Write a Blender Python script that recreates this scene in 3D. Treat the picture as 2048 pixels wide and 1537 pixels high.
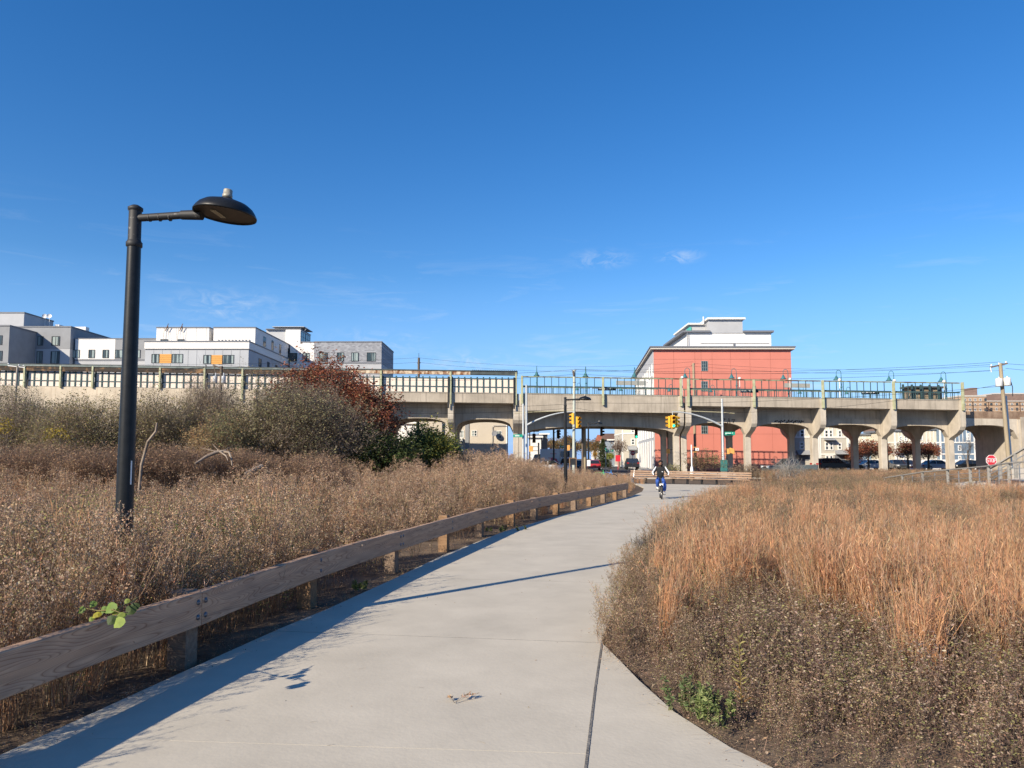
import bpy, math, random
import numpy as np
from mathutils import Vector, Matrix, Euler, noise

scene = bpy.context.scene
for o in list(bpy.data.objects):
    bpy.data.objects.remove(o)
C = scene.collection
rnd = random.Random(7)
R = math.radians

# ------------------------------------------------------------------ camera, sky, sun, exposure
F = 1473.0                       # focal length in photo pixels (2048 wide)
CAMZ = 1.75
TH = math.atan(0.074)            # upward pitch
cam_d = bpy.data.cameras.new('camera')
cam_d.sensor_width = 36.0
cam_d.lens = 36.0 * F / 2048.0
cam_d.shift_y = 38.0 / 2048.0
cam_d.clip_start = 0.05
cam_d.clip_end = 3000.0
cam = bpy.data.objects.new('camera', cam_d)
cam.location = (0, 0, CAMZ)
cam.rotation_euler = (math.pi / 2 + TH, 0, 0)
C.objects.link(cam)
scene.camera = cam

SUN_EL = 28.0
world = bpy.data.worlds.new('World')
scene.world = world
world.use_nodes = True
wn = world.node_tree
bg = wn.nodes['Background']
bg.inputs[1].default_value = 0.108
sky = wn.nodes.new('ShaderNodeTexSky')
sky.sky_type = 'NISHITA'
sky.sun_disc = False
sky.sun_elevation = R(SUN_EL)
sky.sun_rotation = R(225)
sky.altitude = 0
sky.air_density = 1.0
sky.dust_density = 0.15
sky.ozone_density = 3.5
hsv = wn.nodes.new('ShaderNodeHueSaturation')
hsv.inputs['Saturation'].default_value = 1.31
hsv.inputs['Hue'].default_value = 0.507
wn.links.new(sky.outputs[0], hsv.inputs['Color'])
# pale blue air low on the horizon, all the way round
hz = wn.nodes.new('ShaderNodeMixRGB'); hz.inputs[2].default_value = (1.55, 3.15, 6.5, 1)
wn.links.new(hsv.outputs[0], hz.inputs[1])
# thin wisps of cirrus low over the roofs
tc = wn.nodes.new('ShaderNodeTexCoord')
mp = wn.nodes.new('ShaderNodeMapping')
mp.inputs['Scale'].default_value = (3.0, 3.0, 22.0)
nz = wn.nodes.new('ShaderNodeTexNoise')
nz.inputs['Scale'].default_value = 2.2
nz.inputs['Detail'].default_value = 7.0
nz.inputs['Roughness'].default_value = 0.62
nz.inputs['Distortion'].default_value = 0.5
wn.links.new(tc.outputs['Generated'], mp.inputs['Vector'])
wn.links.new(mp.outputs[0], nz.inputs['Vector'])
cr = wn.nodes.new('ShaderNodeValToRGB')
cr.color_ramp.elements[0].position = 0.55
cr.color_ramp.elements[0].color = (0, 0, 0, 1)
cr.color_ramp.elements[1].position = 0.80
cr.color_ramp.elements[1].color = (1, 1, 1, 1)
wn.links.new(nz.outputs['Fac'], cr.inputs[0])
sx = wn.nodes.new('ShaderNodeSeparateXYZ')
wn.links.new(tc.outputs['Generated'], sx.inputs[0])
hf = wn.nodes.new('ShaderNodeMapRange'); hf.inputs['From Min'].default_value = 0.24; hf.inputs['From Max'].default_value = 0.0; hf.inputs['To Min'].default_value = 0.0; hf.inputs['To Max'].default_value = 0.9
wn.links.new(sx.outputs['Z'], hf.inputs['Value']); wn.links.new(hf.outputs[0], hz.inputs[0])
fade = wn.nodes.new('ShaderNodeMapRange')
fade.inputs['From Min'].default_value = 0.31
fade.inputs['From Max'].default_value = 0.08
fade.inputs['To Min'].default_value = 0.0
fade.inputs['To Max'].default_value = 0.5
wn.links.new(sx.outputs['Z'], fade.inputs['Value'])
mu = wn.nodes.new('ShaderNodeMath'); mu.operation = 'MULTIPLY'
wn.links.new(cr.outputs[0], mu.inputs[0]); wn.links.new(fade.outputs[0], mu.inputs[1])
# a few small separate wisps of cloud, each round its own direction
nz_b = wn.nodes.new('ShaderNodeTexNoise'); nz_b.inputs['Scale'].default_value = 38.0; nz_b.inputs['Detail'].default_value = 6.0; nz_b.inputs['Roughness'].default_value = 0.65; nz_b.inputs['Distortion'].default_value = 0.8
mp_b = wn.nodes.new('ShaderNodeMapping'); mp_b.inputs['Scale'].default_value = (1, 1, 2.2)
wn.links.new(tc.outputs['Generated'], mp_b.inputs['Vector']); wn.links.new(mp_b.outputs[0], nz_b.inputs['Vector'])
acc = mu.outputs[0]
for (cx, cy, cz, rad, amt) in ((0.118, 0.957, 0.262, 0.060, 0.50), (0.219, 0.940, 0.260, 0.042, 0.62), (-0.355, 0.915, 0.19, 0.11, 0.42), (-0.185, 0.970, 0.150, 0.10, 0.42), (-0.06, 0.99, 0.128, 0.10, 0.45), (0.68, 0.715, 0.165, 0.10, 0.4)):
    sb = wn.nodes.new('ShaderNodeVectorMath'); sb.operation = 'SUBTRACT'; sb.inputs[1].default_value = (cx, cy, cz)
    ml_ = wn.nodes.new('ShaderNodeVectorMath'); ml_.operation = 'MULTIPLY'; ml_.inputs[1].default_value = (1, 1, 3.4)
    ln = wn.nodes.new('ShaderNodeVectorMath'); ln.operation = 'LENGTH'
    mr_ = wn.nodes.new('ShaderNodeMapRange'); mr_.interpolation_type = 'SMOOTHSTEP'
    mr_.inputs['From Min'].default_value = rad; mr_.inputs['From Max'].default_value = 0.0; mr_.inputs['To Max'].default_value = amt
    m2_ = wn.nodes.new('ShaderNodeMath'); m2_.operation = 'MULTIPLY'; ad_ = wn.nodes.new('ShaderNodeMath'); ad_.operation = 'ADD'; ad_.use_clamp = True
    nr_ = wn.nodes.new('ShaderNodeMapRange'); nr_.inputs['From Min'].default_value = 0.44; nr_.inputs['From Max'].default_value = 0.75
    wn.links.new(nz_b.outputs['Fac'], nr_.inputs['Value'])
    wn.links.new(tc.outputs['Generated'], sb.inputs[0]); wn.links.new(sb.outputs[0], ml_.inputs[0]); wn.links.new(ml_.outputs[0], ln.inputs[0]); wn.links.new(ln.outputs['Value'], mr_.inputs['Value'])
    wn.links.new(mr_.outputs[0], m2_.inputs[0]); wn.links.new(nr_.outputs[0], m2_.inputs[1]); wn.links.new(acc, ad_.inputs[0]); wn.links.new(m2_.outputs[0], ad_.inputs[1]); acc = ad_.outputs[0]
mxw = wn.nodes.new('ShaderNodeMixRGB')
mxw.inputs[2].default_value = (4.6, 5.2, 6.0, 1)
wn.links.new(acc, mxw.inputs[0]); wn.links.new(hz.outputs[0], mxw.inputs[1])
wn.links.new(mxw.outputs[0], bg.inputs[0])

sun_d = bpy.data.lights.new('sun', 'SUN')
sun_d.energy = 5.0
sun_d.angle = R(0.53)
sun_d.color = (1.0, 0.875, 0.70)
sun = bpy.data.objects.new('sun', sun_d)
SUNV = Vector((1, 1, -math.tan(R(SUN_EL)) * math.sqrt(2)))   # direction the light travels
sun.rotation_euler = SUNV.to_track_quat('-Z', 'Y').to_euler()
sun.location = (-40, -40, 60)
C.objects.link(sun)

vs = scene.view_settings
vs.view_transform = 'Standard'
vs.look = 'None'
vs.gamma = 1.0
vs.use_curve_mapping = False
vs.exposure = 0.60
scene.render.engine = 'CYCLES'
scene.cycles.max_bounces = 6
scene.cycles.diffuse_bounces = 3
scene.cycles.transparent_max_bounces = 4

# ------------------------------------------------------------------ picture point -> place
CT, ST = math.cos(TH), math.sin(TH)
def ray(px, py):
    xc = (px - 1024.0) / F
    yc = (806.5 - py) / F
    return xc, CT - yc * ST, ST + yc * CT
def W(px, py, d):
    x, y, z = ray(px, py)
    t = d / y
    return Vector((x * t, d, CAMZ + z * t))
def X(px, d): return W(px, 900, d).x
def Z(py, d): return W(1024, py, d).z
def G(px, py, z=0.0):
    x, y, w = ray(px, py)
    t = (z - CAMZ) / w
    return Vector((x * t, y * t, z))

# ------------------------------------------------------------------ materials
MATS = {}
def nodes_of(m):
    m.use_nodes = True
    nt = m.node_tree
    return nt, nt.nodes['Principled BSDF']
def mat(name, col, rough=0.7, var=0.12, scale=6.0, bump=0.0, metal=0.0, spec=0.3, col2=None, stretch=(1, 1, 1), bscale=None, thr=None):
    """procedural paint: two tones mixed by layered noise, optional fine relief"""
    if name in MATS: return MATS[name]
    m = bpy.data.materials.new(name)
    nt, b = nodes_of(m)
    b.inputs['Roughness'].default_value = rough
    b.inputs['Metallic'].default_value = metal
    b.inputs['Specular IOR Level'].default_value = spec
    t = nt.nodes.new('ShaderNodeTexCoord')
    mpp = nt.nodes.new('ShaderNodeMapping'); mpp.inputs['Scale'].default_value = stretch
    nt.links.new(t.outputs['Object'], mpp.inputs['Vector'])
    n = nt.nodes.new('ShaderNodeTexNoise'); n.inputs['Scale'].default_value = scale
    n.inputs['Detail'].default_value = 6; n.inputs['Roughness'].default_value = 0.6
    nt.links.new(mpp.outputs[0], n.inputs['Vector'])
    r = nt.nodes.new('ShaderNodeValToRGB')
    lo = tuple(max(0, c * (1 - var)) for c in col) if col2 is None else col2
    hi = tuple(min(1, c * (1 + var)) for c in col) if col2 is None else col
    a, z = (0.3, 0.7) if thr is None else thr
    r.color_ramp.elements[0].position = a; r.color_ramp.elements[0].color = (*lo, 1)
    r.color_ramp.elements[1].position = z; r.color_ramp.elements[1].color = (*hi, 1)
    nt.links.new(n.outputs['Fac'], r.inputs[0])
    nt.links.new(r.outputs[0], b.inputs['Base Color'])
    if bump:
        n2 = nt.nodes.new('ShaderNodeTexNoise'); n2.inputs['Scale'].default_value = bscale or scale * 6
        n2.inputs['Detail'].default_value = 4
        nt.links.new(mpp.outputs[0], n2.inputs['Vector'])
        bp = nt.nodes.new('ShaderNodeBump'); bp.inputs['Strength'].default_value = bump; bp.inputs['Distance'].default_value = 0.02
        nt.links.new(n2.outputs['Fac'], bp.inputs['Height'])
        nt.links.new(bp.outputs[0], b.inputs['Normal'])
    MATS[name] = m
    return m

def concrete(name, col, stain, streak=True, scale=0.8, bump=0.25, lo=0.72, hi=1.12):
    """cast concrete: mottling, vertical run marks, small pits"""
    if name in MATS: return MATS[name]
    m = bpy.data.materials.new(name)
    nt, b = nodes_of(m)
    b.inputs['Roughness'].default_value = 0.88
    b.inputs['Specular IOR Level'].default_value = 0.2
    t = nt.nodes.new('ShaderNodeTexCoord')
    n1 = nt.nodes.new('ShaderNodeTexNoise'); n1.inputs['Scale'].default_value = scale; n1.inputs['Detail'].default_value = 8; n1.inputs['Roughness'].default_value = 0.65
    nt.links.new(t.outputs['Object'], n1.inputs['Vector'])
    mp1 = nt.nodes.new('ShaderNodeMapping'); mp1.inputs['Scale'].default_value = (3.0, 3.0, 0.18)
    nt.links.new(t.outputs['Object'], mp1.inputs['Vector'])
    n2 = nt.nodes.new('ShaderNodeTexNoise'); n2.inputs['Scale'].default_value = 1.3; n2.inputs['Detail'].default_value = 6; n2.inputs['Roughness'].default_value = 0.7
    nt.links.new(mp1.outputs[0], n2.inputs['Vector'])
    r1 = nt.nodes.new('ShaderNodeValToRGB')
    r1.color_ramp.elements[0].position = 0.3; r1.color_ramp.elements[0].color = (*[c * lo for c in col], 1)
    r1.color_ramp.elements[1].position = 0.68; r1.color_ramp.elements[1].color = (*[min(1, c * hi) for c in col], 1)
    nt.links.new(n1.outputs['Fac'], r1.inputs[0])
    r2 = nt.nodes.new('ShaderNodeValToRGB')
    r2.color_ramp.elements[0].position = 0.50; r2.color_ramp.elements[0].color = (0, 0, 0, 1)
    r2.color_ramp.elements[1].position = 0.74; r2.color_ramp.elements[1].color = (0.8, 0.8, 0.8, 1)
    nt.links.new(n2.outputs['Fac'], r2.inputs[0])
    mx = nt.nodes.new('ShaderNodeMixRGB')
    mx.inputs[2].default_value = (*stain, 1)
    nt.links.new(r1.outputs[0], mx.inputs[1])
    if streak: nt.links.new(r2.outputs[0], mx.inputs[0])
    else: mx.inputs[0].default_value = 0
    nt.links.new(mx.outputs[0], b.inputs['Base Color'])
    n3 = nt.nodes.new('ShaderNodeTexNoise'); n3.inputs['Scale'].default_value = scale * 30; n3.inputs['Detail'].default_value = 5
    nt.links.new(t.outputs['Object'], n3.inputs['Vector'])
    bp = nt.nodes.new('ShaderNodeBump'); bp.inputs['Strength'].default_value = bump; bp.inputs['Distance'].default_value = 0.02
    nt.links.new(n3.outputs['Fac'], bp.inputs['Height']); nt.links.new(bp.outputs[0], b.inputs['Normal'])
    MATS[name] = m
    return m

def attr_mat(name, rough=0.75, trans=0.0, spec=0.15, rv=(0.72, 1.2)):
    """plant tissue: colour from the mesh, tinted a little per plant"""
    if name in MATS: return MATS[name]
    m = bpy.data.materials.new(name)
    nt, b = nodes_of(m)
    b.inputs['Roughness'].default_value = rough
    b.inputs['Specular IOR Level'].default_value = spec
    a = nt.nodes.new('ShaderNodeAttribute'); a.attribute_name = 'Col'
    oi = nt.nodes.new('ShaderNodeObjectInfo')
    mr = nt.nodes.new('ShaderNodeMapRange'); mr.inputs['To Min'].default_value = rv[0]; mr.inputs['To Max'].default_value = rv[1]
    nt.links.new(oi.outputs['Random'], mr.inputs['Value'])
    vm = nt.nodes.new('ShaderNodeVectorMath'); vm.operation = 'SCALE'
    nt.links.new(a.outputs['Color'], vm.inputs[0]); nt.links.new(mr.outputs[0], vm.inputs['Scale'])
    nt.links.new(vm.outputs[0], b.inputs['Base Color'])
    if trans:
        tr = nt.nodes.new('ShaderNodeBsdfTranslucent'); nt.links.new(vm.outputs[0], tr.inputs['Color'])
        ms = nt.nodes.new('ShaderNodeMixShader'); ms.inputs[0].default_value = trans
        out = nt.nodes['Material Output']
        nt.links.new(b.outputs[0], ms.inputs[1]); nt.links.new(tr.outputs[0], ms.inputs[2]); nt.links.new(ms.outputs[0], out.inputs['Surface'])
    MATS[name] = m
    return m

def glow(name, col, strength):
    if name in MATS: return MATS[name]
    m = bpy.data.materials.new(name)
    nt, b = nodes_of(m)
    b.inputs['Base Color'].default_value = (*col, 1)
    b.inputs['Emission Color'].default_value = (*col, 1)
    b.inputs['Emission Strength'].default_value = strength
    MATS[name] = m
    return m

def wood_mat(name, light, dark, scale=1.0):
    """sawn plank: cathedral grain bent by noise along the length (object x)"""
    if name in MATS: return MATS[name]
    m = bpy.data.materials.new(name)
    nt, b = nodes_of(m)
    b.inputs['Roughness'].default_value = 0.85; b.inputs['Specular IOR Level'].default_value = 0.15
    t = nt.nodes.new('ShaderNodeTexCoord')
    oi = nt.nodes.new('ShaderNodeObjectInfo')
    ad = nt.nodes.new('ShaderNodeVectorMath'); ad.operation = 'ADD'
    sc = nt.nodes.new('ShaderNodeVectorMath'); sc.operation = 'SCALE'; sc.inputs[0].default_value = (13, 7, 3)
    nt.links.new(oi.outputs['Random'], sc.inputs['Scale'])
    nt.links.new(t.outputs['Object'], ad.inputs[0]); nt.links.new(sc.outputs[0], ad.inputs[1])
    mpp = nt.nodes.new('ShaderNodeMapping'); mpp.inputs['Scale'].default_value = (0.38 * scale, 2.0 * scale, 2.8 * scale)
    nt.links.new(ad.outputs[0], mpp.inputs['Vector'])
    n = nt.nodes.new('ShaderNodeTexNoise'); n.inputs['Scale'].default_value = 1.6; n.inputs['Detail'].default_value = 1.5; n.inputs['Roughness'].default_value = 0.4
    nt.links.new(mpp.outputs[0], n.inputs['Vector'])
    ml = nt.nodes.new('ShaderNodeMath'); ml.operation = 'MULTIPLY'; ml.inputs[1].default_value = 50
    nt.links.new(n.outputs['Fac'], ml.inputs[0])
    fr = nt.nodes.new('ShaderNodeMath'); fr.operation = 'FRACT'
    nt.links.new(ml.outputs[0], fr.inputs[0])
    r = nt.nodes.new('ShaderNodeValToRGB')
    r.color_ramp.elements[0].position = 0.0; r.color_ramp.elements[0].color = (*dark, 1)
    r.color_ramp.elements[1].position = 1.0; r.color_ramp.elements[1].color = (*[0.6 * l + 0.4 * d for l, d in zip(light, dark)], 1)
    e = r.color_ramp.elements.new(0.25); e.color = (*light, 1)
    e = r.color_ramp.elements.new(0.75); e.color = (*[c * 0.9 for c in light], 1)
    nt.links.new(fr.outputs[0], r.inputs[0])
    n2 = nt.nodes.new('ShaderNodeTexNoise'); n2.inputs['Scale'].default_value = 3; n2.inputs['Detail'].default_value = 8
    mp2 = nt.nodes.new('ShaderNodeMapping'); mp2.inputs['Scale'].default_value = (0.8, 8, 8)
    nt.links.new(ad.outputs[0], mp2.inputs['Vector']); nt.links.new(mp2.outputs[0], n2.inputs['Vector'])
    r2 = nt.nodes.new('ShaderNodeValToRGB')
    r2.color_ramp.elements[0].position = 0.3; r2.color_ramp.elements[0].color = (0.62, 0.62, 0.66, 1)
    r2.color_ramp.elements[1].position = 0.62; r2.color_ramp.elements[1].color = (1, 1, 1, 1)
    nt.links.new(n2.outputs['Fac'], r2.inputs[0])
    mx = nt.nodes.new('ShaderNodeMixRGB'); mx.blend_type = 'MULTIPLY'; mx.inputs[0].default_value = 0.8
    nt.links.new(r.outputs[0], mx.inputs[1]); nt.links.new(r2.outputs[0], mx.inputs[2])
    nt.links.new(mx.outputs[0], b.inputs['Base Color'])
    bp = nt.nodes.new('ShaderNodeBump'); bp.inputs['Strength'].default_value = 0.35; bp.inputs['Distance'].default_value = 0.004
    nt.links.new(fr.outputs[0], bp.inputs['Height']); nt.links.new(bp.outputs[0], b.inputs['Normal'])
    MATS[name] = m
    return m

# ------------------------------------------------------------------ mesh builder
class MB:
    def __init__(s):
        s.v = []; s.f = []; s.sm = []; s.mi = []; s.m = 0
    def add(s, vs, fs, smooth=False):
        n = len(s.v)
        s.v += [tuple(v) for v in vs]
        for f in fs:
            s.f.append(tuple(i + n for i in f)); s.sm.append(smooth); s.mi.append(s.m)
        return s
    def box(s, x0, x1, y0, y1, z0, z1):
        return s.obox((0, 0, 0), (1, 0, 0), (0, 1, 0), (0, 0, 1), (x0, x1), (y0, y1), (z0, z1))
    def obox(s, o, u, v, w, ur, vr, wr):
        o, u, v, w = Vector(o), Vector(u), Vector(v), Vector(w)
        p = [o + u * a + v * b + w * c for c in wr for b in vr for a in ur]
        fs = [(0, 2, 3, 1), (4, 5, 7, 6), (0, 1, 5, 4), (2, 6, 7, 3), (0, 4, 6, 2), (1, 3, 7, 5)]
        if u.cross(v).dot(w) < 0: fs = [f[::-1] for f in fs]
        return s.add(p, fs)
    def bbox(s, o, u, v, w, ur, vr, wr, b=0.01):
        """box with chamfered long edges (around u)"""
        o, u, v, w = Vector(o), Vector(u).normalized(), Vector(v).normalized(), Vector(w).normalized()
        ring = [(vr[0] + b, wr[0]), (vr[1] - b, wr[0]), (vr[1], wr[0] + b), (vr[1], wr[1] - b), (vr[1] - b, wr[1]), (vr[0] + b, wr[1]), (vr[0], wr[1] - b), (vr[0], wr[0] + b)]
        p = [o + u * a + v * q + w * r for a in ur for q, r in ring]
        fs = [tuple(range(7, -1, -1)), tuple(range(8, 16))] + [(i, (i + 1) % 8, 8 + (i + 1) % 8, 8 + i) for i in range(8)]
        if u.cross(v).dot(w) < 0: fs = [f[::-1] for f in fs]
        return s.add(p, fs)
    def beam(s, a, b, w, h, up=(0, 0, 1)):
        """square bar from a to b"""
        a, b = Vector(a), Vector(b)
        d = b - a; L = d.length
        if L < 1e-6: return s
        d /= L; up = Vector(up)
        sd = d.cross(up)
        if sd.length < 1e-3: sd = d.cross(Vector((0, 1, 0)))
        sd.normalize(); q = sd.cross(d)
        return s.obox(a, d, sd, q, (0, L), (-w / 2, w / 2), (-h / 2, h / 2))
    def prism(s, poly, z0, z1):
        """poly: (x,y) counter-clockwise"""
        n = len(poly)
        vs = [(x, y, z0) for x, y in poly] + [(x, y, z1) for x, y in poly]
        fs = [tuple(range(n - 1, -1, -1)), tuple(range(n, 2 * n))] + [(i, (i + 1) % n, n + (i + 1) % n, n + i) for i in range(n)]
        return s.add(vs, fs)
    def extrude(s, pts, d):
        """pts: 3d polygon, swept by vector d; caps may be concave"""
        n = len(pts); d = Vector(d)
        pts = [Vector(p) for p in pts]
        vs = pts + [p + d for p in pts]
        fs = [tuple(range(n - 1, -1, -1)), tuple(range(n, 2 * n))] + [(i, (i + 1) % n, n + (i + 1) % n, n + i) for i in range(n)]
        nrm = Vector((0, 0, 0))
        for i in range(n): nrm += pts[i].cross(pts[(i + 1) % n])
        if nrm.dot(d) < 0: fs = [f[::-1] for f in fs]
        return s.add(vs, fs)
    def tube(s, pts, r, n=6, cap=True, smooth=True):
        pts = [Vector(p) for p in pts]
        if not hasattr(r, '__len__'): r = [r] * len(pts)
        vs, fs = [], []
        ref = None
        for i, p in enumerate(pts):
            d = (pts[min(i + 1, len(pts) - 1)] - pts[max(i - 1, 0)])
            d = d.normalized() if d.length > 1e-9 else Vector((0, 0, 1))
            if ref is None:
                ref = d.cross(Vector((0, 0, 1)))
                if ref.length < 0.05: ref = d.cross(Vector((0, 1, 0)))
            a = (ref - d * ref.dot(d)).normalized(); ref = a
            b = d.cross(a)
            for k in range(n):
                t = 2 * math.pi * k / n
                vs.append(p + (a * math.cos(t) + b * math.sin(t)) * r[i])
        for i in range(len(pts) - 1):
            for k in range(n):
                fs.append((i * n + k, i * n + (k + 1) % n, (i + 1) * n + (k + 1) % n, (i + 1) * n + k))
        s.add(vs, fs, smooth)
        if cap:
            m = len(pts) - 1
            s.add(vs[:n], [tuple(range(n - 1, -1, -1))]); s.add(vs[m * n:], [tuple(range(n))])
        return s
    def lathe(s, c, axis, prof, n=16, smooth=True):
        """prof: (radius, height along axis)"""
        c, ax = Vector(c), Vector(axis).normalized()
        a = ax.cross(Vector((0, 0, 1)))
        if a.length < 0.05: a = ax.cross(Vector((0, 1, 0)))
        a.normalize(); b = ax.cross(a)
        vs, fs = [], []
        for r, h in prof:
            for k in range(n):
                t = 2 * math.pi * k / n
                vs.append(c + ax * h + (a * math.cos(t) + b * math.sin(t)) * max(r, 1e-4))
        for i in range(len(prof) - 1):
            for k in range(n):
                fs.append((i * n + k, i * n + (k + 1) % n, (i + 1) * n + (k + 1) % n, (i + 1) * n + k))
        return s.add(vs, fs, smooth)
    def ball(s, c, rx, ry=None, rz=None, n=10, m=7):
        ry = ry or rx; rz = rz or rx
        vs = [(c[0], c[1], c[2] - rz)]
        for i in range(1, m):
            p = math.pi * i / m
            for k in range(n):
                t = 2 * math.pi * k / n
                vs.append((c[0] + rx * math.sin(p) * math.cos(t), c[1] + ry * math.sin(p) * math.sin(t), c[2] - rz * math.cos(p)))
        vs.append((c[0], c[1], c[2] + rz))
        fs = [(0, 1 + (k + 1) % n, 1 + k) for k in range(n)]
        for i in range(m - 2):
            for k in range(n):
                fs.append((1 + i * n + k, 1 + i * n + (k + 1) % n, 1 + (i + 1) * n + (k + 1) % n, 1 + (i + 1) * n + k))
        L = len(vs) - 1; q = 1 + (m - 2) * n
        fs += [(q + k, q + (k + 1) % n, L) for k in range(n)]
        return s.add(vs, fs, True)
    def mesh(s, name, mats, off=(0, 0, 0)):
        me = bpy.data.meshes.new(name)
        ox, oy, oz = off
        me.from_pydata([(x - ox, y - oy, z - oz) for x, y, z in s.v], [], s.f)
        if not isinstance(mats, (list, tuple)): mats = [mats]
        for m in mats: me.materials.append(m)
        me.polygons.foreach_set('use_smooth', s.sm)
        me.polygons.foreach_set('material_index', s.mi)
        me.update()
        return me
    def build(s, name, mats, parent=None, off=None):
        """one object; vertices are given in world space and kept relative to the thing's base"""
        base = off if off is not None else (root_loc(parent) if parent else Vector((0, 0, 0)))
        o = bpy.data.objects.new(name, s.mesh(name, mats, base))
        C.objects.link(o)
        if parent: o.parent = parent
        elif off is not None: o.location = off
        return o

LOCS = {}
def root_loc(o):
    p = o
    while p.parent: p = p.parent
    return LOCS.get(p.name, Vector((0, 0, 0)))
def tag(o, label, cat, group=None):
    o['label'] = label; o['category'] = cat
    if group: o['group'] = group
    return o
def thing(name, label, cat, loc=(0, 0, 0), group=None, rz=0.0):
    o = bpy.data.objects.new(name, None); C.objects.link(o)
    o.location = loc; o.rotation_euler = (0, 0, rz); o.empty_display_size = 0.3
    LOCS[o.name] = Vector(loc)
    return tag(o, label, cat, group)
def local_thing(name, label, cat, loc, rz=0.0, group=None):
    """a thing whose parts are drawn around the origin and then set down"""
    o = thing(name, label, cat, loc, group, rz)
    LOCS[o.name] = Vector((0, 0, 0))
    return o
def single(mb, name, mats, label, cat, loc=None, group=None):
    o = mb.build(name, mats, None, Vector(loc) if loc is not None else None)
    return tag(o, label, cat, group)
def struct(mb, name, mats):
    o = mb.build(name, mats); o['kind'] = 'structure'; return o
def copy_thing(r, loc, rz=None, label=None):
    def cp(o, parent):
        c = o.copy(); C.objects.link(c); c.parent = parent
        for ch in CH.get(o.name, []): cp(ch, c)
        return c
    CH = {}
    for o in bpy.data.objects:
        if o.parent: CH.setdefault(o.parent.name, []).append(o)
    c = cp(r, None); c.location = loc
    LOCS[c.name] = Vector((0, 0, 0))
    if rz is not None: c.rotation_euler = (0, 0, rz)
    if label: c['label'] = label
    return c
def share(src, name, parent, loc):
    """another piece with the mesh of src"""
    o = bpy.data.objects.new(name, src.data); C.objects.link(o); o.parent = parent; o.location = loc
    return o
# ================================================================== ground, roads, path
M_dirt = mat('soil', (0.20, 0.15, 0.105), 0.95, col2=(0.085, 0.062, 0.045), scale=1.6, bump=0.9, bscale=28, spec=0.1)
M_asph = mat('asphalt', (0.085, 0.085, 0.088), 0.9, col2=(0.05, 0.05, 0.052), scale=0.7, bump=0.3, bscale=60, spec=0.2)
M_walk = mat('pavement_concrete', (0.42, 0.40, 0.36), 0.9, var=0.12, scale=0.6, bump=0.2)
M_path = concrete('path_concrete', (0.515, 0.468, 0.378), (0.36, 0.33, 0.29), streak=False, scale=1.1, bump=0.10, lo=0.85, hi=1.05)
M_seal = mat('joint_sealant', (0.16, 0.15, 0.135), 0.9, var=0.35, scale=9, bump=0.6)
M_line = mat('road_paint', (0.62, 0.61, 0.57), 0.8, var=0.2, scale=5)

mb = MB()
gx = [-900, -120, -60] + [-50 + 4 * i for i in range(26)] + [60, 120, 900]
gy = [-200, -40] + [-8 + 4 * i for i in range(16)] + [60, 120, 900]
vs = []
for y in gy:
    for x in gx:
        vs.append((x, y, -0.03 if not (-50 < x < 50 and 0 < y < 52) else -0.045 + 0.03 * noise.noise((x * 0.4, y * 0.4, 0))))
nx = len(gx)
mb.add(vs, [(j * nx + i, j * nx + i + 1, (j + 1) * nx + i + 1, (j + 1) * nx + i) for j in range(len(gy) - 1) for i in range(nx - 1)], True)
struct(mb, 'ground', M_dirt)

# cross street in front of the viaduct and side street under its wide span
mb = MB(); mb.box(-150, 150, 62.0, 76.0, -0.3, 0.0); struct(mb, 'road', M_asph)
SKW = 0.095
def sk_(x, y): return (x + (y - 76) * SKW, y)
def strip(m, x0, x1, y0, y1, z0, z1): m.prism([sk_(x0, y0), sk_(x1, y0), sk_(x1, y1), sk_(x0, y1)], z0, z1)
mb = MB(); strip(mb, 5.4, 15.2, 76.0, 420.0, -0.3, 0.002); struct(mb, 'side_street', M_asph)
mb = MB()
for a, b in ((-150, 5.4), (15.2, 150)): mb.box(a, b, 76.0, 79.0, -0.3, 0.13)
strip(mb, 3.4, 5.4, 79.0, 420, -0.3, 0.125); strip(mb, 15.2, 17.4, 79.0, 420, -0.3, 0.125)
struct(mb, 'pavement', M_walk)
mb = MB(); mb.box(-150, 150, 61.6, 62.0, -0.3, 0.12); struct(mb, 'kerb', M_walk)
mb = MB()
for i in range(10): mb.box(5.8 + i * 0.95, 6.3 + i * 0.95, 77.0, 79.6, 0.006, 0.009)
mb.box(-150, 150, 68.9, 69.03, 0.004, 0.007); mb.box(-150, 150, 69.2, 69.33, 0.004, 0.007)
strip(mb, 10.2, 10.35, 84, 420, 0.006, 0.009)
struct(mb, 'road_marking', M_line)

# ---- concrete path
PL = [(-3.75, 0.0), (-3.3, 2.4), (-2.87, 4.6), (-2.62, 5.9), (-2.31, 7.43), (-2.07, 8.4), (-1.65, 10.5), (-1.2, 12.95), (-0.55, 15.6), (-0.15, 17.2), (0.77, 19.9), (1.6, 22.3), (2.6, 25.0), (4.0, 29.0), (5.15, 32.2), (6.5, 37.0), (7.5, 42.0), (8.0, 48.6)]
PR = [(-0.23, 0.0), (0.13, 2.4), (0.43, 4.4), (0.61, 5.6), (0.825, 6.95), (1.05, 8.0), (1.5, 10.0), (2.05, 12.3), (2.8, 14.8), (3.35, 16.4), (4.2, 18.8), (5.0, 21.0), (6.1, 23.8), (7.4, 27.2), (8.9, 30.3), (11.2, 34.5), (14.0, 38.5), (17.5, 41.5)]
GS = 1.022
PL = [(x * GS, y * GS) for x, y in PL]; PR = [(x * GS, y * GS) for x, y in PR]
def lerp2(P, i, t):
    a, b = P[i], P[i + 1]; return (a[0] + (b[0] - a[0]) * t, a[1] + (b[1] - a[1]) * t)
path = thing('path', 'pale concrete footpath', 'path'); del path['category']; del path['label']
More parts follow.
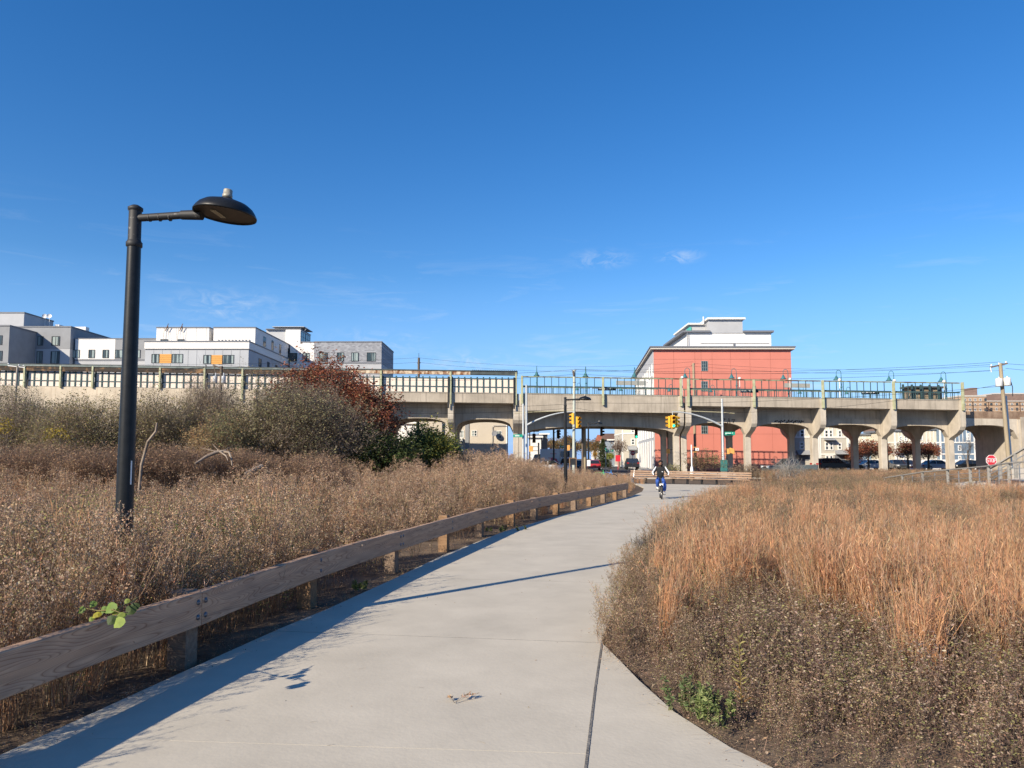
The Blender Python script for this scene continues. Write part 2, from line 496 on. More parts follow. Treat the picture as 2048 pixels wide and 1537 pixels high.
path['kind'] = 'structure'
def slab(L, Rr, z=0.02):
    m = MB(); poly = [Vector((x, y, 0)) for x, y in L + Rr[::-1]]
    n = len(poly)
    # tight bevel at the rim so joints read as real grooves
    cen = sum(poly, Vector()) / n
    m.prism([(p.x, p.y) for p in L and [Vector((x, y, 0)) for x, y in Rr] + [Vector((x, y, 0)) for x, y in L[::-1]]], -0.2, z)
    return m.build('slab', M_path, path)
def cut(P, y0, y1):
    """points of polyline P between two values of y"""
    out = []
    for i in range(len(P) - 1):
        (xa, ya), (xb, yb) = P[i], P[i + 1]
        for yy in (y0, y1):
            if ya <= yy < yb: out.append((xa + (xb - xa) * (yy - ya) / (yb - ya), yy))
        if y0 < yb < y1: out.append((xb, yb))
    out = sorted(set(out), key=lambda p: p[1]); return out
cuts = [(0.0, 0.0), (4.62, 4.36), (7.36, 6.90), (10.6, 10.1), (13.4, 12.6), (16.4, 15.3), (19.9, 18.4), (23.3, 21.7), (26.8, 25.0), (30.6, 28.4)]
cuts = [(a * GS, b * GS) for a, b in cuts]
for (a, b), (c, d) in zip(cuts[:-1], cuts[1:]):
    g = 0.011 if c > 5 else 0.0035
    slab(cut(PL, a, c - g), cut(PR, b, d - g))
    if c > 5:
        (xa, ya), (xb, yb) = cut(PL, c - 0.01, c + 1)[0], cut(PR, d - 0.01, d + 1)[0]
        m = MB(); m.add([(xa, ya - 0.004, 0.0196), (xb, yb - 0.004, 0.0196), (xb, yb + 0.0099, 0.0196), (xa, ya + 0.0099, 0.0196)], [(0, 1, 2, 3)]); m.build('joint_seal', M_seal, path)
# last slab widens into the bend in front of the bench
endL = cut(PL, 30.6 * GS, 48.5 * GS); endR = cut(PR, 28.4 * GS, 41.45 * GS)
far = [(12.2, 47.4), (15.8, 45.4)]
m = MB(); m.prism(endR + far[::-1] + endL[::-1], -0.2, 0.018); m.build('slab', M_path, path)
# flared slab beside the long sealed joint
FL = [(-0.212, 0.0), (0.148, 2.4), (0.448, 4.4), (0.628, 5.6), (0.83, 6.85)]
FR = [(3.6, 0.0), (2.3, 2.9), (1.62, 3.85), (1.30, 4.45), (1.10, 5.05), (0.98, 5.75), (0.90, 6.4)]
FL = [(x * GS, y * GS) for x, y in FL]; FR = [(x * GS * 0.975 + 0.012, y * GS) for x, y in FR]
m = MB(); m.prism(FR + FL[::-1], -0.2, 0.02); m.build('slab', M_path, path)
m = MB()
js = [(-0.221, 0.0), (0.139, 2.4), (0.439, 4.4), (0.619, 5.6), (0.832, 6.93)]
js = [(x * GS, y * GS) for x, y in js]
for i in range(len(js) - 1):
    seg = 40
    for k in range(seg):
        p, q = lerp2(js, i, k / seg), lerp2(js, i, (k + 1) / seg)
        w0 = 0.0085 + 0.0025 * noise.noise((p[1] * 40, 0, 0)); w1 = 0.0085 + 0.0025 * noise.noise((q[1] * 40, 0, 0))
        h = 0.024
        m.add([(p[0] - w0, p[1], h), (p[0] + w0, p[1], h), (q[0] + w1, q[1], h), (q[0] - w1, q[1], h)], [(0, 1, 2, 3)])
m.build('joint_seal', M_seal, path)

# ================================================================== timber guard rail
M_plank = wood_mat('weathered_plank', (0.53, 0.35, 0.23), (0.29, 0.165, 0.10))
M_post = wood_mat('timber_post', (0.31, 0.195, 0.11), (0.18, 0.105, 0.06), 1.4)
M_postg = wood_mat('greyed_timber_post', (0.27, 0.20, 0.145), (0.15, 0.10, 0.07), 1.4)
M_bolt = mat('galvanised_bolt', (0.17, 0.17, 0.18), 0.45, metal=0.8, var=0.3, scale=30)
PST = [(-3.62, 1.2), (-3.24, 3.75), (-2.78, 6.25), (-2.41, 8.8), (-1.85, 11.45), (-1.28, 14.0), (-0.73, 16.5), (-0.02, 18.95), (0.62, 21.0), (1.36, 22.95), (2.07, 24.9), (2.80, 26.9), (3.56, 29.0), (4.30, 31.0), (5.02, 33.0)]
PST = [(x * GS, y * GS) for x, y in PST]; PST[2] = (-2.83, 6.46)
rail = thing('guard_rail', 'long low timber guard rail curving along the left edge of the path', 'guard rail', (PST[2][0], PST[2][1], 0))
PT = 0.64; R0, R1 = 0.315, 0.60; TK = 0.085
def nrm_at(i):
    a = Vector(PST[max(0, i - 1)]); b = Vector(PST[min(len(PST) - 1, i + 1)])
    t = (b - a).normalized(); return Vector((t.y, -t.x)), t
for i, (x, y) in enumerate(PST):
    nn, t = nrm_at(i)
    m = MB(); hz = PT - (0.035 if i % 2 == 0 else 0.0) + 0.03 * noise.noise((i * 3.3, 1, 0))
    a = 0.085; c = Vector((x, y, 0))
    u, v = Vector((t.x, t.y, 0)), Vector((nn.x, nn.y, 0))
    # chamfered top
    pts = [(-a, -a), (a, -a), (a, a), (-a, a)]
    vv = [c + u * p + v * q + Vector((0, 0, -0.3)) for p, q in pts] + [c + u * p + v * q + Vector((0, 0, hz - 0.012)) for p, q in pts] + [c + u * p * 0.86 + v * q * 0.86 + Vector((0, 0, hz)) for p, q in pts]
    fs = [(0, 1, 5, 4), (1, 2, 6, 5), (2, 3, 7, 6), (3, 0, 4, 7), (4, 5, 9, 8), (5, 6, 10, 9), (6, 7, 11, 10), (7, 4, 8, 11), (8, 9, 10, 11)]
    if u.cross(v).z < 0: fs = [f[::-1] for f in fs]
    m.add(vv, fs)
    o = m.build('post', M_postg if i % 2 == 0 else M_post, rail)
FACE = []
for i, (x, y) in enumerate(PST):
    nn, t = nrm_at(i)
    FACE.append(Vector((x, y, 0)) + Vector((nn.x, nn.y, 0)) * 0.087)
for k in range(0, len(PST) - 2, 2):
    A, Bm, B2 = FACE[k], FACE[k + 1], FACE[k + 2]
    d = (B2 - A).normalized(); L = (B2 - A).length
    s = Vector((d.y, -d.x, 0))
    n = 10; ring = []
    # slightly bowed plank, chamfered edges; drawn along its own x axis
    me = MB()
    bow = (Bm - A).dot(s)
    verts = []
    prof = [(0.006, 0.0), (TK - 0.006, 0.0), (TK, 0.006), (TK, R1 - R0 - 0.008), (TK - 0.008, R1 - R0), (0.006, R1 - R0), (0.0, R1 - R0 - 0.006), (0.0, 0.006)]
    g = 0.004
    for q in range(n + 1):
        t = q / n; xx = g + (L - 2 * g) * t
        off = bow * 4 * t * (1 - t)
        sag = 0.004 * noise.noise((k * 5 + t * 6, 2, 0))
        for (a, b) in prof: verts.append((xx, -(off + a), R0 + b + sag))
    fs = [tuple(range(8)), tuple(range(n * 8 + 7, n * 8 - 1, -1))]
    for q in range(n):
        for j in range(8): fs.append((q * 8 + j, q * 8 + 8 + j, q * 8 + 8 + (j + 1) % 8, q * 8 + (j + 1) % 8))
    me.add(verts, fs)
    mesh = me.mesh('plank', M_plank)
    o = bpy.data.objects.new('plank', mesh); C.objects.link(o); o.parent = rail
    o.location = A - root_loc(rail); o.rotation_euler = (0, 0, math.atan2(d.y, d.x))
def bolt(c, ax):
    m = MB()
    m.lathe(c, ax, [(0.0, 0.012), (0.012, 0.012), (0.013, 0.005), (0.024, 0.004), (0.025, -0.001)], 10)
    m.build('bolt', M_bolt, rail)
for i in range(1, len(PST) - 1):
    nn, t = nrm_at(i); ax = Vector((nn.x, nn.y, 0)); u = Vector((t.x, t.y, 0))
    offs = (-0.055, 0.055) if i % 2 == 0 else (0.0,)
    for s_ in offs:
        for z in (0.395, 0.52):
            bolt(FACE[i] + ax * (TK + 0.001) + u * s_ + Vector((0, 0, z)), ax)

# ================================================================== park lamps
M_blk = mat('black_paint', (0.012, 0.0135, 0.015), 0.40, var=0.3, scale=14, spec=0.28, bump=0.03)
M_blk2 = mat('chipped_black_paint', (0.17, 0.165, 0.155), 0.6, col2=(0.020, 0.021, 0.023), scale=22, thr=(0.60, 0.74), spec=0.4)
M_led = mat('dull_lens', (0.045, 0.038, 0.03), 0.4, var=0.2, scale=20)
M_ledspot = mat('light_diode', (0.42, 0.37, 0.26), 0.35, var=0.2, scale=60)
M_cell = mat('zinc_photocell', (0.34, 0.32, 0.26), 0.5, metal=0.3, var=0.25, scale=25)
M_stick = mat('white_sticker', (0.75, 0.75, 0.72), 0.6, var=0.06)
def park_lamp(base, label, arm_az, H=4.05, lean=0.0, detail=True, roll=0.0, sticker=True):
    t = local_thing('park_lamp', label, 'street lamp', base, 0.0, 'black park lamps along the path')
    t.rotation_euler = (0, lean, 0)
    m = MB(); m.lathe((0, 0, -0.2), (0, 0, 1), [(0.088, 0), (0.085, 0.4), (0.061, H - 0.12)], 20); m.build('pole', M_blk, t)
    m = MB(); m.lathe((0, 0, H - 0.36), (0, 0, 1), [(0.064, -0.01), (0.073, 0.0), (0.073, 0.035), (0.064, 0.045), (0.058, 0.06), (0.057, 0.36)], 20)
    m.lathe((0, 0, H - 0.02), (0, 0, 1), [(0.057, 0), (0.068, 0.012), (0.068, 0.035), (0.03, 0.06), (0, 0.062)], 20)
    m.build('collar', M_blk2, t)
    ca, sa = math.cos(arm_az), math.sin(arm_az)
    u = Vector((ca, sa, 0)); zA = H - 0.085
    m = MB(); m.tube([u * 0.03 + Vector((0, 0, zA)), u * 0.54 + Vector((0, 0, zA + 0.02))], 0.036, 12)
    m.tube([u * 0.46 + Vector((0, 0, zA + 0.018)), u * 0.66 + Vector((0, 0, zA + 0.015))], [0.044, 0.05], 12)
    for q in (0.14, 0.24, 0.34): m.tube([u * q + Vector((0, 0, zA)), u * (q + 0.012) + Vector((0, 0, zA))], 0.0385, 12)
    m.build('arm', M_blk2, t)
    hc = u * 0.885 + Vector((0, 0, zA + 0.005))
    w = Vector((-sa, ca, 0))
    ax = (Vector((0, 0, 1)) + u * math.sin(roll)).normalized()
    m = MB(); m.lathe(hc, ax, [(0.272, 0.012), (0.288, -0.004), (0.290, 0.012), (0.272, 0.045), (0.245, 0.08), (0.20, 0.112), (0.13, 0.136), (0.07, 0.148), (0.05, 0.17), (0, 0.172)], 32)
    m.build('lamp_shade', M_blk, t)
    m = MB(); m.lathe(hc, ax, [(0.0, 0.016), (0.25, 0.014), (0.272, 0.012)], 32)
    lens = m.build('lens', M_led, t)
    if detail:
        m = MB(); side = ax.cross(w).normalized()
        for a in range(9):
            for b in range(3):
                c = hc + side * (0.05 + 0.018 * b) + w * (-0.1 + 0.025 * a) - ax * 0.0
                m.obox(c, side, w, ax, (-0.007, 0.007), (-0.009, 0.009), (0.004, 0.012))
        m.build('diodes', M_ledspot, lens)
    m = MB(); m.lathe(hc + ax * 0.165, ax, [(0.035, 0), (0.046, 0.015), (0.046, 0.035), (0.041, 0.037), (0.041, 0.078), (0.036, 0.086), (0, 0.087)], 16)
    m.build('photocell', M_cell, t)
    if sticker:
        m = MB(); m.add([(0.0785 * math.cos(q), 0.0785 * math.sin(q), z) for z in (1.50, 1.72) for q in (-0.58, -0.40)], [(0, 1, 3, 2)])
        m.build('sticker', M_stick, t)
    return t
lb = Vector((-3.60, 6.90, 0))
park_lamp(lb, 'tall black park lamp nearest the camera, rising from weeds behind the guard rail', R(-4), H=4.12, lean=R(-0.1), roll=R(6))
lb2 = W(1131, 900, 33.0); lb2.z = 0
park_lamp(lb2, 'black park lamp in the middle distance before the pale green utility pole', R(0), H=4.42, roll=R(2), detail=False, sticker=False)
lb3 = W(1177, 900, 61.0); lb3.z = 0
park_lamp(lb3, 'farther black park lamp with a white notice low on its pole', R(-5), H=4.62, roll=R(2), detail=False, sticker=False)
for o in [o for o in bpy.data.objects if o.parent and o.parent.name == 'park_lamp.002' and o.name.startswith('pole')]: pass
m = MB(); m.obox((lb3.x, lb3.y - 0.1, 0), (1, 0, 0), (0, 1, 0), (0, 0, 1), (-0.14, 0.14), (-0.01, 0.01), (1.05, 1.55))
single(m, 'pole_notice', M_stick, 'small white notice fixed low on a far lamp pole', 'notice', (lb3.x, lb3.y - 0.1, 1.05))
lb4 = W(1059.5, 900, 92.0); lb4.z = 0
park_lamp(lb4, 'smallest black lamp, seen under the wide span at its left end', R(0), H=5.05, roll=R(0), detail=False, sticker=False)

# ================================================================== long slatted bench
M_slat = wood_mat('bench_slat', (0.40, 0.275, 0.19), (0.28, 0.18, 0.12), 1.0)
M_stl = mat('galvanised_steel', (0.42, 0.44, 0.45), 0.4, metal=0.7, var=0.12, scale=10)
M_dk = mat('dark_steel', (0.035, 0.037, 0.04), 0.5, metal=0.3, var=0.2)
A = Vector((7.9, 50.3, 0)); B = Vector((14.9, 46.3, -0.08))
bench = thing('long_bench', 'very long slatted timber bench with backrest at the bend of the path', 'bench', A)
d = (B - A).normalized(); L = (B - A).length; s = Vector((-d.y, d.x, 0)).normalized()   # s: away from the path
up = Vector((0, 0, 1))
for (so, z, w, h) in ((0.0, 0.42, 0.11, 0.05), (0.14, 0.42, 0.11, 0.05), (0.28, 0.42, 0.11, 0.05), (0.40, 0.55, 0.045, 0.10), (0.44, 0.69, 0.045, 0.10), (0.48, 0.83, 0.045, 0.10)):
    n = 4
    for k in range(n):
        mm = MB(); mm.bbox((0, 0, 0), (1, 0, 0), (0, 1, 0), (0, 0, 1), (0.004, L / n - 0.004), (-w / 2, w / 2), (-h / 2, h / 2), 0.006)
        o = bpy.data.objects.new('slat', mm.mesh('slat', M_slat)); C.objects.link(o); o.parent = bench
        o.location = d * (L / n * k) + s * so + up * z
        o.rotation_euler = (0, -math.asin(d.z), math.atan2(d.y, d.x))
for k in range(9):
    q = A + d * (0.25 + (L - 0.5) * k / 8); mm = MB()
    mm.beam(q + s * 0.02 + up * 0.0, q + s * 0.02 + up * 0.39, 0.06, 0.06); mm.beam(q + s * 0.30, q + s * 0.30 + up * 0.39, 0.06, 0.06)
    mm.beam(q - s * 0.04 + up * 0.375, q + s * 0.36 + up * 0.375, 0.05, 0.03); mm.beam(q + s * 0.34 + up * 0.38, q + s * 0.54 + up * 0.9, 0.05, 0.05)
    mm.build('support', M_stl if k == 0 else M_dk, bench)
# ================================================================== the concrete railway viaduct
M_con = concrete('viaduct_concrete', (0.42, 0.37, 0.30), (0.19, 0.165, 0.135), scale=0.55)
M_con2 = concrete('column_concrete', (0.50, 0.445, 0.365), (0.32, 0.28, 0.225), scale=0.7)
M_rust = mat('rusty_cream_paint', (0.62, 0.52, 0.38), 0.8, col2=(0.20, 0.085, 0.035), scale=2.2, thr=(0.42, 0.60), stretch=(1, 1, 0.6))
M_pgreen = mat('pale_green_paint', (0.42, 0.44, 0.29), 0.6, col2=(0.31, 0.30, 0.17), scale=1.8, thr=(0.3, 0.6))
M_grail = mat('flaking_green_rail', (0.24, 0.28, 0.18), 0.7, col2=(0.10, 0.06, 0.035), scale=1.4, thr=(0.40, 0.56))
M_teal = mat('teal_paint', (0.038, 0.075, 0.08), 0.55, var=0.25, scale=3)
M_cream = mat('cream_panel', (0.72, 0.62, 0.52), 0.65, var=0.05, scale=2)
M_roofd = mat('dark_canopy', (0.07, 0.085, 0.085), 0.8, var=0.3, scale=2)
M_fascia = mat('canopy_fascia', (0.17, 0.205, 0.195), 0.7, var=0.2, scale=1.5)

XA, XB = -75.0, 62.0
def T(x): return 8.43 - 0.0150 * (x - 1.1)        # top of the platform parapet
YF, YC, YR, YB = 77.5, 80.0, 86.6, 89.2           # platform face, front columns, rear columns, rear face
CW = 0.63
via = thing('railway_viaduct', 'long concrete railway viaduct on arched columns with a station platform', 'viaduct', (0, 80, 0))
rear = [-64.9, -57.6, -50.3, -43.0, -35.7, -28.4, -21.1, -13.8]
COLS = rear + [-6.46, 0.43, 1.06, 17.80, 18.58, 25.5, 32.75, 40.2, 47.45]
SPANS = list(zip(COLS[:-1], COLS[1:])) + [(-72.2, -64.9)]

def arch_profile(x0, x1, crown, spring, top_l, top_r, n=14, p=2.6):
    """front elevation of one arched beam: (x,z) outline"""
    pts = []
    for i in range(n + 1):
        t = -1 + 2 * i / n
        x = (x0 + x1) / 2 + t * (x1 - x0) / 2
        z = spring + (crown - spring) * (1 - abs(t) ** p) ** (1 / p if p < 3 else 0.5)
        pts.append((x, z))
    pts[0] = (x0, spring); pts[-1] = (x1, spring)
    return pts + [(x1, top_r), (x0, top_l)]

for yc, front in ((YC, True), (YR, False)):
    for x in COLS:
        wide = x in (0.43, 1.06, 17.80, 18.58)
        m = MB(); h = T(x) - 3.85; w = (0.60 if wide else CW) / 2
        m.bbox((x, yc, 0), (0, 0, 1), (1, 0, 0), (0, 1, 0), (-0.3, h), (-w, w), (-0.36, 0.36), 0.03)
        m.build('column', M_con2, via)
    for x0, x1 in SPANS:
        if x1 - x0 < 2: continue
        w = CW / 2
        big = x1 - x0 > 10
        tl, tr = T(x0) - 1.02, T(x1) - 1.02
        if big:
            xm0, xm1 = x0 + 0.3, x1 - 0.3
            crown = 5.12; sp0 = 4.42
            pts = arch_profile(xm0, xm1, crown, sp0, tl, tr, 18, 2.0)
        else:
            xm0, xm1 = x0 + w, x1 - w
            zt = T((x0 + x1) / 2)
            pts = arch_profile(xm0, xm1, zt - 2.60, zt - 3.86, tl, tr, 18, 2.5)
        m = MB(); m.extrude([(x, yc - 0.33, z) for x, z in pts], (0, 0.66, 0))
        if front and not big:                       # projecting lower band of the beam
            zt = T((x0 + x1) / 2) - 1.95
            low = [(x, z) for x, z in pts[:-2]]
            m.extrude([(x, yc - 0.40, z) for x, z in low] + [(xm1, yc - 0.40, T(xm1) - 1.95), (xm0, yc - 0.40, T(xm0) - 1.95)], (0, 0.072, 0))
        m.build('arch_beam', M_con, via)
    for x in COLS:                                   # solid over the column head
        m = MB(); w = (0.60 if x in (0.43, 1.06, 17.80, 18.58) else CW) / 2
        m.box(x - w, x + w, yc - 0.335, yc + 0.335, T(x) - 3.86, T(x) - 1.01); m.build('column_head', M_con2, via)

# deck and cross girders
for k, (a, b) in enumerate(((XA, 0.75), (0.75, 18.2), (18.2, 47.9))):
    m = MB()
    m.add([(a + .01, YF + 0.3, T(a) - 1.0), (b - .01, YF + 0.3, T(b) - 1.0), (b - .01, YB, T(b) - 1.0), (a + .01, YB, T(a) - 1.0), (a + .01, YF + 0.3, T(a) - 0.62), (b - .01, YF + 0.3, T(b) - 0.62), (b - .01, YB, T(b) - 0.62), (a + .01, YB, T(a) - 0.62)],
          [(0, 3, 2, 1), (4, 5, 6, 7), (0, 1, 5, 4), (1, 2, 6, 5), (2, 3, 7, 6), (3, 0, 4, 7)])
    m.build('deck', M_con, via)
for x in COLS:
    m = MB(); m.box(x - 0.25, x + 0.25, YC + 0.335, YR - 0.335, T(x) - 2.4, T(x) - 1.01); m.build('cross_beam', M_con, via)

# parapet, one piece per bay
def slanted(m, a, b, y0, y1, lo, hi):
    m.add([(a, y0, T(a) + lo), (b, y0, T(b) + lo), (b, y1, T(b) + lo), (a, y1, T(a) + lo), (a, y0, T(a) + hi), (b, y0, T(b) + hi), (b, y1, T(b) + hi), (a, y1, T(a) + hi)],
          [(0, 3, 2, 1), (4, 5, 6, 7), (0, 1, 5, 4), (1, 2, 6, 5), (2, 3, 7, 6), (3, 0, 4, 7)])
POSTX = []
bays = sorted(set([(a, b) for a, b in SPANS]))
PX = lambda x: x * YF / YC * 1.0                     # post line: brackets run straight out from the columns
edges = sorted(COLS + [-72.2])
for a, b in zip(edges[:-1], edges[1:]):
    if b - a < 2: continue
    deep = b - a > 10
    lo = -1.76 if deep else -0.98
    for (y0, y1) in ((YF, YF + 0.3), (YB - 0.3, YB)):
        m = MB(); slanted(m, a + 0.30, b - 0.30, y0, y1, lo, 0.0); slanted(m, a + 0.30, b - 0.30, y0 - 0.05, y1 + 0.05, 0.0, 0.07)
        m.build('parapet', M_con, via)
    if deep:
        m = MB(); slanted(m, a + 0.3, b - 0.3, YF + 0.3, YC - 0.33, -1.3, -0.98); m.build('soffit_slab', M_con, via)
# brackets carrying the platform edge
for x in [q for q in edges if q > -27.5]:
    for sgn, y_in, y_out in ((-1, YC - 0.30, YF - 0.12), (1, YR + 0.30, YB + 0.12)):
        t0 = T(x); w = 0.29
        prof = [(y_in, -0.99), (y_out, -0.99), (y_out, -2.35), (y_out - sgn * 0.05, -2.75), (y_out - sgn * 0.28, -3.1), (y_out - sgn * 0.75, -3.42), (y_out - sgn * 1.35, -3.66), (y_out - sgn * 1.9, -3.85), (y_in, -4.15)]
        m = MB(); m.extrude([(x - w, y, t0 + z) for y, z in prof], (2 * w, 0, 0)); m.build('bracket', M_con2, via)
        m = MB(); m.box(x - w, x + w, min(y_out, y_out - sgn * 0.47), max(y_out, y_out - sgn * 0.47), t0 - 0.989, t0 + 0.02); m.build('pilaster', M_con2, via)

# green steel posts
M_post_h = 1.92
def steel_post(x, y, z0, z1, w=0.24):
    m = MB(); m.box(x - w / 2, x + w / 2, y - 0.10, y + 0.10, z0, z1); m.box(x - w / 2 + 0.03, x + w / 2 - 0.03, y - 0.13, y - 0.1, z0, z1)
    m.build('steel_post', M_pgreen, via)
RX = [1.06, 17.80, 18.58, 25.5, 32.75, 40.2, 47.45]
for x in RX + [9.6]:
    steel_post(x, YF - 0.24, T(x) - 1.05, T(x) + 1.92)
LX = [0.42, -6.46, -13.8, -21.1, -28.4, -32.4, -37.1, -44.2, -47.6, -51.4]
for x in LX:
    steel_post(x, YF - 0.24, T(x) - (1.2 if x > -30 else 0.05), T(x) + 2.25, 0.22)
m = MB()
for x in (0.22, -6.68): m.tube([(x, YF - 0.42, T(x) - 1.6), (x, YF - 0.42, T(x) + 1.7)], 0.09, 8)
m.build('downpipe', M_dk, via)

# open railing east of the station house
def rail_bay(a, b, y):
    g = bpy.data.objects.new('railing', None); C.objects.link(g); g.parent = via
    m = MB(); slanted(m, a, b, y - 0.05, y + 0.05, 1.80, 1.92); g2 = m.build('top_rail', M_grail, via); g2.parent = g
    m = MB(); slanted(m, a, b, y - 0.03, y + 0.03, 0.78, 0.92); o = m.build('middle_rail', M_teal, via); o.parent = g
    m = MB(); slanted(m, a, b, y - 0.03, y + 0.03, 0.07, 0.13); o = m.build('bottom_rail', M_teal, via); o.parent = g
    n = max(2, int(round((b - a) / 0.74)))
    for k in range(1, n):
        x = a + (b - a) * k / n
        m = MB(); m.box(x - 0.035, x + 0.035, y - 0.025, y + 0.025, T(x) + 0.08, T(x) + 1.81); o = m.build('upright', M_teal, via); o.parent = g
    m = MB(); n2 = n * 2
    for k in range(n2):
        x = a + (b - a) * (k + 0.5) / n2
        m.box(x - 0.02, x + 0.02, y - 0.015, y + 0.015, T(x) + 0.1, T(x) + 0.8)
    o = m.build('picket', M_teal, via); o.parent = g
for a, b in zip(sorted(RX + [9.6])[:-1], sorted(RX + [9.6])[1:]):
    if b - a > 1:
        rail_bay(a + 0.12, b - 0.12, YF + 0.05)
        rail_bay(a + 0.12, b - 0.12, YB - 0.15)
# cream windscreen panels of the station house, in teal framing
def screen(a, b, y, face):
    p = 0.685; n = max(1, int(round((b - a) / p))); p = (b - a) / n
    pane0 = None
    g = bpy.data.objects.new('windscreen', None); C.objects.link(g); g.parent = via
    for k in range(n):
        x0, x1 = a + k * p + 0.075, a + (k + 1) * p - 0.075
        for lo, hi in ((0.10, 0.62), (0.74, 1.52)):
            zz = T((x0 + x1) / 2)
            m = MB(); m.box(x0, x1, y, y + 0.03, zz + lo, zz + hi)
            o = m.build('panel', M_cream, via); o.parent = g
    m = MB()
    for k in range(n + 1):
        x = a + k * p; m.box(x - 0.07, x + 0.07, y - 0.06, y + 0.06, T(x) + 0.05, T(x) + 1.75)  # mullions widened so the teal also covers the shadow beside each frame
    slanted(m, a, b, y - 0.045, y + 0.05, 0.03, 0.10); slanted(m, a, b, y - 0.045, y + 0.05, 0.63, 0.73); slanted(m, a, b, y - 0.045, y + 0.05, 1.53, 1.62)
    o = m.build('frame_and_shadow', M_teal, via); o.parent = g
SX = sorted([-72.0, -66.0, -58.5] + LX)
for a, b in zip(SX[:-1], SX[1:]):
    screen(a + 0.14, b - 0.14, YF + 0.05, True)
for a, b in ((-70, -48), (-47.5, -25), (-24.5, 0.3)):
    m = MB(); slanted(m, a, b, YB - 0.2, YB - 0.14, 0.05, 1.7); m.build('rear_screen', M_cream, via)
# canopy over the platform: rusted cream fascia, dark roof further left
m = MB(); slanted(m, -17.2, -4.4, YF - 0.25, YF - 0.1, 1.94, 2.26); m.build('fascia', M_rust, via)
m = MB(); slanted(m, -75, -17.2, YF - 0.35, YF - 0.2, 2.165, 2.305); m.build('fascia', M_fascia, via)
m = MB(); slanted(m, -75, -17.2, YF - 0.28, YF - 0.17, 1.66, 2.16); m.build('fascia', mat('shade_and_rust_board', (0.30, 0.17, 0.08), 0.85, col2=(0.05, 0.04, 0.032), scale=1.5, thr=(0.5, 0.72)), via)  # board coloured dark to stand for the shaded canopy underside, with rust flecks
m = MB(); slanted(m, -4.4, 0.55, YF - 0.35, YF - 0.15, 1.95, 2.25); m.build('fascia', M_roofd, via)
m = MB(); slanted(m, -75, 0.6, YF - 0.25, YF + 3.4, 2.31, 2.42); m.build('canopy_roof', M_roofd, via)
m = MB(); slanted(m, -75, -18, YB - 3.2, YB + 0.3, 2.31, 2.42); m.build('canopy_roof', M_roofd, via)
m = MB()
for k in range(24):
    x = -4.2 + k * 0.2; m.box(x, x + 0.1, YF - 0.4, YF - 0.2, T(x) + 2.43, T(x) + 2.47)
m.build('roof_ribs', M_fascia, via)
# shelters and boards on the platform
for (x0, x1, y) in ((11.2, 14.4, YF + 1.2), (29.3, 32.0, YF + 1.2)):
    m = MB(); slanted(m, x0, x1, y, y + 0.15, 1.25, 1.7); m.build('shelter_board', mat('grey_shelter', (0.30, 0.31, 0.29), 0.7), via)
# station shelter at the platform's end
m = MB(); slanted(m, 43.0, 46.3, YF + 1.5, YF + 3.0, 0.0, 1.45); m.build('end_shelter', mat('brown_shelter', (0.25, 0.2, 0.14), 0.8, var=0.3, scale=1.5), via)
m = MB(); slanted(m, 42.6, 46.6, YF + 1.2, YF + 3.1, 1.46, 1.62); m.build('shelter_roof', M_roofd, via)
for k in range(5):
    x = 41.9 + k * 0.95; m = MB(); m.box(x - 0.09, x + 0.09, YF + 1.0, YF + 1.15, T(x), T(x) + 1.75); m.build('shelter_post', M_teal, via)
# graffiti marks on the beam, plain dark strokes
M_ink = mat('black_spray', (0.02, 0.02, 0.022), 0.8)
m = MB()
def stroke(pts, r=0.05): m.tube(pts, r, 4)
yg = YC - 0.405
for pts in ([(24.0, 6.15), (24.05, 5.5)], [(24.05, 6.1), (24.4, 6.0), (24.1, 5.8)], [(24.6, 5.5), (24.75, 6.1), (24.9, 5.45)], [(25.05, 5.9), (25.4, 5.95), (25.2, 5.6)]):
    stroke([(x - 1.3, yg, z - 0.1) for x, z in pts])
m.build('graffiti', M_ink, via)
m = MB()
for k in range(16):
    x = 28.4 + k * 0.2; m.tube([(x, yg, 5.55 + 0.12 * math.sin(k * 1.7)), (x + 0.14, yg, 5.72 + 0.1 * math.sin(k * 2.9))], 0.06, 4)
m.build('graffiti', M_ink, via)
# narrower approach span past the platform end
m = MB()
x0, x1 = 47.45 + CW / 2, 54.7
pts = arch_profile(x0, x1, 5.25, 3.75, 6.0, 5.9, 16, 2.4)
m.extrude([(x, YC - 0.36, z) for x, z in pts], (0, 0.7, 0)); m.build('arch_beam', M_con2, via)
m = MB(); m.extrude([(x, YR - 0.36, z) for x, z in pts], (0, 0.7, 0)); m.build('arch_beam', M_con, via)
m = MB(); m.box(54.7, 75, YC - 0.5, YR + 0.5, -0.3, 5.86); m.build('abutment', M_con2, via)
m = MB(); m.box(54.9, 56.9, YC - 0.62, YC - 0.5, -0.3, 6.1); m.build('pilaster', M_con, via)
m = MB(); m.box(47.9, 75, YC - 0.3, YR + 0.3, 5.6, 5.86); m.build('deck', M_con, via)
m = MB(); m.box(48.1, 75, YC - 0.32, YC - 0.1, 5.87, 6.72); m.build('parapet', mat('rusty_guard_board', (0.33, 0.24, 0.17), 0.9, col2=(0.13, 0.08, 0.055), scale=1.6, stretch=(1, 1, 0.7)), via)
M_rr = mat('rusted_rail', (0.13, 0.075, 0.05), 0.85, var=0.3, scale=4)
m = MB()
for z in (6.95, 7.35, 7.75): m.box(48.1, 75, YC - 0.3, YC - 0.25, z, z + 0.06)
for k in range(16): m.box(48.3 + k * 1.7, 48.36 + k * 1.7, YC - 0.31, YC - 0.24, 6.7, 7.8)
m.build('approach_railing', M_rr, via)
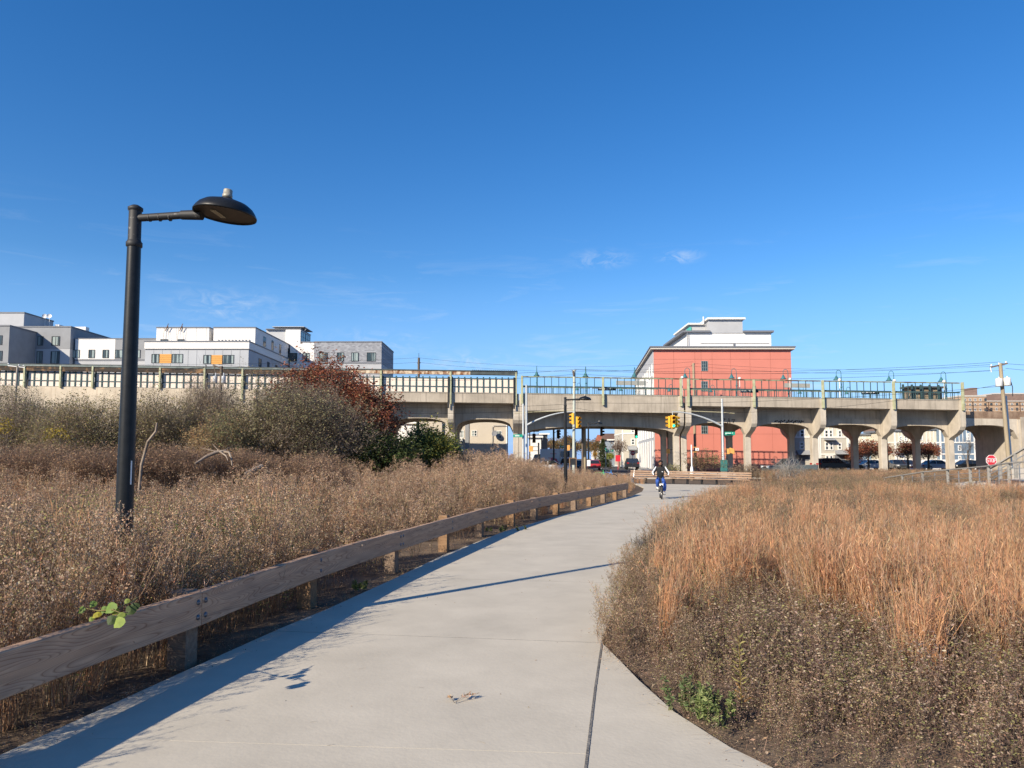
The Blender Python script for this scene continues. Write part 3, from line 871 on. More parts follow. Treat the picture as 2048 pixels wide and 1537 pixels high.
# filled-in wall beside the station house, behind the thicket
m = MB(); slanted(m, -75, -27.0, YF - 0.14, YF - 0.055, -9.0, 0.02); m.build('infill_wall', concrete('tan_wall', (0.55, 0.475, 0.365), (0.36, 0.28, 0.2), scale=0.5), via)

# ---- things standing on the platform: teal gooseneck lamps
M_gn = mat('teal_enamel', (0.045, 0.15, 0.165), 0.45, var=0.2, scale=5)
M_globe = mat('white_globe', (0.75, 0.72, 0.66), 0.4, var=0.05)
def goose(x, y, label, grp, az, h=3.3, sc=1.0):
    t = local_thing('platform_lamp', label, 'platform lamp', (x, y, T(x) - 0.6), 0, grp)
    u = Vector((math.cos(az), math.sin(az), 0)); up = Vector((0, 0, 1))
    m = MB(); pts = [up * z for z in (0, h * 0.5, h * 0.8)] + [up * (h + 0.32 * sc * math.sin(q)) + u * (0.26 * sc * (1 - math.cos(q))) for q in [k * math.pi / 8 for k in range(9)]] + [u * 0.52 * sc + up * (h - 0.3 * sc)]
    m.tube(pts, [0.07, 0.06, 0.05] + [0.03] * 10, 8); m.lathe((0, 0, h * 0.55), up, [(0.06, 0), (0.1, 0.02), (0.1, 0.12), (0.05, 0.16)], 10)
    m.build('pole', M_gn, t)
    m = MB(); m.lathe(u * 0.52 * sc + up * (h - 0.75 * sc), up, [(0.02, 0.02), (0.33 * sc, 0.0), (0.34 * sc, 0.03), (0.2 * sc, 0.16 * sc), (0.12 * sc, 0.36 * sc), (0.05, 0.48 * sc), (0, 0.5 * sc)], 14)
    m.build('lamp_shade', M_gn, t)
    return t
for k, px in enumerate((1074, 1173, 1272, 1382, 1476, 1580, 1687, 1793, 1898)):
    x = X(px, 79.3)
    az = R(90 if k < 3 else 180)
    goose(x, 79.3, 'teal gooseneck platform lamp, %s of the nearer row counted from the station canopy' % ('first', 'second', 'third', 'fourth', 'fifth', 'sixth', 'seventh', 'eighth', 'ninth')[k], 'gooseneck lamps on the near platform', az, 3.55)
for k, px in enumerate((1162, 1250, 1347, 1431, 1515, 1610, 1704)):
    x = X(px, 87.6)
    goose(x, 87.6, 'teal gooseneck lamp on the far platform, %s of its row from the station canopy' % ('first', 'second', 'third', 'fourth', 'fifth', 'sixth', 'seventh')[k], 'gooseneck lamps on the far platform', R(180), 2.65, 0.8)
# white globe loudspeakers / camera domes beside the lamp heads
for k, px in enumerate((1367, 1482.5, 1584, 1683.5, 1794, 1894)):
    x = X(px, 78.6); z = T(x) + 2.12
    m = MB(); m.ball((x, 78.6, z), 0.17); m.tube([(x, 78.6, T(x) - 0.6), (x, 78.6, z - 0.1)], 0.04, 6)
    single(m, 'globe_camera', M_globe, 'white globe on a thin stalk above the platform railing, %s from the wide span' % ('first', 'second', 'third', 'fourth', 'fifth', 'sixth')[k], 'globe camera', (x, 78.6, T(x) - 0.6), 'white globes above the railing')
# station name boards: too small to read, short white strokes on a dark board
M_board = mat('sign_black', (0.025, 0.03, 0.035), 0.5)
M_wht = mat('white_paint', (0.80, 0.80, 0.78), 0.6, var=0.04)
for k, px in enumerate((1215, 1502, 1745)):
    y = YF + 0.35; x = X(px, y); z = T(x) + 0.55
    s = thing('station_board', 'dark station name board with white lettering, %s of three from the station canopy' % ('first', 'second', 'third')[k], 'station sign', (x, y, z), 'station name boards')
    m = MB(); m.box(x - 0.95, x + 0.95, y, y + 0.05, z, z + 0.32); m.build('board', M_board, s)
    m = MB(); q = x - 0.85
    r2 = random.Random(3)
    for wd in (0.14, 0.12, 0.12, 0.13, 0.14, 0.0, 0.13, 0.12, 0.0, 0.16):
        if wd: m.box(q, q + wd - 0.035, y - 0.012, y, z + 0.09, z + 0.24)
        q += wd if wd else 0.12
    m.build('lettering', M_wht, s)
# ================================================================== buildings
M_wgrey = mat('grey_render', (0.27, 0.28, 0.29), 0.85, var=0.10, scale=0.5)
M_lgrey = mat('pale_grey_render', (0.42, 0.43, 0.44), 0.85, var=0.07, scale=0.5)
M_sgrey = mat('silver_cladding', (0.40, 0.42, 0.44), 0.7, var=0.06, scale=0.4)
M_white = mat('white_render', (0.74, 0.72, 0.68), 0.85, var=0.04, scale=0.5)
M_cap = mat('roof_coping', (0.16, 0.17, 0.19), 0.6, var=0.1)
M_fr = mat('window_frame_dark', (0.045, 0.05, 0.055), 0.5)
M_frw = mat('window_frame_white', (0.78, 0.77, 0.74), 0.6, var=0.03)
M_gl = mat('window_glass', (0.035, 0.05, 0.055), 0.08, spec=0.8, var=0.5, scale=0.6)
M_gl2 = mat('window_glass_curtained', (0.30, 0.36, 0.34), 0.25, col2=(0.03, 0.05, 0.055), scale=0.9, stretch=(1.6, 1.6, 0.05), thr=(0.47, 0.53), spec=0.6)
M_org = mat('orange_panel', (0.62, 0.31, 0.075), 0.6, var=0.05, scale=2)
M_brk = None
def brick_mat(name, c1, c2, mortar, sx=4.2):
    m = bpy.data.materials.new(name)
    nt, b = nodes_of(m); b.inputs['Roughness'].default_value = 0.9
    t = nt.nodes.new('ShaderNodeTexCoord'); mpp = nt.nodes.new('ShaderNodeMapping')
    mpp.inputs['Rotation'].default_value = (R(90), 0, 0)
    br = nt.nodes.new('ShaderNodeTexBrick'); br.inputs['Scale'].default_value = sx
    br.inputs['Color1'].default_value = (*c1, 1); br.inputs['Color2'].default_value = (*c2, 1); br.inputs['Mortar'].default_value = (*mortar, 1)
    br.inputs['Mortar Size'].default_value = 0.012
    nt.links.new(t.outputs['Object'], mpp.inputs['Vector']); nt.links.new(mpp.outputs[0], br.inputs['Vector'])
    nt.links.new(br.outputs['Color'], b.inputs['Base Color'])
    return m
M_gbrick = brick_mat('grey_brick', (0.33, 0.345, 0.37), (0.20, 0.21, 0.235), (0.30, 0.30, 0.31), 0.9)
def part(parent, name, m, *boxes):
    mb = MB()
    for b in boxes: mb.box(*b)
    return mb.build(name, m, parent)
def window(parent, o, u, n, w, h, mx=2, my=1, fm=None, gm=None, fw=0.07, depth=0.10, sill=None):
    """frame standing a little proud of the wall, pane set inside it; o: lower left corner"""
    u, n = Vector(u).normalized(), Vector(n).normalized(); up = Vector((0, 0, 1))
    m = MB()
    m.obox(o, u, up, n, (0, w), (0, fw), (-0.02, depth)); m.obox(o, u, up, n, (0, w), (h - fw, h), (-0.02, depth))
    m.obox(o, u, up, n, (0, fw), (fw, h - fw), (-0.02, depth)); m.obox(o, u, up, n, (w - fw, w), (fw, h - fw), (-0.02, depth))
    for k in range(1, mx): m.obox(o, u, up, n, (w * k / mx - fw / 2.4, w * k / mx + fw / 2.4), (fw, h - fw), (0.0, depth * 0.8))
    for k in range(1, my): m.obox(o, u, up, n, (fw, w - fw), (h * k / my - fw / 2.4, h * k / my + fw / 2.4), (0.0, depth * 0.78))
    if sill: m.obox(o, u, up, n, (-0.08, w + 0.08), (-0.1, -0.004), (-0.01, depth + 0.06))
    f = m.build('window', fm or M_fr, parent)
    p = MB(); p.obox(o, u, up, n, (fw, w - fw), (fw, h - fw), (-0.02, depth * 0.3)); p.build('pane', gm or M_gl, f)
    return f
def pxwin(parent, x0, x1, y0, y1, d, **k):
    a = W(x0, y1, d); b = W(x1, y0, d)
    return window(parent, Vector((a.x, d, a.z)), (1, 0, 0), (0, -1, 0), b.x - a.x, b.z - a.z, **k)
bx = lambda x0, x1, d, d2, z0, z1: (X(x0, d), X(x1, d), d, d2, z0, z1)

# --- A: grey block at the far left
A_ = thing('apartment_block', 'dark grey flat roofed apartment block at the far left with a paler top storey box', 'building', (X(60, 140), 147, 0))
xr = X(131, 140)
zt = Z(655, 140); zb = Z(698, 140)
part(A_, 'wall', M_wgrey, (-125, xr, 140, 155.5, zb, zt))
part(A_, 'lower_wall', M_lgrey, (-125, xr + 0.004, 139.995, 155.5, 0, zb - 0.03))
part(A_, 'coping', M_cap, (-125, xr + 0.1, 139.9, 155.6, zt, zt + 0.22))
xp = X(35, 146)
part(A_, 'top_storey', M_lgrey, (-125, xp, 146, 155.4, zt + 0.22, Z(627, 146)))
part(A_, 'coping', M_cap, (-125, xp + 0.1, 145.9, 155.5, Z(627, 146), Z(627, 146) + 0.25))
part(A_, 'front_wing', M_wgrey, (-125, X(7, 132.5), 132.5, 139.99, 0, Z(653, 132.5)))
part(A_, 'coping', M_cap, (-125, X(7, 132.5) + 0.1, 132.4, 139.99, Z(653, 132.5), Z(653, 132.5) + 0.25))
for x0, x1 in ((11, 30), (43, 58.5), (75, 87), (103, 120)):
    pxwin(A_, x0, x1, 673, 691.5, 140, gm=M_gl2 if x0 > 40 else M_gl)
for x0, x1 in ((9, 28), (42, 57), (73, 86), (101, 120)):
    pxwin(A_, x0, x1, 703, 728, 139.995, gm=M_gl2 if x0 > 60 else M_gl)
for x0, x1 in ((-14, 5),): pxwin(A_, x0, x1, 671, 690, 132.5); pxwin(A_, x0, x1, 702, 722, 132.5)
m = MB()
for px in (78, 87):
    x = X(px, 152); z = Z(645, 152); m.tube([(x, 152, z - 1.5), (x, 152, z + 1.1)], 0.05, 6); m.lathe((x, 151.8, z + 1.2), (0.4, -1, 0.4), [(0, 0), (0.35, 0.05), (0.5, 0.16)], 12)
m.build('satellite_dish', M_white, A_)
part(A_, 'roof_unit', M_white, bx(99, 107, 153, 154.5, zt, Z(649.5, 153)), bx(121, 161, 154, 155.3, zt, Z(654, 154)))
# --- B: lower white and grey block
B_ = thing('apartment_block', 'low white and grey apartment block beside the dark grey block, behind the tall lamp pole', 'building', (X(180, 141), 148, 0))
zt = Z(678.5, 141); zs = Z(719, 141); xl = xr + 0.35
part(B_, 'wall', M_white, (xl, X(222, 141), 141, 160, zs, zt)); part(B_, 'grey_wall', M_wgrey, (X(222, 141) + .01, -68.6, 141.02, 160, zs, zt))
part(B_, 'lower_wall', M_lgrey, (xl, -68.6, 141.1, 160, 0, zs - 0.32)); part(B_, 'ledge_and_shade', M_cap, (xl, -68.6, 141.05, 160, zs - 0.31, zs - 0.005))
part(B_, 'coping', M_cap, (xl, -68.6, 140.93, 160, zt + 0.005, zt + 0.17))
for x0, x1 in ((143.5, 159.5), (177, 190), (205, 218), (230, 246), (263, 281)): pxwin(B_, x0, x1, 700, 716.5, 141.0 if x0 < 222 else 141.02, gm=M_gl2)
# --- C: block with the orange panels
Cx = thing('apartment_block', 'white topped grey apartment block with two orange panels between its windows', 'building', (X(390, 136), 145, 0))
x0, x1 = X(283, 136), X(492, 136)
zr = Z(684.5, 136); zp = Z(697, 136); zg = zp - 0.12
part(Cx, 'wall', M_sgrey, (x0, x1, 136, 166, 0, zg - 0.24)); part(Cx, 'ledge_and_shade', M_cap, (x0, x1, 136.02, 166, zg - 0.23, zg))  # dark strip below the parapet is its shadow, put in as colour
part(Cx, 'parapet', M_white, (x0 - 0.1, x1 + 0.12, 135.85, 166, zg + 0.005, zr)); part(Cx, 'coping', M_cap, (x0 - 0.2, x1 + 0.2, 135.75, 166.1, zr + 0.003, zr + 0.2))
zu = Z(656.5, 139)
part(Cx, 'upper_storey', M_white, (X(304.5, 139), X(411, 139), 139, 152, zr + 0.2, zu), (X(420, 139), x1 + 0.1, 139, 166, zr + 0.2, zu))
part(Cx, 'upper_storey', M_wgrey, (X(411, 139) + .01, X(420, 139) - .01, 146, 166, zr + 0.2, zu - 0.2))
part(Cx, 'coping', M_cap, (X(304.5, 139) - .08, X(411, 139) + .08, 138.9, 152.1, zu + .003, zu + 0.2), (X(420, 139) - .08, x1 + 0.2, 138.9, 166.1, zu + .003, zu + 0.2))
for a, b in ((303, 319), (343.5, 366), (406.5, 422.5), (445, 468)): pxwin(Cx, a, b, 708.5 if a < 400 else 710.5, 726.5 if a < 400 else 728, 136, gm=M_gl2, mx=3 if b - a > 18 else 2)
for a, b, t0 in ((319.3, 343.2, 708.5), (422.8, 444.7, 710.5)):
    p, q = W(a, t0 + 18.4, 136), W(b, t0, 136)
    for k in range(5):
        z0 = p.z + (q.z - p.z) * k / 5; z1 = p.z + (q.z - p.z) * (k + 1) / 5 - 0.03
        part(Cx, 'cladding_board', M_org, (p.x, q.x, 135.93, 135.999, z0, z1))
for a, b in ((321, 336), (355, 369)): pxwin(Cx, a, b, 679, 685, 139)
for yy, w, dz in ((143.5, 1.5, 0), (148.5, 1.2, 0), (153.5, 1.2, 0), (159.5, 1.5, 0)):
    window(Cx, Vector((x1 + 0.1, yy, zr + 0.35)), (0, 1, 0), (1, 0, 0), w, 2.0, gm=M_gl, depth=0.05)
    window(Cx, Vector((x1, yy - 2, zg - 3.0)), (0, 1, 0), (1, 0, 0), w, 2.0, gm=M_gl, depth=0.08)
m = MB()
for px in (324, 353):
    x = X(px, 138.8); z = zu
    m.beam((x - 0.2, 138.8, z - 0.6), (x + 0.4, 138.8, z + 0.8), 0.09, 0.09); m.beam((x, 138.5, z - 0.5), (x + 0.5, 138.5, z + 0.3), 0.09, 0.09); m.tube([(x - 0.3, 138.7, z), (x - 0.5, 138.7, z - 2.6)], 0.03, 4); m.tube([(x + 0.4, 138.7, z), (x + 0.7, 138.7, z - 2.6)], 0.03, 4)
m.build('hoist_bracket', M_rr, Cx)
m = MB()
for k in range(10): x = X(431 + k * 6.9, 139); m.box(x - 0.09, x + 0.09, 138.85, 139, Z(681.5, 139), Z(680, 139))
m.build('vent', M_cap, Cx)
m = MB()
for k in range(1, 12): x = x0 + (x1 - x0) * k / 12; m.box(x - 0.02, x + 0.02, 135.975, 135.999, 12, zg - 0.26)
for k in range(1, 9): x = X(304.5, 139) + k * 1.9; m.box(x - 0.015, x + 0.015, 138.98, 139, zr + 0.25, zu - 0.05) if x < X(411, 139) else None
m.build('cladding_seam', M_wgrey, Cx)
# --- D: stair tower block
D_ = thing('apartment_block', 'white stair tower block with a glazed corner and thin roof canopy', 'building', (X(580, 160), 167, 0))
zd = Z(685.5, 160)
part(D_, 'wall', M_white, (x1 + 0.4, X(624, 160), 160, 178, 0, zd)); part(D_, 'coping', M_cap, (X(596, 160), X(624, 160) + .1, 159.9, 178, zd + .003, zd + .2))
zt = Z(659.5, 160)
part(D_, 'tower', M_white, (X(566, 160), X(596, 160), 159.97, 168, zd - 0.5, zt)); part(D_, 'tower_coping', M_cap, (X(527, 160.5), X(596, 160) + .1, 159.9, 168.1, zt + 0.005, zt + 0.18))
part(D_, 'grey_tower', M_lgrey, (X(527, 160.5), X(566, 160) - .01, 160.5, 168, 10, zt))
m = MB(); xw = X(596, 160)
for k in range(2):
    window(D_, Vector((xw, 160.3 + k * 3.7, zd + 0.35)), (0, 1, 0), (1, 0, 0), 3.6, zt - zd - 0.6, mx=2, my=2, depth=0.06)
m = MB(); m.box(X(541, 162), X(606, 162), 161, 168, zt + 0.75, zt + 0.87); m.build('roof_canopy', M_sgrey, D_)
m = MB()
for k in range(6): x = X(543 + k * 12.5, 162); m.beam((x, 161.5, zt), (x + 0.6, 161.5, zt + 0.78), 0.07, 0.07)
m.build('canopy_strut', M_sgrey, D_)
for a, b in ((576, 594.5), (605, 619)): pxwin(D_, a, b, 706.5, 723.5, 160, gm=M_gl2 if a > 600 else M_gl)
# --- E: grey brick wing
E_ = thing('apartment_block', 'grey brick apartment wing with four windows above the red sumac', 'building', (X(690, 160), 168, 0))
zl = Z(725, 160); xe0, xe1 = X(624, 160) + .02, X(760.5, 160)
part(E_, 'wall', M_gbrick, (xe0, xe1, 159.98, 176, zl, zd + 0.05)); part(E_, 'ledge_and_shade', M_cap, (xe0, xe1 + .02, 159.9, 176, zl - 0.25, zl - 0.003)); part(E_, 'lower_wall', M_lgrey, (xe0, xe1, 160, 176, 0, zl - 0.253)); part(E_, 'coping', M_cap, (xe0, xe1 + .1, 159.88, 176.1, zd + .053, zd + .27))
for a, b in ((635, 655), (673.5, 688), (702.5, 717.5), (733.5, 751.5)): pxwin(E_, a, b, 705.5, 723, 159.98, gm=M_gl2)

# --- F: red panelled building
M_red = mat('red_cladding', (0.57, 0.205, 0.155), 0.7, var=0.05, scale=0.35)
M_redj = mat('cladding_joint', (0.30, 0.085, 0.06), 0.8)
F_ = thing('red_building', 'large red panel clad building with a stepped white and grey penthouse', 'building', (28, 110, 0))
xf0, xf1, zf = X(1310, 99), X(1587, 99), Z(700, 99)
sk = 3.3 / 34.7
def skp(x, y): return (x + (y - 99) * sk, y)
m = MB(); m.prism([skp(xf0, 99.02), skp(xf1, 99.02), skp(xf1, 134), skp(xf0, 134)], 0, zf); m.build('core', M_redj, F_)
# red cladding panels, individually set with open joints
cols = [0, 0.145, 0.30, 0.345, 0.425, 0.56, 0.70, 0.85, 1.0]; rows = [0.0, 0.15, 0.30, 0.42, 0.55, 0.68, 0.80, 0.92, 1.0]
for i in range(len(cols) - 1):
    for j in range(len(rows) - 1):
        dx = xf1 - xf0; m = MB()
        m.box(xf0 + dx * cols[i] + 0.012, xf0 + dx * cols[i + 1] - 0.012, 98.96 - 0.004 * rnd.random(), 99.02, zf * rows[j] + 0.012, zf * rows[j + 1] - 0.012)
        m.build('panel', M_red, F_)
M_tan = mat('beige_fascia', (0.50, 0.47, 0.42), 0.7, var=0.05)
m = MB(); m.prism([skp(xf0 - 0.45, 98.5), skp(xf1 + 0.45, 98.5), skp(xf1 + 0.45, 134), skp(xf0 - 0.45, 134)], zf + 0.003, zf + 0.26); m.build('eaves', M_tan, F_)
m = MB(); m.prism([skp(xf0 - 0.55, 98.4), skp(xf1 + 0.55, 98.4), skp(xf1 + 0.55, 134), skp(xf0 - 0.55, 134)], zf + 0.264, zf + 0.42); m.build('roof_edge', M_cap, F_)
for yt, yb in ((722.5, 742.5), (763, 783), (847, 868)):
    pxwin(F_, 1402.5, 1415, yt, yb, 98.955, mx=3, my=3, fm=mat('window_frame_teal', (0.30, 0.37, 0.37), 0.5), gm=M_gl, fw=0.035, depth=0.06)
# side wall toward the street
u = Vector((sk, 1, 0)).normalized(); n = Vector((-1, sk, 0)).normalized()
o = Vector((xf0, 99.02, 0)); Ls = 34.9
for nm, z0, z1, mm in (('lower_side', 0, 4.0, M_lgrey), ('side_band', 4.0, 6.4, M_sgrey), ('side_wall', 6.4, 13.2, M_white), ('side_top', 13.2, zf, M_lgrey)):
    m = MB(); m.obox(o, u, Vector((0, 0, 1)), n, (0.05, Ls), (z0 + 0.003, z1 - 0.003), (0.0, 0.08 + 0.02 * (nm == 'lower_side'))); m.build(nm, mm, F_)
for z0 in (1.6, 4.6, 7.4, 10.2, 13.0):
    for k in range(9):
        wo = o + u * (1.2 + k * 3.7) + n * (0.085 if z0 > 4 else 0.105) + Vector((0, 0, z0 - 0.15))
        if z0 == 1.6:
            m = MB(); m.obox(wo, u, Vector((0, 0, 1)), n, (0, 0.28), (-1.2, 2.6), (0, 0.12)); m.build('side_fin', M_white, F_)
        else: window(F_, wo, u, n, 1.1, 1.7, mx=2, fm=M_frw, gm=M_gl, depth=0.08)
zg = Z(666, 105); xg0, xg1 = X(1378, 105), X(1548, 105)
part(F_, 'penthouse', M_white, (xg0, xg1, 105, 118, zf + 0.3, zg)); part(F_, 'penthouse_roof', M_cap, (xg0 - 0.7, X(1424, 105), 104.6, 118.4, zg + .003, zg + .28), (X(1491, 105), xg1 + 0.3, 104.6, 118.4, zg + .003, zg + .28))
part(F_, 'stair_box', M_white, (X(1360, 112), X(1380, 112), 110, 116, zf + 0.3, Z(684, 112)))
part(F_, 'stair_box_roof', M_cap, (X(1361, 112), X(1376, 112), 110, 116, Z(684, 112) + .003, Z(682, 112)))
xh0, xh1 = X(1423, 104.9), X(1491, 104.9); zh = Z(640, 104.9)
part(F_, 'lift_house', M_lgrey, (xh0, xh1, 104.9, 113, zg - 0.05, zh)); part(F_, 'lift_house_roof', M_white, (xh0 - 0.3, xh1 + 0.32, 104.5, 113.5, zh + .003, zh + .27))
xi0 = X(1381, 108); zi = Z(653, 108)
part(F_, 'plant_room', M_lgrey, (xi0, xh0 - .02, 107, 116, zg, zi)); part(F_, 'plant_room_roof', M_white, (xi0 - 0.35, xh0 - .32, 106.6, 116.4, zi + .003, zi + .25))
part(F_, 'green_stripe', mat('green_sign_band', (0.08, 0.42, 0.34), 0.6), (xi0 - 0.05, xi0 + 0.18, 106.9, 109, zg + 0.1, zi - 0.3))
m = MB(); x = X(1412, 106); m.tube([(x, 106, zi), (x, 106, Z(634, 106))], 0.11, 8); m.build('flue', M_white, F_)
m = MB(); x = X(1379.5, 104.5); m.tube([(x, 104.7, zf), (x, 104.7, zg)], 0.05, 6); m.tube([(xg0 + 1.9, 104.95, zg - 1.55), (xg1 - 0.3, 104.95, zg - 1.55)], 0.03, 4); m.box(X(1471, 105), X(1474, 105), 104.85, 105, zg - 1.85, zg - 1.5); m.build('pipe', M_cap, F_)

# --- beige clapboard house under the left arch
def siding(name, col, sc=7.0):
    if name in MATS: return MATS[name]
    m = mat(name, col, 0.8, var=0.04, scale=0.6)
    nt = m.node_tree; b = nt.nodes['Principled BSDF']
    t = nt.nodes.new('ShaderNodeTexCoord'); s = nt.nodes.new('ShaderNodeSeparateXYZ'); nt.links.new(t.outputs['Object'], s.inputs[0])
    ml = nt.nodes.new('ShaderNodeMath'); ml.operation = 'MULTIPLY'; ml.inputs[1].default_value = sc; nt.links.new(s.outputs['Z'], ml.inputs[0])
    fr = nt.nodes.new('ShaderNodeMath'); fr.operation = 'FRACT'; nt.links.new(ml.outputs[0], fr.inputs[0])
    bp = nt.nodes.new('ShaderNodeBump'); bp.inputs['Strength'].default_value = 0.6; bp.inputs['Distance'].default_value = 0.03
    nt.links.new(fr.outputs[0], bp.inputs['Height']); nt.links.new(bp.outputs[0], b.inputs['Normal'])
    return m
M_beige = siding('beige_siding', (0.58, 0.52, 0.43), 5.0)
H_ = thing('clapboard_house', 'large beige clapboard house seen under the arches left of the street', 'building', (X(930, 98), 103, 0))
hx0, hx1 = X(838, 98), X(1014, 98)
part(H_, 'wall', M_beige, (hx0, hx1, 98, 110, 0, 8.6)); part(H_, 'corner_board', M_frw, (hx1 - 0.12, hx1 + 0.02, 97.97, 98.1, 0, 8.6)); part(H_, 'side_wall', mat('dark_brown_side', (0.20, 0.15, 0.13), 0.85), (hx1 + .005, hx1 + .06, 98.15, 110, 0, 8.6))  # right side wall is coloured darker than the beige front
m = MB(); m.extrude([(hx0 - 0.4, 97.5, 8.6), (hx0 - 0.4, 110.5, 8.6), (hx0 - 0.4, 104, 10.6)], (hx1 - hx0 + 0.8, 0, 0)); m.build('roof', M_cap, H_)
for a, b, t0, t1 in ((858, 868, 830, 843), (994, 1003.5, 832, 845), (920, 928, 861, 876), (943.5, 954, 861, 873), (993.5, 1003, 862, 878), (944, 952, 897, 909), (992, 1002, 897, 910), (918, 928, 896, 910)):
    pxwin(H_, a, b, t0, t1, 98, mx=2, my=2, fm=M_frw, gm=M_gl2, fw=0.07, depth=0.05)
m = MB(); x = X(934, 98); m.box(x - 0.25, x + 0.25, 97.9, 98, 0, 8.5); m.build('chase', M_wgrey, H_)
m = MB(); xa, xb = X(984.5, 97.8), X(1012, 97.8); m.tube([(xa, 97.85, 2.5), (xa, 97.85, Z(854, 98)), (xa + 0.2, 97.85, Z(852, 98)), (xb, 97.85, Z(852, 98))], 0.04, 6); m.build('conduit', M_wgrey, H_)
m = MB(); c = W(990, 868, 97.4); m.lathe(c, (-0.5, -1, 0.5), [(0, 0), (0.25, 0.04), (0.42, 0.14)], 14); m.tube([c, c + Vector((0.2, 0.6, -0.4))], 0.03, 5); m.build('satellite_dish', M_cap, H_)
part(H_, 'air_conditioner', M_frw, bx(920, 925, 97.6, 97.98, Z(884, 98), Z(877, 98)))

# --- townhouses right of the red building
M_cr = siding('cream_siding', (0.62, 0.58, 0.47), 5.0); M_lt = siding('greige_siding', (0.50, 0.47, 0.40), 5.0); M_bl = siding('slate_blue_siding', (0.16, 0.23, 0.31), 5.0)
M_wb = mat('white_batten', (0.76, 0.74, 0.69), 0.7, var=0.03)
def battens(parent, x0, x1, y, z0, z1, base, step=0.6):
    part(parent, 'upper_wall', base, (x0, x1, y, y + 9.8, z0, z1))
    m = MB(); k = x0
    while k < x1: m.box(k, k + 0.09, y - 0.05, y, z0, z1); k += step
    m.build('batten', M_wb, parent)
def town(name, label, px0, px1, d, ztop, bands, wins, awn=(), porch=()):
    t = thing(name, label, 'house', (X((px0 + px1) / 2, d), d + 5, 0))
    x0, x1 = X(px0, d), X(px1, d)
    for (z0, z1, mm, kind) in bands:
        if kind == 'batten': battens(t, x0, x1, d, z0 + 0.1, z1, mm)
        else: part(t, 'wall', mm, (x0, x1, d, d + 9.8, z0 + 0.1, z1))
        part(t, 'trim', M_wb, (x0 - 0.05, x1 + 0.05, d - 0.07, d + 9.85, z0 - 0.1, z0 + 0.098))
    part(t, 'corner_board', M_wb, (x0 - 0.06, x0 + 0.16, d - 0.06, d + 0.1, 0, ztop), (x1 - 0.16, x1 + 0.06, d - 0.06, d + 0.1, 0, ztop))
    part(t, 'roof', M_cap, (x0 - 0.3, x1 + 0.3, d - 0.3, d + 10, ztop + 0.005, ztop + 0.3))
    for a, b, t0, t1 in wins: pxwin(t, a, b, t0, t1, d, mx=1, my=2, fm=M_frw, gm=M_gl, fw=0.12, depth=0.08)
    for a, b, t0, t1 in awn:
        m = MB(); p, q = W(a, t1, d), W(b, t0, d)
        m.extrude([(p.x, d, q.z), (p.x, d - 0.9, p.z), (p.x, d, p.z)], (q.x - p.x, 0, 0)); m.build('awning', M_wgrey, t)
    for a, b, t0, t1 in porch: part(t, 'porch_shade_panel', M_cap, bx(a, b, d - 0.02, d, Z(t1, d), Z(t0, d)))  # flat dark panel stands in for the shade of a porch opening
    return t
d = 101.5
town('townhouse', 'cream and beige three storey townhouse row right behind the red building', 1575, 1638, d, 8.9, [(0.3, 2.2, M_lt, ''), (2.2, 4.55, M_lt, ''), (4.55, 8.9, M_cr, 'batten')],
     [(1599, 1608, 860, 875), (1599, 1608, 884, 899)], [(1593, 1618, 901, 910)], [(1596, 1617, 910, 922)])
town('townhouse', 'cream townhouse with paired windows, left of the first red leaved tree', 1640, 1696, d + 0.05, 8.9, [(0.3, 2.2, M_lt, ''), (2.2, 4.55, M_lt, ''), (4.55, 8.9, M_cr, 'batten')],
     [(1649, 1656.5, 860, 876), (1658, 1665, 860, 876), (1676, 1683, 861, 876), (1650, 1657.5, 884, 901), (1659, 1666, 884, 901), (1675.5, 1683, 886, 900), (1651, 1658, 911, 926), (1659, 1666, 911, 926)], [(1648, 1669, 877, 881), (1670, 1691, 901, 909)], [(1669, 1690, 911, 922)])
town('townhouse', 'cream batten fronted house over slate blue, behind the red leaved trees', 1697, 1788, 128.0, 5.6, [(0.3, 3.4, M_bl, ''), (3.4, 5.6, M_cr, 'batten')], [(1725, 1729, 876, 884), (1712, 1716, 878, 884)])
town('townhouse', 'white panelled house with a porch between two tree crowns', 1790, 1838, 120.0, 6.0, [(0.3, 2.4, M_cr, ''), (2.4, 4.2, M_cr, ''), (4.2, 6.0, M_cr, 'batten')], [(1799, 1804, 873, 882), (1808, 1814, 873, 883), (1818, 1822, 872, 882), (1792, 1798, 912, 921), (1807, 1812, 911, 922)], [(1789, 1800, 903, 908)])
town('townhouse', 'beige sided house left of the blue house', 1838.5, 1880, 119.0, 6.2, [(0.3, 4.1, M_lt, ''), (4.1, 6.2, M_cr, 'batten')], [(1840, 1845, 873, 881), (1866, 1870, 893, 900)])
town('townhouse', 'slate blue house with white trim seen through the right arches', 1881, 1950, 118.0, 6.6, [(0.3, 2.3, M_bl, ''), (2.3, 4.15, M_bl, ''), (4.15, 6.6, M_bl, 'batten')], [(1934, 1938, 867, 881), (1916, 1922, 891, 902), (1917, 1922, 912, 925)])
town('townhouse', 'pale house mostly hidden behind the bare trees at the far right arch', 1985, 2035, 125.0, 7.0, [(0.3, 3.5, M_lt, ''), (3.5, 7.0, M_cr, 'batten')], [(1990, 1995, 876, 886), (2018, 2024, 880, 890)])
M_vinyl = mat('white_vinyl', (0.80, 0.79, 0.77), 0.6, var=0.03)
fn = thing('vinyl_fence', 'low white vinyl fence in front of the houses beyond the arches', 'fence', (X(1830, 106), 106, 0))
fx0, fx1 = X(1700, 106), X(1960, 106)
k = 0; x = fx0
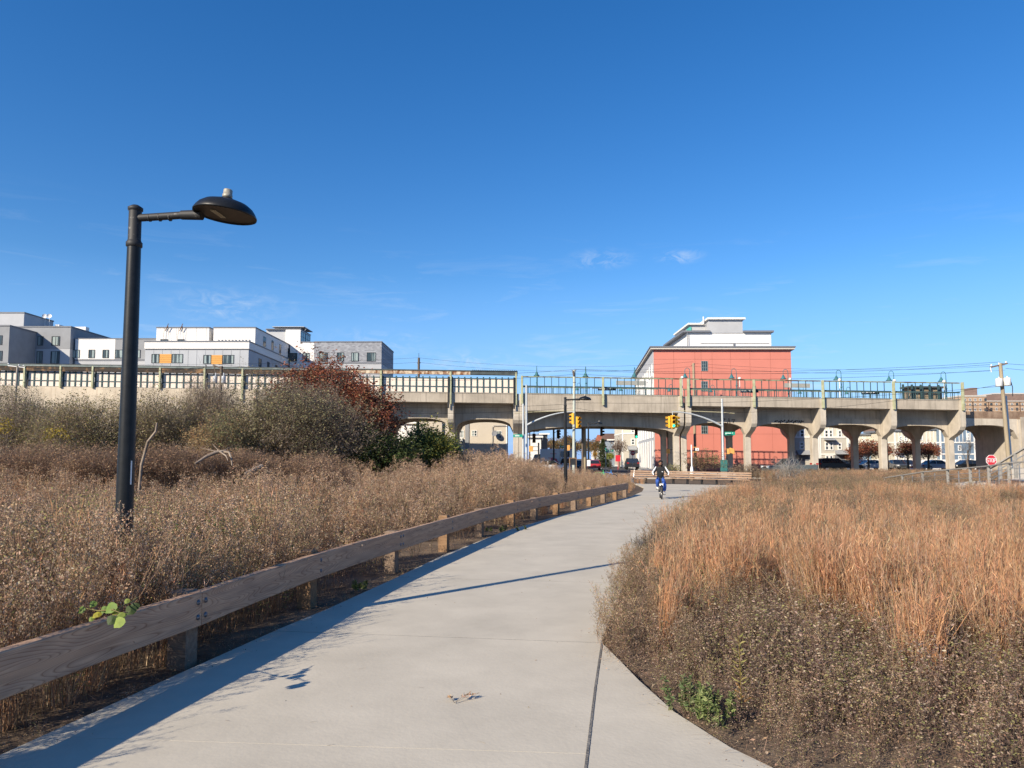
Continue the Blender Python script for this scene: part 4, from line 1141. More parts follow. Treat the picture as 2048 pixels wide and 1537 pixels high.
while x < fx1:
    m = MB(); m.box(x + 0.01, x + 2.35, 106, 106.05, 0.05, 1.45); m.build('panel', M_vinyl, fn); m = MB(); m.box(x + 2.36, x + 2.47, 105.97, 106.08, 0, 1.6); m.build('post', M_vinyl, fn); x += 2.48
# --- brick towers far right
M_tbr = brick_mat('tan_brick', (0.42, 0.29, 0.19), (0.36, 0.24, 0.15), (0.4, 0.32, 0.24), 0.6); M_bbr = brick_mat('brown_brick', (0.24, 0.16, 0.13), (0.19, 0.125, 0.1), (0.22, 0.17, 0.14), 0.6)
def tower(label, x0, x1, d, ytop, mm, win_rows, extra=()):
    t = thing('brick_tower', label, 'apartment tower', (X((x0 + x1) / 2, d), d + 6, 0))
    part(t, 'wall', mm, bx(x0, x1, d, d + 14, 0, Z(ytop, d))); part(t, 'coping', M_tan, (X(x0, d) - .2, X(x1, d) + .2, d - .2, d + 14.2, Z(ytop, d) + .003, Z(ytop, d) + .5))
    for yy in win_rows:
        k = x0 + 3.5
        while k < x1 - 3: pxwin(t, k, k + 4.2, yy, yy + 5.6, d, mx=2, fm=M_frw if (int(k) % 3) else M_fr, gm=M_gl, depth=0.06); k += 10.3
    for a, b, y0, dd, m2 in extra: part(t, 'roof_house', m2, bx(a, b, d + dd, d + dd + 6, Z(ytop, d), Z(y0, d + dd)))
    return t
tower('tan brick apartment tower with a tall brown chimney block on top', 1924, 1976, 255, 794, M_tbr, (797, 807, 817), ((1948, 1960, 776, 2, M_bbr),))
tower('tan brick apartment tower behind the wooden utility pole at the right edge', 1977, 2080, 262, 804.5, M_tbr, (806.5, 816, 825))
tower('dark brown brick tower block rising above the tan one at the right edge', 1994, 2085, 285, 789, M_bbr, ())
tower('distant brown brick block behind the houses, seen under the right arches', 1786, 1812, 240, 850, M_bbr, (853, 861), ((1745, 1757, 866, 4, M_bbr),))

# --- houses along the side street
def gable(label, px0, px1, d, ye, yr, mm, rm, wins=(), dep=9, along='x'):
    t = thing('gabled_house', label, 'house', (X((px0 + px1) / 2, d), d + dep / 2, 0))
    x0, x1 = X(px0, d), X(px1, d); ze, zr_ = Z(ye, d), Z(yr, d)
    part(t, 'wall', mm, (x0, x1, d, d + dep, 0, ze))
    m = MB()
    if along == 'x': m.extrude([(x0 - .4, d - .4, ze + .005), (x0 - .4, d + dep + .4, ze + .005), (x0 - .4, d + dep / 2, zr_)], (x1 - x0 + .8, 0, 0))
    else: m.extrude([(x0 - .4, d - .4, ze + .005), (x1 + .4, d - .4, ze + .005), ((x0 + x1) / 2, d - .4, zr_)], (0, dep + .8, 0))
    m.build('roof', rm, t)
    part(t, 'eaves', M_wb, (x0 - .35, x1 + .35, d - .44, d - .41, ze - .15, ze + .1))
    for a, b, t0, t1 in wins: pxwin(t, a, b, t0, t1, d, mx=1, my=2, fm=M_frw, gm=M_gl, fw=0.11, depth=0.06)
    return t
M_brr = mat('brown_shingle', (0.16, 0.095, 0.07), 0.9, var=0.2, scale=2); M_rdr = mat('red_tile', (0.36, 0.12, 0.06), 0.85, var=0.15, scale=2)
M_bgs = siding('blue_grey_siding', (0.27, 0.32, 0.37), 4)
town('townhouse', 'cream three storey corner townhouse at the side street, left of the red building', 1245, 1276, 128.0, 10.3, [(0.3, 3.0, M_lt, ''), (3.0, 5.9, M_lt, ''), (5.9, 10.3, M_cr, '')], [(1262, 1269, 858, 866), (1262, 1269.5, 878, 890)], [(1255, 1273, 892, 900)], [(1258, 1271, 902, 922)])
gable('blue grey house with a brown hipped roof on the side street', 1217, 1250, 140, 880, 866, M_bgs, M_brr, [(1228, 1234, 882, 893)])
gable('white house front with a small red tiled roof far down the side street', 1203, 1232, 165, 882, 869, M_white, M_rdr, [(1208, 1212, 888, 895)])
gable('far pale house gable beside the conifer on the side street', 1190, 1206, 190, 898, 889, M_white, M_wgrey, (), along='y')
gable('white clapboard house with a grey roof behind the parked van', 1060, 1082, 125, 874, 867, M_white, M_wgrey, [(1064, 1068, 878, 884)])
gable('dark slate house with a flat gable beside the white one, above the van', 1082, 1095, 128, 868, 866, mat('slate_siding', (0.10, 0.115, 0.13), 0.8), M_cap, [(1084, 1086, 877, 881)])

gable('white sided house left of the beige house, glimpsed under the left arch', 786, 833, 112, 846, 838, M_white, M_cap, [(808, 814, 852, 862), (822, 828, 852, 862)])
# ================================================================== street furniture
M_alu = mat('grey_painted_steel', (0.50, 0.53, 0.53), 0.45, metal=0.3, var=0.10, scale=2)
M_palep = mat('pale_green_pole_paint', (0.47, 0.50, 0.42), 0.6, col2=(0.36, 0.40, 0.36), scale=1.2, stretch=(3, 3, 0.5))
M_yel = mat('signal_yellow', (0.72, 0.40, 0.035), 0.5, var=0.08, scale=6)
M_ora = mat('signal_amber_housing', (0.72, 0.36, 0.10), 0.5, var=0.08, scale=6)
M_grn = glow('green_light', (0.03, 0.75, 0.42), 1.6)
M_ambl = mat('dark_lens', (0.10, 0.05, 0.02), 0.3)
M_redl = mat('dark_red_lens', (0.14, 0.03, 0.02), 0.3)
M_gsign = mat('street_sign_green', (0.012, 0.30, 0.20), 0.5, var=0.06)
M_cabg = mat('green_cabinet', (0.045, 0.17, 0.155), 0.5, var=0.12, scale=3)
M_wood = mat('utility_pole_wood', (0.38, 0.32, 0.22), 0.9, col2=(0.26, 0.21, 0.14), scale=2, stretch=(5, 5, 0.4), bump=0.4)
M_woodd = mat('dark_pole_wood', (0.12, 0.095, 0.075), 0.9, var=0.25, scale=2, stretch=(5, 5, 0.4))
M_can = mat('transformer_grey', (0.66, 0.67, 0.66), 0.5, var=0.06, scale=3)
M_wire = mat('black_cable', (0.02, 0.02, 0.022), 0.6)
UP = Vector((0, 0, 1))
def signal_head(par, c, face, mb_mat, lit=None, name='signal_head'):
    """three stacked lamps with visors, looking along `face`"""
    f = Vector(face).normalized(); s = f.cross(UP).normalized(); c = Vector(c)
    m = MB(); m.bbox(c, UP, s, f, (-0.52, 0.52), (-0.17, 0.17), (-0.12, 0.10), 0.03)
    for k in (-1, 0, 1):
        q = c + UP * (0.345 * k)
        pts = []
        for i in range(9):
            a = math.pi * (1.15 - 1.3 * i / 8)
            pts.append((math.cos(a), math.sin(a)))
        v = [q + s * (0.15 * x) + UP * (0.15 * y) + f * 0.10 for x, y in pts] + [q + s * (0.14 * x) + UP * (0.14 * y) + f * 0.33 for x, y in pts]
        m.add(v, [(i, i + 1, 10 + i, 9 + i) for i in range(8)]); m.add(v, [(9 + i, 10 + i, i + 1, i) for i in range(8)])
    h = m.build(name, mb_mat, par)
    for k, nm in ((1, 'red_lens'), (0, 'amber_lens'), (-1, 'green_lens')):
        q = c + UP * (0.345 * k) + f * 0.105
        mm = MB(); mm.lathe(q, f, [(0.135, 0), (0.11, 0.02), (0, 0.03)], 12)
        mm.build(nm, M_grn if (lit == 'green' and k == -1) else (M_redl if k == 1 else M_ambl), h)
    return h
def signal_pole(label, px, d, ytop, arm_px, arm_y, dirn, join_y, ybase=None):
    b = W(px, 900, d); b.z = 0
    t = thing('signal_pole', label, 'traffic signal', b)
    m = MB(); m.tube([b, b + UP * 0.5, Vector((b.x, d, Z(ytop, d)))], [0.16, 0.13, 0.085], 10); m.build('pole', M_alu, t)
    e = W(arm_px, arm_y, d); j = Vector((b.x, d, Z(join_y, d)))
    pts = []
    for k in range(13):
        q = k / 12; pts.append(Vector((j.x + (e.x - j.x) * q, d, j.z + (e.z - j.z) * (1 - (1 - q) ** 1.9))))
    m = MB(); m.tube(pts, [0.10 - 0.05 * k / 12 for k in range(13)], 8); m.build('mast_arm', M_alu, t)
    m = MB(); top = Vector((b.x, d, e.z - 0.05)); m.tube([top + Vector((-dirn * 1.1, 0, -0.1)), top, e + UP * 0.12], 0.035, 6); m.build('tie_rod', mat('brass_rod', (0.45, 0.41, 0.26), 0.5), t)
    return t, e
# right hand signal with the four sided yellow cluster
ts, e = signal_pole('grey signal pole whose long curved arm carries a four way yellow signal', 1446, 66.0, 798, 1345, 824, -1, 853)
m = MB(); m.tube([e, e - UP * 0.35], 0.04, 6); m.build('hanger', M_alu, ts)
c = e - UP * 0.92
m = MB(); m.box(c.x - 0.16, c.x + 0.16, c.y - 0.16, c.y + 0.16, c.z - 0.62, c.z + 0.6); m.build('cluster_core', M_yel, ts)
for f, off in (((0, -1, 0), (0, -0.28, 0)), ((1, 0.25, 0), (0.3, 0, 0)), ((-1, 0.25, 0), (-0.3, 0, 0)), ((0, 1, 0), (0, 0.28, 0))):
    signal_head(ts, c + Vector(off), f, M_yel, 'green' if f == (0, -1, 0) else None)
s0 = W(1449, 871, 65.8); m = MB(); m.box(s0.x, s0.x + 0.92, 65.7, 65.74, s0.z, s0.z + 0.30); m.box(s0.x + 0.15, s0.x + 0.55, 65.6, 65.7, s0.z + .1, s0.z + .14)
g = m.build('street_name_sign', M_gsign, ts)
m = MB(); q = s0.x + 0.06
for wd in (0.07, 0.06, 0.06, 0.05, 0.09, 0.06, 0.05, 0.06): m.box(q, q + wd - 0.018, 65.69, 65.7, s0.z + 0.09, s0.z + 0.22); q += wd
m.box(q + 0.1, q + 0.15, 65.69, 65.7, s0.z + 0.15, s0.z + 0.24); m.build('sign_lettering', M_wht, g)
m = MB(); s1 = W(1456, 903, 65.7)
m.bbox(s1 + Vector((-0.02, 0, 0)), (0, 0, 1), (1, 0, 0), (0, 1, 0), (-0.24, 0.24), (-0.05, 0.16), (-0.12, 0.12), 0.02); m.bbox(s1 + Vector((0.36, 0, 0.05)), (0, 0, 1), (1, 0, -0.35), (0, 1, 0), (-0.26, 0.2), (-0.2, 0.2), (-0.18, 0.18), 0.03)
m.beam(s1 + Vector((-0.4, 0, 0.2)), s1 + Vector((0.1, 0, 0.2)), 0.04, 0.04); m.beam(s1 + Vector((-0.4, 0, -0.22)), s1 + Vector((0.1, 0, -0.22)), 0.04, 0.04)
m.build('pedestrian_signal', M_ora, ts)
b = W(1447, 900, 65.6); zc0, zc1 = Z(943, 65.6), Z(920, 65.6)
cb = thing('signal_cabinet', 'dark green signal controller cabinet strapped to the grey signal pole', 'cabinet', (b.x, 65.5, zc0))
m = MB(); m.bbox((b.x, 65.55, 0), UP, (1, 0, 0), (0, 1, 0), (zc0, zc1), (-0.26, 0.26), (-0.2, 0.3), 0.03); m.build('housing', M_cabg, cb)
m = MB(); m.box(b.x - 0.24, b.x + 0.24, 65.33, 65.35, zc0 + 0.05, zc1 - 0.06); m.box(b.x + 0.17, b.x + 0.2, 65.3, 65.33, zc0 + 0.4, zc0 + 0.55); m.build('door', M_cabg, cb)
m = MB(); m.box(b.x - 0.2, b.x + 0.2, 65.4, 65.8, -0.1, zc0); m.build('plinth', M_walk, cb)
# small white push button pole
b = W(1383, 900, 57.0); b.z = 0
tp = thing('crossing_post', 'short white crossing post with an orange bracket and small sign', 'post', b)
m = MB(); m.tube([b - UP * .1, b + UP * 0.5], 0.16, 8); m.build('plinth', MATS['soil'], tp)
m = MB(); m.tube([b + UP * .5, b + UP * 1.05], [0.16, 0.09], 8); m.tube([b + UP * 1.05, Vector((b.x, 57, Z(890, 57)))], 0.05, 10); m.build('pole', M_wht, tp)
m = MB(); za, zb_ = Z(895, 57), Z(904.5, 57)
for z in (za, zb_): m.beam((b.x, 57, z), (b.x + 0.42, 57, z), 0.05, 0.05)
m.beam((b.x + 0.4, 57, zb_), (b.x + 0.4, 57, za), 0.05, 0.05); m.build('bracket', M_ora, tp)
m = MB(); m.box(b.x + 0.28, b.x + 0.55, 56.9, 56.95, zb_ + 0.1, za - 0.05); m.build('sign_plate', M_stick, tp)
m = MB(); m.box(b.x + 0.395, b.x + 0.435, 56.885, 56.899, zb_ + 0.16, za - 0.11); m.build('sign_mark', M_board, tp)
# left hand signal
tl, e = signal_pole('grey signal pole with a curved arm before the left double pier', 1053, 68.0, 770, 1147, 824, 1, 851)
signal_head(tl, W(1156, 845, 67.6), (0.55, -1, 0), M_yel); signal_head(tl, W(1146, 838, 68.2), (-1, 0.3, 0), M_yel)
b = W(1046.5, 900, 67.0); b.z = 0
t2 = thing('sign_pole', 'plain thin grey pole close left of the curved arm signal pole', 'pole', b)
m = MB(); m.tube([b, Vector((b.x, 67, Z(808, 67)))], [0.11, 0.085], 8); m.build('pole', M_alu, t2)
s0 = W(1026.5, 875, 66.8); m = MB(); m.box(s0.x, s0.x + 0.86, 66.75, 66.79, s0.z, s0.z + 0.26); g = m.build('street_name_sign', M_gsign, t2)
m = MB(); q = s0.x + 0.16
for wd in (0.06, 0.05, 0.07, 0.05, 0.06, 0.06, 0.05): m.box(q, q + wd - 0.015, 66.74, 66.75, s0.z + 0.08, s0.z + 0.19); q += wd
m.build('sign_lettering', M_wht, g)
# more signals beyond, under the span
def hang_signal(label, px, py, d, face, mt, lit=None, name='hanging_signal'):
    c = W(px, py, d); t = thing(name, label, 'traffic signal', c, 'signals beyond the viaduct')
    signal_head(t, c, face, mt, lit)
    m = MB(); m.tube([c + UP * 0.5, c + UP * 1.6], 0.035, 6); m.build('hanger', M_dk, t); return t
M_sgd = mat('dark_signal', (0.06, 0.045, 0.035), 0.6)
hang_signal('dark signal seen from the side below the far lamp head under the span', 1203, 864, 86, (1, 0.2, 0), M_sgd)
hang_signal('dark signal with its green light lit, close left of the red building', 1272.5, 868, 86, (0, -1, 0), M_sgd, 'green')
hang_signal('dark brown signal hanging left, before the white house behind the van', 1068, 877, 84, (0.2, -1, 0), M_sgd)
hang_signal('dark signal on a diagonal bracket near the middle of the span', 1116.5, 869, 88, (0.7, -1, 0), M_sgd)
b = W(1107.5, 900, 88); b.z = 0; t = thing('black_pole', 'thin black pole with a diagonal bracket left of the middle lamp', 'pole', b)
m = MB(); m.tube([b, Vector((b.x, 88, Z(855, 88)))], 0.11, 8); m.build('pole', M_dk, t)
m = MB(); m.beam((b.x, 88, Z(867, 88)), W(1124, 857, 88), 0.06, 0.06); m.build('bracket', M_dk, t)
for px, py, d, lb in ((1062, 898, 72, 'amber pedestrian signal low beside the left signal poles'), (1136, 896, 74, 'amber pedestrian signal between the middle lamp and the pale pole'), (1336, 903, 84, 'amber pedestrian signal against the shaded pier right of the span')):
    c = W(px, py, d); t = thing('pedestrian_signal', lb, 'pedestrian signal', c)
    m = MB(); m.bbox(c, UP, (1, 0, 0), (0, 1, 0), (-0.27, 0.27), (-0.2, 0.2), (-0.15, 0.15), 0.03); m.build('housing', M_ora, t)
    m = MB(); m.beam(c + Vector((0.1, 0.1, 0.2)), c + Vector((0.75, 0.3, 0.2)), 0.05, 0.05); m.beam(c + Vector((0.1, 0.1, -0.2)), c + Vector((0.75, 0.3, -0.2)), 0.05, 0.05); m.tube([(c.x + 0.75, d + 0.3, 0), (c.x + 0.75, d + 0.3, c.z + 0.6)], 0.08, 8); m.build('bracket', M_dk, t)
def street_sign(px, py, d, label, w=1.0, zc=None):
    c = W(px, py, d); t = thing('street_name_post', label, 'street sign', (c.x, d, 0))
    m = MB(); m.tube([(c.x, d, 0), (c.x, d, c.z + 0.1)], 0.045, 6); m.build('post', M_alu, t)
    m = MB(); m.box(c.x, c.x + w, d - 0.05, d - 0.02, c.z - 0.13, c.z + 0.13); m.box(c.x - 0.02, c.x + 0.02, d - 0.5, d + 0.4, c.z + 0.15, c.z + 0.38); m.build('plate', M_gsign, t)
    m = MB(); m.box(c.x + 0.15, c.x + w - 0.2, d - 0.06, d - 0.05, c.z - 0.04, c.z + 0.04); m.build('sign_lettering', M_wht, t)
street_sign(1211.5, 902, 98, 'small green street sign on a post before the conifer on the side street'); street_sign(1120, 893.5, 92, 'small green street sign over the white van right end')
M_sred = mat('stop_red', (0.60, 0.03, 0.05), 0.45, var=0.05)
def letters(m, txt, c, h, s, f):
    """block letters from straight strokes; c: centre, s: right, f: toward the reader"""
    G_ = {'S': [(1, 1, 0, 1), (0, 1, 0, .5), (0, .5, 1, .5), (1, .5, 1, 0), (1, 0, 0, 0)], 'T': [(0, 1, 1, 1), (.5, 1, .5, 0)], 'O': [(0, 0, 0, 1), (0, 1, 1, 1), (1, 1, 1, 0), (1, 0, 0, 0)], 'P': [(0, 0, 0, 1), (0, 1, 1, 1), (1, 1, 1, .48), (1, .48, 0, .48)]}
    w = h * 0.48; gap = h * 0.2; tot = len(txt) * w + (len(txt) - 1) * gap
    for k, ch in enumerate(txt):
        o = c + s * (-tot / 2 + k * (w + gap)) - UP * (h / 2)
        for (x0, y0, x1, y1) in G_[ch]:
            th = h * 0.085
            a, b_ = min(x0, x1) * w - th, max(x0, x1) * w + th
            m.obox(o, s, UP, f, (a, b_), (min(y0, y1) * h - th, max(y0, y1) * h + th), (0, 0.004))
def stop_sign(px, py, d, label, side=0.75):
    c = W(px, py, d); t = thing('stop_sign', label, 'stop sign', (c.x, d, 0))
    f = Vector((0, -1, 0)); s = Vector((1, 0, 0)); r = side / 2 / math.cos(R(22.5))
    oc = lambda rr, y: [(c.x + rr * math.cos(R(22.5 + 45 * k)), y, c.z + rr * math.sin(R(22.5 + 45 * k))) for k in range(8)]
    m = MB(); m.tube([(c.x, d + 0.04, -0.2), (c.x, d + 0.04, c.z + side / 2)], 0.035, 6); m.build('post', M_alu, t)
    m = MB(); m.extrude(oc(r, d), (0, -0.012, 0)); m.build('border', M_wht, t)
    m = MB(); m.extrude(oc(r * 0.92, d - 0.0121), (0, -0.003, 0)); m.build('plate', M_sred, t)
    m = MB(); letters(m, 'STOP', c + f * 0.0155, side * 0.34, s, f); m.build('lettering', M_wht, t)
stop_sign(1982.5, 921, 52, 'bright red STOP sign behind the ramp railing at the right', 0.74)
stop_sign(1265.5, 906.5, 94, 'small distant STOP sign in front of the corner townhouse', 0.62)
c = W(1236, 917, 105); m = MB(); m.box(c.x - 0.35, c.x + 0.35, 105, 105.03, c.z - 0.45, c.z + 0.45); m.tube([(c.x, 105.05, 0), (c.x, 105.05, c.z)], 0.04, 6)
single(m, 'red_notice_board', M_sred, 'plain red notice board on the side street right of the bright shrub', 'notice board', (c.x, 105, 0))
# notice board between posts
c = W(1146, 924, 46); t = thing('notice_board', 'black notice board on timber posts at the edge of the meadow', 'notice board', (c.x, 46, 0))
m = MB(); m.box(c.x - 0.17, c.x + 0.17, 46, 46.05, c.z - 0.2, c.z + 0.2); m.build('board', M_dk, t)
m = MB(); m.box(c.x - 0.24, c.x - 0.18, 45.97, 46.08, -0.1, c.z + 0.28); m.box(c.x + 0.18, c.x + 0.22, 45.97, 46.08, -0.1, c.z + 0.24); m.box(c.x - 0.24, c.x + 0.24, 45.99, 46.07, c.z + 0.2, c.z + 0.25); m.build('frame', M_post, t)

# ---- utility poles and their wires
def pole(label, px, d, ytop, r0, r1, m_, lean=0.0):
    b = W(px, 900, d); b.z = -0.2; top = Vector((b.x + lean, d, Z(ytop, d)))
    t = thing('utility_pole', label, 'utility pole', (b.x, d, 0))
    m = MB(); m.tube([b, b.lerp(top, 0.5), top], [r0, (r0 + r1) / 2, r1], 12); m.build('pole', m_, t)
    return t, top
pr, topr = pole('wooden utility pole with crossarm and two pale transformers at the right edge', 2018, 57, 727, 0.16, 0.13, M_wood, -0.35)
m = MB(); m.beam((topr.x - 0.75, 57.1, topr.z - 0.32), (topr.x + 0.5, 56.9, topr.z - 0.02), 0.10, 0.12); m.build('crossarm', M_woodd, pr)
m = MB()
for k in (-0.7, -0.1, 0.45): m.lathe((topr.x + k, 57, topr.z - 0.1 + k * 0.2), UP, [(0.05, 0), (0.07, 0.06), (0.05, 0.1), (0.06, 0.14), (0, 0.18)], 8)
m.tube([(topr.x - 0.78, 57, topr.z - 0.3), (topr.x - 0.72, 57, topr.z - 0.7)], 0.04, 6); m.build('insulator', M_can, pr)
for px, y0, y1 in ((1998.5, 758, 773.5), (2015, 755, 772)):
    c = W(px, y1, 56.8); m = MB(); m.lathe(c, UP, [(0, 0), (0.22, 0.0), (0.25, 0.03), (0.25, 0.55), (0.22, 0.62), (0, 0.64)], 16); m.lathe(c + UP * .62, UP, [(0.05, 0), (0.05, 0.12), (0, 0.13)], 8); m.build('transformer', M_can, pr)
m = MB(); c = W(2021, 770, 56.8); m.tube([c + UP * 0.4, c + Vector((0.15, 0, -0.2)), c + Vector((0.12, 0, -0.9))], 0.03, 5); m.build('jumper_cable', M_dk, pr)
b = W(2022, 900, 58); t = thing('conduit_pole', 'slim grey pole close behind the wooden utility pole', 'pole', (b.x, 58, 0))
m = MB(); m.tube([(b.x, 58, -0.1), (b.x - 0.2, 58, Z(792, 58))], [0.11, 0.08], 8); m.build('pole', M_alu, t)
pc, topc = pole('pale green painted utility pole between the two middle lamps', 1147, 70, 741, 0.15, 0.125, M_palep, 0.12)
m = MB(); m.beam((topc.x - 0.25, 70, topc.z - 0.0), (topc.x + 0.22, 70, topc.z + 0.03), 0.07, 0.07); m.tube([(topc.x - 0.12, 69.9, topc.z - 0.1), (topc.x - 0.05, 69.85, topc.z - 0.55)], 0.1, 8)
for z in (1.0, 1.4): m.lathe((topc.x, 70, topc.z - z * 1.2), UP, [(0.14, 0), (0.15, 0.03), (0.14, 0.06)], 10)
m.build('fittings', M_woodd, pc)
pl_, topl = pole('dark utility pole with two grey transformers over the thicket at the left', 437, 60, 733, 0.15, 0.12, M_woodd, 0.05)
for px in (430.5, 447):
    c = W(px, 767, 59.9); m = MB(); m.lathe(c, UP, [(0, 0), (0.15, 0.0), (0.175, 0.03), (0.175, 0.52), (0.15, 0.6), (0, 0.62)], 14); m.lathe(c + UP * .6, UP, [(0.04, 0), (0.05, 0.25), (0, 0.26)], 8); m.build('transformer', mat('transformer_blue_grey', (0.40, 0.43, 0.46), 0.5), pl_)
m = MB(); m.beam(topl + Vector((-0.7, 0, 0.1)), topl + Vector((0.2, 0, -0.25)), 0.1, 0.1); m.beam(topl + Vector((-0.6, 0, 0.0)), topl + Vector((-0.5, 0, -0.5)), 0.06, 0.06); m.build('crossarm', M_woodd, pl_)
pf, topf = pole('thin grey utility pole with insulators at the far left edge', 22, 60, 733, 0.10, 0.085, mat('grey_pole_wood', (0.30, 0.27, 0.23), 0.9, var=0.2, scale=3), 0.2)
m = MB(); m.beam(topf + Vector((-0.8, 0, 0.05)), topf + Vector((0.6, 0, -0.1)), 0.06, 0.06)
for k in (-0.75, 0.12, 0.5): m.ball((topf.x + k, 60, topf.z + 0.1 - 0.12 * k), 0.07)
m.build('insulator', M_can, pf)
pb, topb = pole('wooden utility pole top standing above the rusted canopy, left of the wide span', 836, 95, 716, 0.17, 0.15, M_woodd)
m = MB(); m.tube([topb, topb + UP * 0.6], 0.03, 5); m.beam(topb + Vector((-0.2, 0, -0.7)), topb + Vector((0.25, 0, -0.65)), 0.08, 0.1); m.build('fittings', M_dk, pb)
pq, topq = pole('wooden utility pole in front of the red building', 1390, 94, 727, 0.17, 0.15, M_wood)
m = MB(); m.beam(topq + Vector((-0.3, 0, -0.3)), topq + Vector((0.2, 0, -0.1)), 0.07, 0.08); m.build('fittings', M_woodd, pq)
pu, topu = pole('weathered utility pole under the wide span right of the pale green pole', 1169.5, 84, 857, 0.17, 0.15, M_wood)
pt, topt = pole('dark utility pole beside the weathered one under the wide span', 1165, 82, 856, 0.13, 0.11, M_woodd)
pz, topz = pole('distant street light pole behind the arches at the right', 1774, 90, 868, 0.10, 0.08, M_dk)
m = MB(); m.tube([topz, topz + Vector((1.0, 0, 0.9)), topz + Vector((1.2, 0, 0.95))], 0.05, 6); m.build('arm', M_dk, pz)
def wire(label, a, b, sag, r=0.012, n=16):
    a, b = Vector(a), Vector(b); pts = [a.lerp(b, k / n) - UP * (4 * sag * (k / n) * (1 - k / n)) for k in range(n + 1)]
    m = MB(); m.tube(pts, r, 4, smooth=False)
    single(m, 'overhead_wire', M_wire, label, 'cable', a, 'overhead wires along the viaduct')
cw = topc
for lab, a, b, s in (
    ('wire from the right pole crossarm end to the pale green pole top', topr + Vector((-0.7, 0, -0.1)), cw + Vector((0.2, 0, 0.05)), 0.55),
    ('highest wire between the right wooden pole and the pale green pole', topr + Vector((0.0, 0, 0.1)), cw + Vector((0, 0, 0.12)), 0.5),
    ('wire hanging from the drop insulator of the right pole to the pale green pole', topr + Vector((-0.7, 0, -0.55)), cw + Vector((0.1, 0, -0.35)), 0.6),
    ('upper wire from the pale green pole to the dark transformer pole', cw + Vector((-0.2, 0, 0.05)), topl + Vector((-0.3, 0, 0.15)), 0.7),
    ('second wire from the pale green pole to the dark transformer pole', cw + Vector((-0.1, 0, -0.4)), topl + Vector((-0.1, 0, -0.1)), 0.8),
    ('wire from the dark transformer pole top to the far left grey pole', topl, topf, 0.45),
    ('wire from the dark transformer pole crossarm to the far left grey pole', topl + Vector((-0.5, 0, 0)), topf + Vector((-0.6, 0, 0)), 0.4),
    ('wire leaving the far left grey pole out of the picture', topf, topf + Vector((-28, 2, 0.6)), 0.5),
    ('upper wire leaving the right wooden pole toward the right edge', topr, topr + Vector((16, -4, -0.4)), 0.4),
    ('lower wire leaving the right wooden pole toward the right edge', topr + Vector((0.4, 0, -0.4)), topr + Vector((17, -4, -1.3)), 0.4),
    ('cable from below the right transformers to the right signal pole', topr - UP * 1.65, W(1446, 826, 66), 0.5),
    ('cable from below the right transformers to the middle of the pale green pole', topr - UP * 1.8, cw - UP * 3.1, 0.5),
    ('upper cable crossing the left arches to the dark transformer pole', cw - UP * 3.2, topl - UP * 2.6, 0.6),
    ('lower cable crossing the left arches to the dark transformer pole', cw - UP * 3.6, topl - UP * 3.0, 0.7),
    ('cable across the wide span between right signal pole and pale green pole', W(1446, 834, 66), cw - UP * 3.6, 0.4),
    ('upper wire running left from the pole behind the rusted canopy', topb, topb + Vector((-60, 0, -0.4)), 0.7),
    ('lower wire running left from the pole behind the rusted canopy', topb - UP * .6, topb + Vector((-60, 0, -1.0)), 0.7),
    ('upper wire behind the platform, ending at the pole before the red building', topb, topq + Vector((0, 0, 0.2)), 0.9),
    ('lower wire behind the platform, ending at the pole before the red building', topb - UP * .6, topq - UP * 0.4, 0.9),
    ('upper wire running right across the red building from its pole', topq, topq + Vector((40, 0, -0.3)), 0.7),
    ('lower wire running right across the red building from its pole', topq - UP * .4, topq + Vector((40, 0, -0.9)), 0.7)):
    wire(lab, a, b, s)

# ================================================================== ramp railing and concrete ramp at the right
M_grw = wood_mat('grey_rail_timber', (0.36, 0.345, 0.31), (0.25, 0.235, 0.21), 1.0)
rr = thing('ramp_railing', 'grey timber and steel railing of the ramp at the right edge', 'railing', (18.5, 30, 0))
RA = [Vector((20.6, 40.5, 0.0)), Vector((20.3, 38.0, 0)), Vector((20.0, 35.6, 0)), Vector((19.7, 33.2, 0)), Vector((19.45, 30.9, 0)), Vector((19.3, 29.0, 0)), Vector((19.25, 27.4, 0)), Vector((19.2, 26.0, 0)), Vector((19.2, 24.8, 0))]
ty = [(1770, 956), (1805, 951), (1845, 944.5), (1895, 940), (1940, 936), (1977, 932.5), (2017, 926.5), (2060, 923), (2100, 919)]
tops = []
for p, (px, py) in zip(RA, ty):
    q = W(px, py, p.y); tops.append(Vector((q.x, p.y, q.z)))
for k, q in enumerate(tops):
    m = MB(); m.bbox((q.x, q.y, 0), UP, (1, 0, 0), (0, 1, 0), (-0.2, q.z - 0.02), (-0.045, 0.045), (-0.045, 0.045), 0.008); m.build('post', M_grw, rr)
for a, b in zip(tops[:-1], tops[1:]):
    m = MB(); m.beam(a, b, 0.14, 0.045); m.build('top_rail', M_grw, rr)
    m = MB()
    for dz in (0.22, 0.42, 0.62): m.beam(a - UP * dz, b - UP * dz, 0.018, 0.018)
    c = a.lerp(b, 0.5); m.beam(c - UP * 0.1, c - UP * 0.85, 0.03, 0.03); m.build('steel_infill', M_stl, rr)
r2 = thing('stair_railing', 'second railing of the ramp, climbing steeply to the right beside the STOP sign', 'railing', (20, 30, 0))
st = [W(px, py, dd) for px, py, dd in ((1978, 938, 31.0), (2000, 926, 30.4), (2030, 908, 29.8), (2062, 889, 29.2), (2110, 860, 28.4))]
for a, b in zip(st[:-1], st[1:]):
    m = MB(); m.beam(a, b, 0.13, 0.05); m.build('top_rail', M_grw, r2)
    m = MB()
    for dz in (0.25, 0.48): m.beam(a - UP * dz, b - UP * dz, 0.03, 0.03)
    m.build('steel_infill', M_stl, r2)
